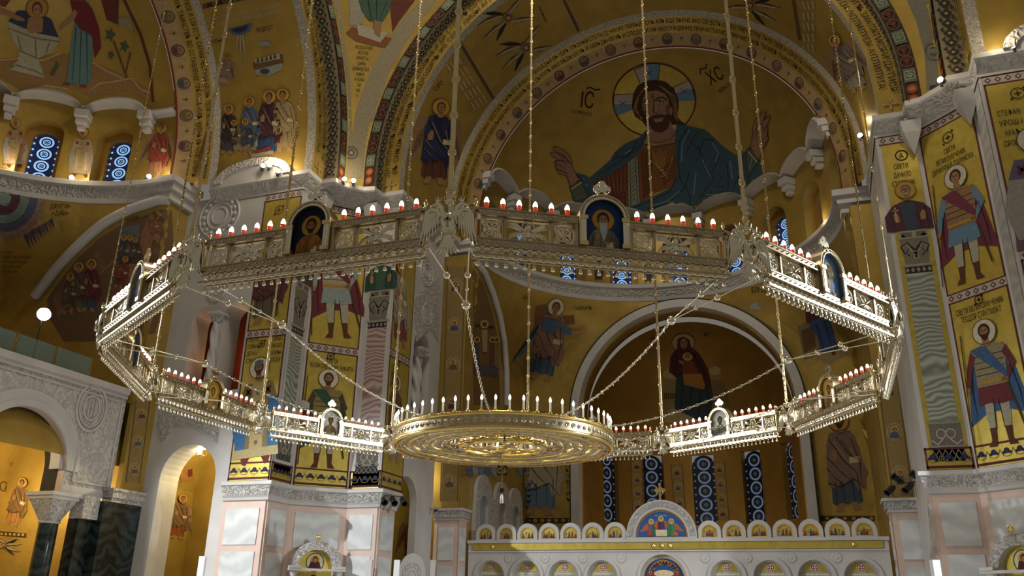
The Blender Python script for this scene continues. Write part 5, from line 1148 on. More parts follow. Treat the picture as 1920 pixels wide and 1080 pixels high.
# ---- seraphs, rays and angels on the far barrel
def seraph(A, c, ax, s):
    A.S = 1; ca, sa = cos(radians(ax)), sin(radians(ax)); A.T = lambda x, y: (c[0] + s * (x * ca - y * sa), c[1] + s * (x * sa + y * ca))
    for q in (-1, 1):
        for k, (l, wd) in enumerate(((1.0, .16), (.8, .14), (.9, .15))):
            a = radians((8, 32, 160)[k]) * q; d = V((cos(a), sin(a))); n = V((-d.y, d.x)); b = V((.05, .1 * q))
            A.poly(('5a4030', '3f3a38', '6a4a34')[k], [tuple(b + n * .03), tuple(b + d * l * .5 + n * wd * .7), tuple(b + d * l), tuple(b + d * l * .5 - n * wd * .3)], k)
            for j in range(3): A.line('b0a58a' if k != 1 else '2a2420', [tuple(b + d * .1 + n * (.03 * j)), tuple(b + d * l * (.9 - .1 * j) + n * (.02 * j))], 1.1, 3 + k)
    A.ell('8a6a48', .0, 0, .17, layer=5, n=14); A.ell('4a2f1e', 0, 0, .11, layer=6, n=12); A.ell('a88a66', 0, 0, .075, layer=7, n=10)
A = newart('barrel_east'); seraph(A, (952, 32), 152, 58); A.build('seraph_mosaic', 'brown six-winged seraph, upper of the pair inside the far arch', 'mosaic')
A = newart('barrel_east'); seraph(A, (985, 88), 150, 58); A.build('seraph_mosaic', 'grey six-winged seraph, lower of the pair inside the far arch', 'mosaic')
A = newart('barrel_east'); seraph(A, (1408, 8), 20, 55); A.build('seraph_mosaic', 'six-winged seraph high inside the far arch beyond the second rod', 'mosaic')
A = newart('barrel_east'); A.part = 'band'
for k in range(4):
    o = V((7, -4.5)) * k
    for j in range(5): p = V((835, 118)) + o; q = V((893, 208)) + o; a, b = p.lerp(q, j / 5 + .02), p.lerp(q, (j + .85) / 5); A.line('b7ad92', [tuple(a), tuple(b)], 2.2, 1)
A.line('5a4428', [(862, 80), (925, 185)], 6, 1); A.line('a89a78', [(858, 82), (921, 187)], 1.2, 2); A.line('a89a78', [(866, 78), (929, 183)], 1.2, 2)
A.line('5a4428', [(1057, 0), (1085, 58)], 6, 1); A.line('a89a78', [(1053, 0), (1081, 59)], 1.2, 2); A.line('a89a78', [(1061, 0), (1090, 57)], 1.2, 2)
for k in range(3):
    for j in range(5): A.line('a59c86', [(1506 + k * 9, 2 + 20 * j), (1510 + k * 8, 17 + 20 * j)], 3, 1)
A.line('5a4428', [(1488, 0), (1500, 75)], 6, 1)
A.text(INK, 'СИХ', [(818, 172), (832, 152)], -8, 1); A.text(INK, 'СЕРАФИМИ', [(1008, 12), (1022, 42)], -5, 1)
A.build('ray_mosaic', 'broken white light rays and narrow bands crossing the far barrel vault', 'mosaic')
A = newart('barrel_east'); frame(A, (812, 345), (826, 182)); saint(A, 'angel', '5a3626', '2c3050', beard=None, hair='5a4030'); A.build('angel_mosaic', 'tall winged angel in dark blue behind the nearest rod on the far arch', 'mosaic')
A = newart('barrel_east'); frame(A, (1612, 170), (1562, 62)); saint(A, 'angel', '8f8474', '7a6a60', beard=None); A.build('angel_mosaic', 'pale angel with wheel on the near side of the far arch', 'mosaic')
# ---- half arches, apse and apostles on the far bay
def trace(A, pts, w, m, part='band', L=1): A.part = part; A.line(m, pts, w, L)
bayE = pm('bay_east')
A = newart('bay_east'); frame(A, (1012, 712), (1045, 558), 1)
A.part = 'wings'; A.poly('7a5532', [(-.02, .78), (-.12, .9), (-.24, .84), (-.2, .6), (-.38, .12), (-.42, .05), (-.28, .32), (-.1, .6)], 0)
for i in range(5): A.line('24303a', [(-.1 - .02 * i, .78 - .05 * i), (-.2 - .04 * i, .46 - .07 * i)], .011, 2)
A.poly('5a6f7c', [(-.06, .68), (-.16, .68), (-.3, .3), (-.38, .1), (-.22, .32)], 1); A.poly('7a5532', [(.1, .8), (.24, .84), (.27, .74), (.16, .7)], 0)
saint(A, 'robe', '4a5a68', '8f6a5c', beard=None, hair='5a3820', halo='c9bfa6'); A.part = 'arms'; A.poly('4f6a86', [(-.12, .74), (.12, .74), (.14, .6), (.26, .6), (.27, .66), (.14, .7), (.0, .56), (-.12, .58)], 9); A.poly('a5805c', [(.25, .6), (.34, .64), (.4, .74), (.37, .73), (.33, .68), (.25, .66)], 10)
A.T = None; inscr(A, ['ГАВРІИЛЪ'], 1093, 581, 10, 34, -7); inscr(A, ['ОАС'], 986, 561, 10, 12, -7); A.build('archangel_mosaic', 'archangel in blue and rose striding with raised hand on the gold pendentive', 'mosaic')
A = newart('bay_east'); A.part = 'throne'; A.poly('8a7a52', [(1495, 612), (1530, 596), (1545, 660), (1508, 676)], 0); A.poly('a08f68', [(1530, 668), (1572, 645), (1594, 660), (1550, 686)], 0); A.poly('6a5030', [(1502, 620), (1526, 610), (1530, 650), (1508, 662)], 1)
A.part = 'figure'; A.poly('5f2f34', [(1508, 560), (1530, 572), (1552, 592), (1545, 612), (1512, 605)], 2); A.poly('3f5480', [(1516, 606), (1552, 586), (1562, 620), (1572, 655), (1540, 662), (1532, 630)], 3); folds(A, INK, [[(1530, 606), (1545, 655)], [(1545, 600), (1560, 650)]], 1.4); A.poly('7a2a24', [(1558, 656), (1566, 654), (1566, 664), (1560, 665)], 4)
A.T = lambda x, y: (x, -y); head(A, 1525, -556, 9, beard=None, hair='5f2f34'); A.T = None; inscr(A, ['БЛГОВѢЩ'], 1432, 548, 10, 46, -9); A.part = 'dove'; A.poly('9aa09a', [(1406, 574), (1418, 564), (1424, 574), (1432, 576), (1420, 582), (1408, 580)], 2)
A.build('annunciate_mosaic', 'seated woman in blue and dark red on a throne with letters above', 'mosaic')
def arch_trace(nm, pts, lab):
    # raised marble half arch on the side wall of a bay: follows points found on that wall
    mp = pm('bay_' + nm); mb = MB(); P0 = [mp(x, y, 0) for x, y in pts]; P1 = [mp(x, y, .16) for x, y in pts]
    P0 = [p for p in P0 if p]; P1 = [p for p in P1 if p]; n = len(P0)
    mb.tube(P1, .27 if nm == 'north' else .2, MARB, 8, True); mb.build('trim_side_arch_' + nm, kind='structure')
arch_trace('east', [(890, 492), (905, 512), (920, 548), (933, 590), (942, 640), (946, 700), (946, 760)], '')
arch_trace('north', [(70, 556), (92, 526), (112, 500), (135, 475), (158, 453), (180, 434), (202, 418), (225, 405), (250, 394), (275, 386), (300, 380), (318, 378)], '')
A = newart('bay_east'); A.part = 'ground'; A.poly('6f5730', [(886, 500), (905, 530), (922, 580), (934, 640), (937, 760), (888, 760)], 0)
A.part = 'figures'; A.line('3a2a1c', [(906, 600), (908, 655)], 5, 2); A.line('3a2a1c', [(890, 610), (925, 614)], 5, 2); A.poly('a08a68', [(901, 618), (913, 618), (912, 660), (904, 660)], 3); A.ell('b99a5a', 907, 608, 8, layer=3); A.ell('5a3a24', 907, 608, 4.5, layer=4)
for x, c in ((893, '4a4458'), (922, '6a3f34'), (930, '7a6a4a')): A.poly(c, [(x - 6, 700), (x + 6, 702), (x + 4, 645), (x - 3, 643)], 2); A.ell('b99a5a', x, 637, 6, layer=3); A.ell('5a3a24', x, 637, 3.5, layer=4)
A.poly('4f4a58', [(900, 684), (934, 690), (930, 706), (898, 700)], 3); A.build('crucifixion_mosaic', 'dim mosaic of a cross and mourners inside the far side half arch', 'mosaic')
# apse: enthroned mother
A = newart('apsedome'); A.T = lambda x, y: (x / 2.743 + 940, y / 2.743 + 540)
A.part = 'throne'; A.poly('8f7f56', [(828, 480), (905, 470), (905, 640), (835, 640)], 0); A.poly('7a6844', [(1080, 470), (1150, 480), (1180, 610), (1090, 640)], 0); A.ell('b0a076', 860, 440, 30, 24, 1); A.ell('b0a076', 1100, 425, 30, 22, 1); A.poly('a8966a', [(838, 660), (880, 610), (1090, 620), (1110, 680), (1000, 700), (838, 690)], 1)
for i in range(6): A.poly('5a4420', [(836 + 10 * i, 540), (842 + 10 * i, 540), (842 + 10 * i, 570), (836 + 10 * i, 570)], 2)
A.part = 'robe'; A.poly('32424a', [(900, 440), (1070, 440), (1090, 560), (1080, 660), (1040, 690), (930, 640), (890, 620)], 2); folds(A, '16201f', [[(930, 480), (925, 630)], [(980, 500), (960, 640)], [(1030, 520), (1010, 660)], [(1060, 520), (1070, 660)]], 1.6)
A.part = 'mantle'; A.poly('4a2228', [(905, 262), (935, 246), (965, 262), (975, 300), (1020, 340), (1060, 410), (1080, 490), (1060, 520), (1010, 430), (900, 460), (862, 430), (870, 350), (905, 305)], 3); folds(A, '240f12', [[(905, 330), (885, 430)], [(985, 330), (1030, 400), (1055, 480)], [(960, 320), (1000, 360)]], 1.4)
A.part = 'head'; A.ell('a8946a', 936, 280, 60, 48, 2); A.ring('6a4a2a', 936, 280, 60, 48, 1.6, 3); A.poly('4a2228', [(902, 300), (908, 262), (936, 246), (964, 262), (972, 306), (940, 320)], 4); A.ell('8f6c4c', 938, 282, 19, 27, 5); A.line(INK, [(926, 278), (934, 277)], 1.4, 6); A.line(INK, [(942, 277), (950, 278)], 1.4, 6); A.line('6a3a2a', [(934, 298), (944, 298)], 1.2, 6)
A.part = 'child'; A.ell('b99a5a', 958, 350, 26, 22, 5); A.ell('5a3a20', 958, 348, 13, 14, 6); A.ell('9a7450', 958, 350, 9, 11, 7); A.poly('7a3f24', [(930, 372), (985, 372), (1020, 440), (1000, 480), (935, 470)], 5); A.poly('a8763a', [(935, 440), (1030, 440), (1050, 500), (1040, 520), (940, 495)], 6); A.poly('9a7450', [(915, 365), (940, 375), (935, 390), (912, 378)], 7)
A.part = 'lettering'; A.text(INK, 'МР', [(765, 276), (795, 266)], -8, 1); A.text(INK, 'ѲУ', [(1042, 250), (1078, 246)], -8, 1); A.build('apse_mosaic', 'enthroned mother in dark red holding a child on the dark gold apse vault', 'mosaic')
A = Art(lambda a, b, l: V((-(6.82 - l) * cos(a / 6.8), 34.2, AZ + .35 + (6.82 - l) * sin(a / 6.8)) if False else (-(b - .0) * cos(a / 6.8), 33.66 - l, AZ + .35 + b * sin(a / 6.8))), .5, .01, .02)
A = Art(lambda a, b, l: V((-(6.8 - (b - 33.75) * .1 - l) * cos(a / 6.8), b, AZ + .35 + (6.8 - (b - 33.75) * .1 - l) * sin(a / 6.8))), .5, .01, .02); n = 50
A.text('2a1a0e', 'ВОСПОЙТЕ ГОСПОДЕВИ ПѢСНЬ НОВУ ХВАЛЕНІЕ ЕГО ВЪ ЦЕРКВИ ПРЕПОДОБНЫХЪ ДА ВОЗВЕСЕЛИТСЯ ИЗРАИЛЬ О СОТВОРШЕМЪ ЕГО И СЫНОВЕ СІОНИ ВОЗРАДУЮТСЯ О ЦАРѢ СВОЕМЪ', [(21.3 * i / n, 34.45) for i in range(n + 1)][::1], -.26, 0)
A.build('apse_inscription', 'ring of small dark lettering inside the marble apse arch', 'inscription')
A = newart('bay_east'); frame(A, (1012, 966), (1018, 770)); saint(A, 'robe', '5f7688', 'a3977c', beard='9a958a', hair='9a958a'); A.T = None; A.part = 'lettering'; [A.text(INK, c, [(1059 + i * .4, 852 + 11 * i), (1066 + i * .4, 852 + 11 * i)], -7, 1) for i, c in enumerate('АПЛЪПЕТРЪ')]; A.build('apostle_mosaic', 'apostle in cream mantle over blue, beside vertical letters, left of the apse', 'mosaic')
A = newart('bay_east'); frame(A, (1592, 958), (1570, 768)); saint(A, 'robe', '46525c', '7f6656', beard='3a2416'); A.T = None; A.part = 'lettering'; [A.text(INK, c, [(1517 + i * 1.2, 828 + 11 * i), (1524 + i * 1.2, 828 + 11 * i)], -7, 1) for i, c in enumerate('АПЛЪПАВЕЛЪ')]; A.build('apostle_mosaic', 'apostle in brown mantle holding a scroll, below the lit ring panels', 'mosaic')
A = newart('bay_east'); A.part = 'band'
for x0, x1, y in ((985, 1088, 976), (1512, 1640, 972)):
    A.poly('3f3524', [(x0, y - 5), (x1, y - 5), (x1, y + 5), (x0, y + 5)], 1)
    for i in range(8): A.ell('a8843a', x0 + 6 + (x1 - x0 - 12) * i / 7, y, 4, 3.5, 2, n=8)
for xa, xb, xc, xd in ((1088, 1093, 1101, 1112), (1470, 1482, 1492, 1500)):
    for i in range(9): y = 850 + 15 * i; A.ell('4a3320', (xb + xc) / 2 + (i * .3 if xa < 1200 else i * 1.6), y, 4, 5, 2, n=8)
A.build('floral_border', 'dark floral border strips below and beside the apostles', 'border')
A = newart('bay_east'); random.seed(3)
for i, x in enumerate((878, 890, 902, 913, 925, 975)): A.poly(('5a6f96', '8a98b0', '6f7f9a')[i % 3], [(x - 6, 876), (x + 6, 876), (x + 5, 896 - (i % 2) * 6), (x - 3, 890)], 1)
inscr(A, ['И ПОТЩИСЯ ВЕЛИ', 'КОЕ БЛАГОВѢЩ', 'ЕНІЕ ВЪ ДОМЪ', 'ДАВИДОВЪ', 'ЧЕСТО'], 874, 893, 9, 26, -5, '7a5a2a'); A.build('procession_mosaic', 'blue robed procession and small ochre lettering above the marble blind arcade', 'mosaic')
# medallion strips on bay end faces
def strip(key, x0, y0, x1, y1, w, n, lab):
    A = newart(key); A.part = 'ground'; p, q = V((x0, y0)), V((x1, y1)); A.line('8a7444', [tuple(p), tuple(q)], w * 2.5, 0)
    for s in (-1, 1): A.line('5a4424', [(p.x + s * w * 1.15, p.y), (q.x + s * w * 1.15, q.y)], 1.2, 1)
    for i in range(n):
        c = p.lerp(q, (i + .5) / n); A.part = 'bust'; A.ell('a8986c', c.x, c.y, w * .95, w * 1.05, 1); A.ell('8f7a4c', c.x, c.y, w * .85, w * .95, 2); A.poly(('5a2f3f', '3f4f70', '5f5040')[i % 3], [(c.x - w * .6, c.y + w * .7), (c.x + w * .6, c.y + w * .7), (c.x + w * .35, c.y + w * .05), (c.x - w * .35, c.y + w * .05)], 3); A.ell('c9a85a', c.x, c.y - w * .25, w * .42, layer=3); A.ell('4a2f1e', c.x, c.y - w * .25, w * .28, layer=4); A.ell('9a7450', c.x, c.y - w * .22, w * .18, w * .23, 5)
    A.build('bust_strip', lab, 'mosaic')
strip('bay_east', 856, 500, 842, 940, 14, 6, 'vertical strip of round busts left of the far half arch')
strip('bay_east', 1662, 690, 1692, 930, 16, 3, 'vertical strip of winged bust medallions beside the near grey pier edge')
strip('bay_north', 268, 750, 248, 905, 11, 3, 'narrow gold strip with three busts above the black pilasters')
strip('apse', 1193, 860, 1196, 960, 9, 4, 'gold strip of bishop busts between the first two apse windows')
strip('apse', 1268, 870, 1275, 955, 9, 3, 'gold strip of bishop busts just beside the gilded cross')
strip('apse', 1348, 865, 1357, 975, 9, 4, 'gold strip of bishop busts between the two bright apse windows')
strip('apse', 1418, 860, 1428, 970, 8, 4, 'gold strip of bishop busts beyond the last apse window')
# ---- drum figures between windows
for key, foot, top, k, c1, c2, lab in (('drum_north', (28, 315), (30, 220), 'bishop', 'a8704a', '8f8a78', 'white-robed bishop beside the frame edge, between drum windows'), ('drum_north', (150, 333), (158, 238), 'bishop', 'a89070', '8a8272', 'white-robed bishop between the two blue drum windows'), ('drum_north', (290, 330), (307, 230), 'angel', '9a6a4a', '8f3f34', 'red and white winged angel at the end of the side drum'),
    ('drum_east', (1122, 528), (1122, 480), 'robe', '4a3a34', '5a463a', 'small dark saint under the ring between the second and third drum windows'), ('drum_east', (1215, 530), (1215, 482), 'robe', '5f5444', '6a5a48', 'small saint under the ring between the third and fourth drum windows')):
    A = newart(key); frame(A, foot, top); saint(A, k, c1, c2, beard='6a5a48' if k == 'bishop' else None, hair='7a6a54' if k == 'bishop' else '4a3020'); A.build('drum_saint_mosaic', lab, 'mosaic')
# ================================================================ pier mosaics
def vface(nm, f):
    a, d, L, n = FACES[nm + f]
    return (a, d, L) if nm == 'northeast' else (a + d * L, -d, L)
def fuv(o, d, px, py):
    n = d.cross(UP); r = ray(px, py); t = (o - CAM).dot(n) / r.dot(n); p = CAM + r * t; return ((p - o).dot(d), p.z)
def fart(nm, f, base=.02):
    o, d, L = vface(nm, f); A = Art(planemap(o, d), 99, .006, base); A.px = False; A.o, A.d, A.L = o, d, L
    A.at = lambda px, py: fuv(o, d, px, py); return A
BORD = '5a2a2c'
def latticeband(A, u0, u1, z0, z1):
    A.poly(BORD, [(u0, z0), (u1, z0), (u1, z1), (u0, z1)], 1); h = (z1 - z0); A.poly('b9aca0', [(u0, z0 + h * .14), (u1, z0 + h * .14), (u1, z1 - h * .14), (u0, z1 - h * .14)], 2)
    n = max(2, round((u1 - u0) / (h * .8))); w = (u1 - u0) / n; c = (z0 + z1) / 2
    for i in range(n):
        x = u0 + w * (i + .5); A.poly('5a4450', [(x - w * .36, c), (x, c - h * .3), (x + w * .36, c), (x, c + h * .3)], 3); A.poly('c9bca8', [(x - w * .16, c), (x, c - h * .14), (x + w * .16, c), (x, c + h * .14)], 4)
def goldpanel(A, u0, u1, z0, z1, bands=(), leaf=None):
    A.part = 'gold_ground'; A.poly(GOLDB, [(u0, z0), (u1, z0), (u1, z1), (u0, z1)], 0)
    A.part = 'border'; b = .07
    for p in ([(u0, z0), (u0 + b, z0), (u0 + b, z1), (u0, z1)], [(u1 - b, z0), (u1, z0), (u1, z1), (u1 - b, z1)]): A.poly(BORD, p, 1)
    for z in bands: latticeband(A, u0, u1, z - .22, z + .22)
    if leaf:
        A.poly(BORD, [(u0, leaf[0]), (u1, leaf[0]), (u1, leaf[0] + .1), (u0, leaf[0] + .1)], 1); A.poly(BORD, [(u0, leaf[1] - .08), (u1, leaf[1] - .08), (u1, leaf[1]), (u0, leaf[1])], 1)
        n = max(2, round((u1 - u0) / .56)); w = (u1 - u0) / n; c = (leaf[0] + leaf[1]) / 2
        for i in range(n):
            x = u0 + w * (i + .5); A.ell('35304f', x, c + .04, .12, .11, 2, n=10); [A.ell('35304f', x + s * .13, c - .03, .07, .06, 2, n=8) for s in (-1, 1)]; A.line('8a7a3a', [(x - w / 2, c + .12), (x - w * .3, c - .14), (x, c - .18), (x + w * .3, c - .14), (x + w / 2, c + .12)], .03, 2)
def roundel(A, u, z, r=.17): A.part = 'lettering'; A.ring(INK, u, z, r, r, .035, 2, n=18); A.line(INK, [(u - r * .55, z), (u + r * .55, z)], .045, 2); A.line(INK, [(u, z - r * .55), (u, z + r * .55)], .045, 2); A.ell(INK, u + r, z + r * .9, .05, layer=2, n=8); A.ell(INK, u - r, z - r * .9, .05, layer=2, n=8)
def colpanel(A, u0, u1, zs, shaft, tops):
    """painted column: leaf base, wavy shaft, capital, half-length hermit"""
    c = (u0 + u1) / 2; w = (u1 - u0) / 2; zb, z1, z2, z3, zc, zt = zs
    A.part = 'ground'; A.poly(GOLDB if tops else MARB, [(u0 - .12, zb - .6), (u1 + .12, zb - .6), (u1 + .12, zt), (u0 - .12, zt)], 0)
    A.part = 'column'; A.poly('6f6a62', [(u0, zb), (u1, zb), (u1, z1), (u0, z1)], 1); A.poly('2b2926', [(u0, zb), (u1, zb), (u1, zb + (z1 - zb) * .3), (u0, zb + (z1 - zb) * .3)], 2)
    for i in range(5): A.line('8a857a', [(u0 + w * .4 * i, zb), (u0 + w * .4 * (i + 1), zb + (z1 - zb) * .28)], .03, 3); A.line('8a857a', [(u0 + w * .4 * (i + 1), zb), (u0 + w * .4 * i, zb + (z1 - zb) * .28)], .03, 3)
    for s in (-1, 1):
        zz = zb + (z1 - zb) * .62; A.ring('b0aa98', c + s * w * .3, zz + .1, .16, .18, .05, 3, n=14); A.line('b0aa98', [(c + s * w * .2, zz - .1), (c + s * w * .6, zz - .32), (c + s * w * .95, zz - .15)], .06, 3)
    for z in (zb + (z1 - zb) * .36, z1 - .06): A.poly('8f897c', [(u0 - .06, z - .05), (u1 + .06, z - .05), (u1 + .06, z + .05), (u0 - .06, z + .05)], 3)
    A.part = 'wavy_shaft'; A.poly(shaft, [(u0 + .06, z1), (u1 - .06, z1), (u1 - .06, z2), (u0 + .06, z2)], 1)
    A.part = 'capital'; A.poly('2b2926', [(u0 + .06, z2), (u1 - .06, z2), (u1 - .06, z2 + .3), (u0 + .06, z2 + .3)], 2)
    for i in range(5): A.ell('8a857a', u0 + .15 + (u1 - u0 - .3) * i / 4, z2 + .15, .07, .1, 3, n=8)
    A.poly('9a9480', [(u0 - .04, z2 + .3), (u1 + .04, z2 + .3), (u1 + .04, z2 + .42), (u0 - .04, z2 + .42)], 3)
    A.poly('787262', [(u0 + .12, z2 + .42), (u1 - .12, z2 + .42), (u1, zc - .4), (u0, zc - .4)], 2)
    zm, zh = z2 + .45, zc - .42 - z2 - .03
    for s_ in (-1, 1):
        for q in (.25, .6, .95): A.line('2f2a20', [(c, zm + zh * (.1 + .3 * q)), (c + s_ * w * q * .5, zm + zh * (.3 + .35 * q)), (c + s_ * w * q, zm + zh * .55 * q), (c + s_ * w * q * .75, zm + zh * (.1 + .2 * q))], .06, 3); A.line('a9a28c', [(c + s_ * .05, zm + zh * (.05 + .3 * q)), (c + s_ * w * q * .5 + s_ * .04, zm + zh * (.24 + .35 * q)), (c + s_ * w * q * .9, zm + zh * .5 * q)], .035, 4)
        A.ell('a9a28c', c + s_ * w * .72, zm + zh * .82, .11, .1, 4, n=10); A.ell('2f2a20', c + s_ * w * .72, zm + zh * .82, .05, layer=5, n=8)
    A.poly('9a9480', [(u0, zc - .38), (u1, zc - .38), (u1, zc), (u0, zc)], 3)
    for i in range(2): A.poly('6a6454', [(u0 + .12 + i * w, zc - .3), (u0 + .12 + i * w + w * .7, zc - .3), (u0 + .12 + i * w + w * .7, zc - .08), (u0 + .12 + i * w, zc - .08)], 4)
# --- far pier (NE)
Z = lambda A, px, py: A.at(px, py)[1]
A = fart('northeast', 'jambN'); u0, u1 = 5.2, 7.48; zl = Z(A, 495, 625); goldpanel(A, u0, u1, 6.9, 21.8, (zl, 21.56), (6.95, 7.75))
frame(A, A.at(478, 872), A.at(489, 668)); A.layer = 2; saint(A, 'bishop', '8a7a4f', '3f6f9c', 'b9a878', beard='4a3a2e', hair='4a3a2e', halo='d8d0bc', hat='6a6a72'); A.T = None
roundel(A, *A.at(492, 645)); u = A.at(463, 660)[0]
A.part = 'lettering'; [A.text(INK, t, [(5.35, 15.0 - .36 * i - 1.35), (5.95, 15.0 - .36 * i - 1.35)], .22, 2) for i, t in enumerate(('СВЕТИ', 'СТЕФАН', 'ДЕЧАН', 'СКИ'))]; [A.text(INK, t, [(6.75, 13.6 - .36 * i), (7.35, 13.6 - .36 * i)], .22, 2) for i, t in enumerate(('СРБС', 'РАСКИХ', 'ЗЕМАЉА', 'ВЛАДАР'))]
frame(A, A.at(495, 608), A.at(518, 432)); saint(A, 'robe', '5f5546', '5a3436', beard='5a4a3a'); A.T = None; roundel(A, *A.at(524, 394), .24)
A.build('pier_mosaic', 'gold pier panel with a white-crowned ruler in blue sleeves, glaring in the floodlight', 'mosaic')
A = fart('northeast', 'col1'); zs = [Z(A, 545, 868), Z(A, 548, 830), Z(A, 560, 628), 0, Z(A, 566, 530), 21.8]; colpanel(A, .28, 1.42, zs, GREENV, False); frame(A, (.85, zs[4] - 1.73), (.85, zs[4] + 2.39)); A.layer = 2; saint(A, 'stylite', '5a4638', '3f5a4a', beard='8f8878'); A.T = None; A.layer = 0; goldpanel(A, .0, 1.7, 6.9, 7.75, (), (6.95, 7.75)); A.build('painted_column_mosaic', 'mosaic column with wavy grey-green shaft beside the floodlit ruler', 'mosaic')
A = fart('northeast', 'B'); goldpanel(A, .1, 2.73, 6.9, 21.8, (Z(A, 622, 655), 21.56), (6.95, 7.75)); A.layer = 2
frame(A, A.at(604, 878), A.at(617, 690)); saint(A, 'soldier', '8a7a48', '2f5240', '4a4030', beard='4a2e1c', hair='4a2e1c', halo='d0c8b0'); A.T = None; roundel(A, *A.at(620, 668)); c = 1.42
inscr(A, ['СВЕТИ', 'ВЕЛИКОМУЧЕНИК НИКИТА'], c, Z(A, 620, 681), .32, 2.2, .24)
frame(A, A.at(634, 634), A.at(628, 440)); saint(A, 'soldier', 'a39a84', '6b2a30', '8f9a96', beard=None, hair='5a3a22'); A.T = None
A.build('pier_mosaic', 'gold pier panel with two soldier saints, green cloak below and dark red cloak above', 'mosaic')
A = fart('northeast', 'col2'); zs = [Z(A, 685, 888), Z(A, 690, 845), Z(A, 703, 615), 0, Z(A, 708, 545), 21.8]; colpanel(A, .28, 1.5, zs, REDV, False); frame(A, (.89, zs[4] - 1.73), (.89, zs[4] + 2.39)); A.layer = 2; saint(A, 'stylite', '2f4a3e', '3f5a4a', beard='8f8878'); A.T = None; A.layer = 0; goldpanel(A, .0, 1.7, 6.9, 7.75, (), (6.95, 7.75)); A.build('painted_column_mosaic', 'mosaic column with wavy red shaft and a green-robed hermit on its capital', 'mosaic')
A = fart('northeast', 'jambE'); goldpanel(A, .02, 2.3, 6.9, 21.8, (Z(A, 745, 668), 21.56), (6.95, 7.75)); A.layer = 2
frame(A, A.at(738, 868), A.at(742, 700)); saint(A, 'robe', '8f8470', '6a4a3a', beard='6a5a4a', halo='c9c0a8'); A.T = None; frame(A, A.at(750, 650), A.at(750, 480)); saint(A, 'robe', '7a4a44', 'a39a8a', beard=None); A.T = None; roundel(A, *A.at(745, 683)); 
A.part = 'lettering'; [A.text(INK, t, [(.25, Z(A, 732, 690 + 11 * i)), (.85, Z(A, 732, 690 + 11 * i))], .22, 2) for i, t in enumerate(('СВЕТ', 'ДИМИ', 'ТРИЈЕ', 'КНЕЗ'))]
A.build('pier_mosaic', 'narrow gold pier panel with pale robed saints beside the carved jamb', 'mosaic')
# --- near pier (SE)
A = fart('southeast', 'col2'); zs = [Z(A, 1775, 865), Z(A, 1765, 790), Z(A, 1722, 512), 0, Z(A, 1712, 432), 21.8]; colpanel(A, .3, 1.45, zs, GREENV, True); A.part = 'border'; latticeband(A, .1, 1.6, 21.34, 21.8); A.layer = 2
frame(A, (.87, zs[4] - 1.73), (.87, zs[4] + 2.39)); saint(A, 'stylite', '4f2f38', '3a4450', beard='8f8878', hair='6f685c'); A.T = None
A.part = 'lettering'; uv = A.at(1690, 292); A.ring(INK, uv[0], uv[1], .24, .24, .05, 2); A.text(INK, 'А', [(uv[0] - .11, uv[1] - .14), (uv[0] + .11, uv[1] - .14)], .28, 2); inscr(A, ['СВЕТИ', 'ДАНИЛО', 'СТОЛПНИК'], .85, Z(A, 1692, 316), .42, .95, .25)
A.part = 'border'; goldpanel(A, .0, 1.68, 6.9, 7.75, (), (6.95, 7.75))
A.build('painted_column_mosaic', 'mosaic column with wavy grey-green shaft and a dark-robed hermit on the near pier', 'mosaic')
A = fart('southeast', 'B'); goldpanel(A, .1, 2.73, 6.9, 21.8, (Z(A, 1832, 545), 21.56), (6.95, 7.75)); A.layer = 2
frame(A, A.at(1884, 835), A.at(1843, 596)); saint(A, 'soldier', '8f8668', '3f5f88', '6a3038', beard='3a2416', halo='d0c8b4'); A.T = None; roundel(A, *A.at(1836, 562)); inscr(A, ['СВЕТИ ВЕЛИКОМУЧЕНИК', 'ТЕОДОР СТРАТИЛАТ'], 1.42, Z(A, 1838, 580), .34, 2.1, .25)
frame(A, A.at(1822, 528), A.at(1790, 308)); saint(A, 'soldier', '8a6a4a', '6a3040', '5f7f94', beard=None, hair='3a2416', halo='c0b8a8'); A.T = None; roundel(A, *A.at(1778, 258), .24); inscr(A, ['СВЕТИ', 'ВЕЛИКОМУЧЕНИК', 'ДИМИТРИЈЕ СОЛУНСКИ'], 1.42, Z(A, 1784, 284), .36, 2.0, .25)
A.build('pier_mosaic', 'gold pier panel with two armoured saints, blue cloak below and red cloak above', 'mosaic')
A = fart('southeast', 'jambN'); goldpanel(A, .1, 2.6, 6.9, 21.8, (Z(A, 1912, 480), 21.56), (6.95, 7.75)); A.layer = 2
u, z = A.at(1906, 176); roundel(A, 1.2, z, .24); inscr(A, ['СТЕФАН', 'УРОШ I', 'КРАЉ', 'СРПСКИ'], .75, z - .9, .45, .8, .25); frame(A, (1.35, z - 7.0), (1.35, z - 1.5)); saint(A, 'bishop', '5a5468', '8f8a80', '6a4a5a', beard='8f8878', halo='c0b8a8', hat='9a9488'); A.T = None
frame(A, (1.35, 7.9), (1.35, 12.9)); saint(A, 'robe', '5a5f6a', '6a4a3a', beard='6f685c', halo='c0b8a8'); A.T = None; A.build('pier_mosaic', 'gold pier panel with a white-bearded king cut by the frame edge', 'mosaic')
# narrow wavy stone strips beside the near pier panels
A = fart('southeast', 'col1'); A.poly(veined('marble_grey_wavy', (.42, .42, .42), (.55, .55, .53), .5, 7), [(.2, 7.8), (1.5, 7.8), (1.5, 21.7), (.2, 21.7)], 0); A.build('stone_inlay', 'narrow grey wavy stone inlay on the near pier between two gold panels', 'inlay')
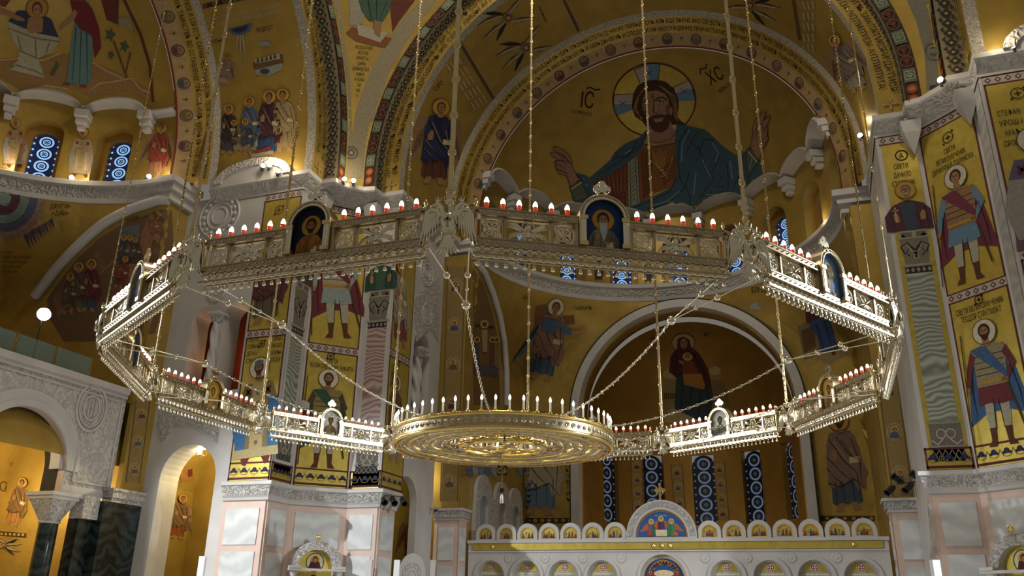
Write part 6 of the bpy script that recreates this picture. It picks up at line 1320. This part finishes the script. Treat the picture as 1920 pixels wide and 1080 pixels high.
# ================================================================ pendentives and side vault
A = newart('pend_northeast', maxlen=10); A.T = None
A.part = 'border'; A.poly('8f8468', [(626, 0), (640, 60), (652, 150), (658, 240), (660, 330), (640, 330), (637, 250), (632, 160), (618, 60), (606, 0)], 0) if False else None
A.poly('8f8468', [(638, 335), (641, 300), (640, 250), (636, 180), (626, 90), (608, 0), (636, 0), (649, 90), (658, 160), (660, 245), (661, 250), (668, 205), (690, 145), (722, 80), (760, 30), (790, 0), (818, 0), (772, 60), (732, 130), (706, 200), (692, 270), (686, 335)], 0)
A.ring('5f5a50', 658, 287, 12, 11, 3, 2); A.ell('5f5a50', 658, 287, 7.5, 7, 2); A.ell('a39a84', 658, 287, 3, layer=3, n=8)
A.part = 'throne'; A.poly('7a4a2a', [(648, 62), (660, 50), (735, 72), (722, 90), (668, 78)], 1); A.poly('a09a84', [(668, 45), (728, 62), (712, 80), (672, 66)], 2); A.poly('5f2f24', [(730, 0), (778, 0), (748, 40), (736, 60)], 1); A.poly('8f8a78', [(656, 0), (690, 0), (680, 45), (655, 48)], 1)
A.part = 'robe'; A.poly('3f5648', [(672, 0), (734, 0), (730, 20), (716, 42), (692, 38), (678, 20)], 3); folds(A, '1c2a22', [[(690, 0), (696, 38)], [(706, 0), (706, 36)], [(725, 2), (712, 36)]], 1.4); A.part = 'feet'; A.poly('8a6a4a', [(700, 38), (716, 42), (712, 70), (702, 62)], 4)
inscr(A, ['РОДОСЛОВ', 'ИСУСА', 'ХРИСТА', 'СИНА', 'ДАВИДОВА', 'АВРА', 'АМОВА', 'СИ', 'НА', '+'], 681, 92, 10, 32, -6.5) if False else None
A.part = 'lettering'; rows = ['РОДОСЛОВ', 'ИСУСА', 'ХРИСТА', 'СИНА', 'ДАВИДОВА', 'АВРА', 'АМОВА', 'СИ', 'НА', '+']
for i, r in enumerate(rows): cx_, cy_ = 682 - 1.4 * i, 92 + 10 * i; k = len(r) * 2.0; A.text(INK, r, [(cx_ - k, cy_ - k * .1), (cx_ + k, cy_ + k * .1)], -6.3, 2)
A.build('pendentive_mosaic', 'far pendentive with a green-robed seated figure, white borders and ten lines of lettering', 'mosaic')
A = newart('pend_southeast'); A.part = 'border'; A.poly('6f6a5c', [(1738, 180), (1734, 100), (1718, 40), (1700, 0), (1762, 0), (1774, 60), (1780, 130), (1782, 150)], 0); A.ring('5a564c', 1750, 97, 14, 16, 3, 2, rot=-30); A.ell('4a4640', 1750, 97, 7, 9, 2); A.poly('24304a', [(1740, 178), (1745, 160), (1768, 158), (1772, 164)], 1)
A.build('pendentive_mosaic', 'foot of the near pendentive, grey ground with a small round medallion', 'mosaic')
# scene on the side barrel
A = newart('barrel_north'); A.part = 'border'
for x0, y0, x1, y1, w, m in ((352, 18, 500, -14, 9, '3a2a1c'), (354, 26, 505, -8, 1.5, 'a08a68'), (350, 10, 495, -20, 1.5, 'a08a68')): A.line(m, [(x0, y0), (x1, y1)], w, 1)
for i in range(7): A.ring('a08a68', 365 + 19 * i, 14 - 4.1 * i, 3.5, 3.5, 1.2, 2, n=8)
A.part = 'lettering'
for i in range(2): A.text('b5ad98', ('И БЛАГОСТ ПРЕМУДРОСТ И ТИШИНА', 'НА СВА ВРЕМЕНА ВЕКОВА СВЕТУ')[i], [(366, 46 + 11 * i), (450, 28 + 11 * i), (528, 12 + 11 * i)], -7, 2)
A.text(INK, 'МУДРОСТ', [(482, 62), (514, 55)], -9, 2); A.text(INK, 'ПОКЛОЊЕЊЕ', [(391, 84), (427, 76)], -7, 2)
A.part = 'sky'; A.poly('59627a', [(427, 54), (474, 42), (470, 58), (452, 67), (434, 64)], 1); A.poly('2c3350', [(434, 55), (466, 47), (462, 57), (450, 62), (438, 60)], 2); [A.line('a9a088', [(447 + 4 * i, 66), (447 + 8 * i - 3, 100 - 4 * abs(i - 1))], [3, 1.2], 2) for i in range(3)]; A.line('a9a088', [(458, 75), (462, 122)], [2.4, .8], 2)
A.part = 'tower'; A.ell('7f8a88', 497, 86, 13, 9, 2, a0=180, a1=360); A.poly('6a4a2a', [(474, 118), (530, 102), (532, 118), (477, 130)], 1); A.poly('a09a84', [(478, 112), (524, 100), (526, 110), (480, 120)], 2); [A.poly('3a2018', [(482 + 8 * i, 118 - 2 * i), (487 + 8 * i, 117 - 2 * i), (484.5 + 8 * i, 108 - 2 * i)], 3) for i in range(5)]; A.poly('8f948a', [(477, 132), (530, 118), (530, 130), (505, 142), (480, 140)], 1); A.ell('3a4048', 497, 134, 9, 5, 2)
A.part = 'angel'; frame(A, (418, 160), (428, 100)); saint(A, 'angel', 'a08878', '8f7466', beard=None); A.T = None
A.part = 'crowd'
cr = [((402, 295), (405, 190), 'robe', '3f4638', '4a3f4a'), ((425, 290), (432, 195), 'robe', '4a4550', '3a3028'), ((448, 285), (440, 225), 'robe', '8f836a', '7a6a4c'), ((468, 282), (470, 180), 'robe', '9a9484', '4f5f74'), ((465, 290), (462, 222), 'robe', '6f6a58', '3f4a5a'), ((500, 292), (508, 168), 'robe', '2f4468', '4a2a30'), ((534, 285), (532, 165), 'robe', '8f7a54', 'a08a60')]
for f, t, k, c1, c2 in cr: frame(A, f, t); saint(A, k, c1, c2, beard=None); A.T = None
A.poly('6a2f24', [(478, 288), (508, 275), (512, 282), (485, 290)], 12); A.poly('8a8070', [(472, 292), (515, 284), (516, 290), (474, 298)], 11)
A.build('vault_mosaic', 'crowd bowing to a seated mother and child under a blue sky disc and floating church', 'mosaic')
# side conch
A = newart('conch_north'); A.T = lambda x, y: (x / 3, y / 3)
A.part = 'ground'; A.poly('8f6f42', [(0, 440), (120, 510), (250, 480), (400, 500), (520, 545), (700, 515), (860, 565), (850, 520), (740, 440), (520, 350), (380, 300), (0, 330)], 0); [A.line('b8a684', l, 2.2, 1) for l in ([(0, 340), (90, 330), (240, 340), (340, 300)], [(520, 500), (560, 470), (640, 460), (740, 440), (790, 500), (850, 525)], [(250, 480), (380, 500)], [(520, 350), (600, 400), (690, 440)])]
A.part = 'font'; A.poly('a8a48a', [(40, 110), (335, 215), (330, 240), (290, 290), (215, 330), (235, 385), (250, 440), (50, 390), (100, 340), (110, 280), (60, 200)], 2); A.poly('2f3a50', [(45, 120), (100, 60), (200, 60), (290, 110), (330, 210), (200, 185)], 3); [A.line('6a6650', l, 1.6, 4) for l in ([(50, 160), (200, 215), (335, 235)], [(110, 285), (215, 330)], [(60, 385), (90, 365), (150, 385), (200, 400), (245, 425)], [(100, 200), (120, 280)], [(200, 220), (205, 320)], [(280, 240), (260, 300)])]
A.part = 'child'; A.ell('a8863a', 210, 45, 62, 58, 4); A.ring('6a4a2a', 210, 45, 62, 58, 1.8, 5); A.ell('5a3a20', 210, 48, 30, 40, 5); A.ell('a07a5a', 210, 55, 22, 32, 6); A.poly('9a7456', [(160, 100), (200, 88), (230, 92), (245, 110), (240, 180), (170, 188), (148, 170)], 5); A.ell(INK, 202, 50, 4, layer=7, n=8); A.ell(INK, 220, 52, 4, layer=7, n=8)
A.part = 'woman'; A.poly('5f7f7c', [(400, 20), (500, 10), (525, 100), (520, 300), (515, 460), (480, 480), (375, 465), (395, 300), (420, 130)], 3); A.poly('6b2428', [(395, 0), (480, 0), (520, 50), (560, 160), (570, 270), (535, 330), (520, 200), (450, 160), (420, 120)], 4); folds(A, '33484a', [[(430, 150), (410, 460)], [(460, 170), (450, 470)], [(490, 180), (495, 465)]], 1.8, 5); A.poly('9a7456', [(330, 150), (400, 90), (420, 50), (440, 70), (420, 110), (340, 175)], 5); A.poly('9a7456', [(0, 40), (130, 100), (145, 120), (100, 115), (0, 75)], 5); A.poly('7a3024', [(360, 465), (400, 470), (395, 480), (355, 475)], 5); A.poly('7a3024', [(450, 480), (490, 480), (490, 492), (455, 490)], 5); A.poly('6b3a34', [(0, 0), (60, 0), (30, 40), (0, 30)], 4)
A.part = 'plants'
for x, y, r in ((620, 195, 34), (700, 262, 30), (625, 310, 22)): A.poly('4a5436', [(x + r * cos(k * pi / 5) * (1 if k % 2 == 0 else .5), y + r * 1.3 * sin(k * pi / 5) * (1 if k % 2 == 0 else .5)) for k in range(10)], 2)
A.line('6a4428', [(640, 230), (700, 400), (715, 440)], 4, 1); A.line('6a4428', [(735, 290), (705, 420)], 3, 1); A.poly('4f5a34', [(280, 420), (320, 340), (335, 370), (300, 430)], 2); A.poly('8f846a', [(665, 110), (720, 90), (740, 120), (755, 190), (720, 150), (680, 150)], 2); A.poly('5f3024', [(570, 0), (670, 0), (665, 140), (600, 110)], 1)
A.line('5f2a20', [(700, 0), (790, 190), (845, 370), (862, 575)], 5, 2)
A.build('conch_mosaic', 'child bathed in a pale stone font by a woman in teal and red', 'mosaic')
for i, (x, y, lab) in enumerate(((272, 5, 'round bust medallion at the frame top on the side ring'), (296, 75, 'blue-robed bust medallion on the side ring'), (309, 150, 'brown-robed bust medallion on the side ring, lowest of three'))): pass
# lower side bay: rainbow disc, lettering and hillside crowd
A = newart('bay_north'); A.part = 'disc'
for r, m in ((78, '9a8868'), (74, '8a6a60'), (62, '4f5468'), (46, '6f7f74'), (30, '56303c'), (14, '7a8a80')): A.ell(m, 8, 372, r * 1.02, r, int(8 - r / 12), n=32)
for i in range(9): a = radians(8 + 10 * i); A.ell('8a6a60', 8 + 73 * cos(a), 372 + 73 * sin(a), 6, layer=2, n=8)
A.part = 'rays'
for i in range(9):
    p = V((44 + 6 * i, 442 - 3.5 * i)); A.poly(('3f4358', '6a4a58')[i % 2], [tuple(p), (p.x + 7, p.y - 5), (p.x + 14 - .4 * i, p.y + 26 - 1.4 * i)], 1)
inscr(A, ['+ДАН+', 'ДРУГИ+'], 114, 404, 13, 40, -9); A.part = 'lettering'
for i, r in enumerate(['СЕ УЧИНИ', 'И СВИДЕ САД ВРЕМЕ БИСТ', 'АГИНЕ ИЗДАДИ КОДЈИ', 'ДОЛЕТАТЕ ДОДАТЕ', 'ЗАКОНЕДА СИМ']): A.text('5a4424', r, [(2, 474 + 9 * i), (2 + 2.6 * len(r), 476 + 9 * i)], -5, 2)
A.build('disc_mosaic', 'rainbow-ringed disc with feathered rays and dark lettering on the side gold wall', 'mosaic')
A = newart('bay_north'); A.part = 'hillside'; A.poly('6a5038', [(88, 562), (104, 538), (146, 484), (190, 444), (235, 418), (300, 394), (322, 394), (326, 470), (310, 560), (290, 625), (215, 640), (120, 640), (95, 600)], 0); A.poly('8a6248', [(262, 455), (275, 410), (288, 402), (295, 430), (285, 460), (268, 500), (225, 540)], 1); A.poly('5f6468', [(222, 470), (226, 428), (262, 420), (262, 445), (240, 480)], 1); A.poly('7a5a40', [(100, 560), (150, 500), (185, 470), (200, 500), (150, 560), (110, 600)], 1); A.line('9a7a5c', [(110, 590), (160, 540), (225, 480), (262, 440)], 2, 2)
A.part = 'crowd'; 
for f, t, c1, c2 in (((166, 585), (176, 484), '3f4c66', '6a2f34'), ((142, 585), (152, 490), '6a6250', '5f5244'), ((128, 590), (136, 510), '6a4a3c', '5f5244'), ((258, 500), (256, 445), '5a3a34', '4a4438'), ((232, 500), (236, 440), '3c4a40', '4a4454'), ((248, 500), (246, 440), '3a4438', '5a5248'), ((222, 540), (240, 480), '6a3428', '7a3a30'), ((295, 450), (286, 402), '8f6a54', '8a5a4a')): frame(A, f, t); saint(A, 'robe', c1, c2, beard=None); A.T = None
A.part = 'lettering'; A.text(INK, 'КРШТЕЊЕ', [(237, 416), (262, 410)], -6, 2); A.build('hillside_mosaic', 'brown hillside crowd scene inside the side half arch above the ring panel', 'mosaic')
# aisle and chapel figures seen through the openings
A = newart('aisle'); frame(A, (22, 985), (48, 895)); saint(A, 'robe', 'a8763a', '7a5a30', beard=None); A.T = None; A.part = 'seraph'; seraph(A, (10, 1022), 10, 30); A.T = None
A.part = 'border'; A.line('3f3018', [(0, 1000), (50, 1004)], 8, 1); [A.ell('b09040', 4 + 8 * i, 1001 + .4 * i, 2.6, layer=2, n=8) for i in range(6)]; A.part = 'foliage'; A.ring('5a3a1c', 14, 868, 8, 6, 2, 1); A.ring('5a3a1c', 6, 912, 6, 9, 2, 1)
A.build('aisle_mosaic', 'warm gold aisle mosaic with a robed figure and red seraph behind the dark column', 'mosaic')
A = newart('chapel'); A.part = 'figure'; frame(A, (330, 1010), (342, 925)); saint(A, 'angel', '8a4a1e', '7a5a3a', beard=None); A.T = None
A.part = 'tower'; A.poly('9a6a34', [(335, 880), (362, 872), (364, 900), (340, 905)], 1); A.poly('5f2f18', [(352, 880), (360, 878), (360, 892), (352, 894)], 2); frame(A, (310, 1000), (312, 935)); saint(A, 'robe', '4f5a3a', '5f6a5a', beard=None); A.T = None
A.part = 'lettering'; A.text(INK, 'РАЖДАЊЕ', [(336, 862), (360, 857)], -5, 2); A.build('chapel_mosaic', 'bright gold doorway mosaic of an angel before a small tower', 'mosaic')
A = newart('side'); A.part = 'sky'; A.poly('5f7088', [(766, 895), (800, 880), (806, 912), (766, 926)], 0); A.line('a8a48a', [(770, 915), (800, 890)], 1.5, 1); A.T = None; frame(A, (770, 1050), (773, 962)); saint(A, 'angel', '9a4a24', '8a3a24', beard=None, halo='c9c0a8'); A.T = None; inscr(A, ['СВИА+'], 778, 952, 10, 26, -5); A.build('angel_mosaic', 'red-winged angel on gold seen through the small side doorway', 'mosaic')
# carved relief on the two white jambs
def relief(nm, f, rects, roundels, lab):
    A = fart(nm, f); o, d = A.o, A.d; n = d.cross(UP); mb = MB()
    for x, y, r in roundels:
        u, z = A.at(x, y); c = o + d * u + UP * z
        for k, w in ((1, .07), (.62, .05), (.38, .04)): mb.tube([c + n * .02 + d * (r * k * cos(2 * pi * i / 36)) + UP * (r * k * sin(2 * pi * i / 36)) for i in range(37)], w, MARB, 6, False)
        for i in range(16): a = 2 * pi * i / 16; mb.sphere(c + n * .01 + d * (r * .8 * cos(a)) + UP * (r * .8 * sin(a)), r * .1, MARB, 6, 4)
    for pts in rects:
        q = [A.at(*p) for p in pts]; mb.prism(q, o + n * .0, d, UP, n * .05, MARBF)
    tag(mb.build('carved_relief'), lab, 'relief')
relief('northeast', 'jambN', [[(296, 805), (305, 745), (415, 768), (408, 832), (395, 818), (368, 800), (330, 798), (305, 830)]], [(412, 405, 1.25), (407, 547, .5)], 'white carved wreath roundel and scroll panel on the far jamb round the twin arches')
relief('northeast', 'jambE', [[(775, 560), (822, 520), (822, 640), (806, 615), (780, 640)]], [(800, 510, .8), (800, 590, .6)], 'white carved scroll relief on the narrow jamb above the single twisted column')
# ---------------------------------------------------------------- camera, lights, world
cd = bpy.data.cameras.new('camera'); cam = bpy.data.objects.new('camera', cd); COL.objects.link(cam)
cd.sensor_width = 36; cd.lens = F / 1920 * 36; cd.clip_end = 300
x = RT * cos(RO) - CU * sin(RO)
# image right axis: pixels (c*u - s*v): camera rolled by RO
rx = RT * cos(RO) - CU * sin(RO); ry = RT * sin(RO) + CU * cos(RO)
cam.matrix_world = Matrix(((rx.x, ry.x, -CF.x, CAM.x), (rx.y, ry.y, -CF.y, CAM.y), (rx.z, ry.z, -CF.z, CAM.z), (0, 0, 0, 1)))
SC.camera = cam
w = bpy.data.worlds.new('world'); SC.world = w; w.use_nodes = True
w.node_tree.nodes['Background'].inputs[0].default_value = (1, .90, .76, 1); w.node_tree.nodes['Background'].inputs[1].default_value = .17
def lamp(kind, name, loc, energy, col=(1, .9, .75), size=.3, target=None, angle=60, blend=.4):
    l = bpy.data.lights.new(name, kind); l.energy = energy; l.color = col
    if kind == 'AREA': l.size = size
    else: l.shadow_soft_size = size
    if kind == 'SPOT': l.spot_size = radians(angle); l.spot_blend = blend
    o = bpy.data.objects.new(name, l); COL.objects.link(o); o.location = loc
    if target is not None: o.rotation_euler = (V(target) - V(loc)).to_track_quat('-Z', 'Y').to_euler()
    return o
# floodlights standing in the side and west galleries, cornice uplights and warm aisle lamps
lamp('SPOT', 'flood_north_gallery', (-23.5, 5.4, 13.7), 2600, (1, .97, .93), .2, (2, 4, -9), 92, .6)
lamp('SPOT', 'flood_north_west', (-23.8, -4.3, 13.5), 20000, (.92, .97, 1), .2, (0, 11, -23), 108, .55)
lamp('SPOT', 'flood_south_east', (23.8, 4.8, 13.5), 20000, (.92, .97, 1), .2, (-8, 8.5, -26), 104, .55)
for p in UPL: lamp('POINT', 'uplight_glow', (p.x * .97, p.y * .97 - .2, p.z + .35), 45, (1, .84, .6), .1)
for x, y, z in ((-28.2, 3, 8.5), (-28.2, 9, 6.5)): lamp('POINT', 'aisle_lamp', (x, y, z), 700, (1, .78, .45), .3)
lamp('POINT', 'chapel_lamp', (-20.6, 15.2, 8.6), 900, (1, .82, .42), .2)
lamp('POINT', 'side_room_lamp', (-14.0, 20.5, 8.5), 260, (1, .85, .5), .2)
lamp('POINT', 'gallery_lamp', (-20.2, 15.4, 14), 60, (1, .45, .15), .2)
lamp('POINT', 'apse_lamp', (0, 33.5, 6), 300, (1, .8, .5), .4)
for p, e in (((-10.2, 26.5, 23.2), 60), ((9, 27.5, 23.2), 60), ((-27.5, 8.2, 23.4), 25)): lamp('POINT', 'drum_lamp', p, e, (1, .75, .42), .12)
lamp('POINT', 'dome_fill', (0, 0, 43), 12000, (1, .88, .7), 3)  # added ambient fill for the upper vaults, stands for no visible fitting
v = SC.view_settings; v.view_transform = 'Standard'; v.look = 'None'; v.exposure = 0; v.gamma = 1; v.use_curve_mapping = False
SC.cycles.max_bounces = 6; SC.cycles.sample_clamp_indirect = 4; SC.cycles.caustics_reflective = False; SC.cycles.caustics_refractive = False
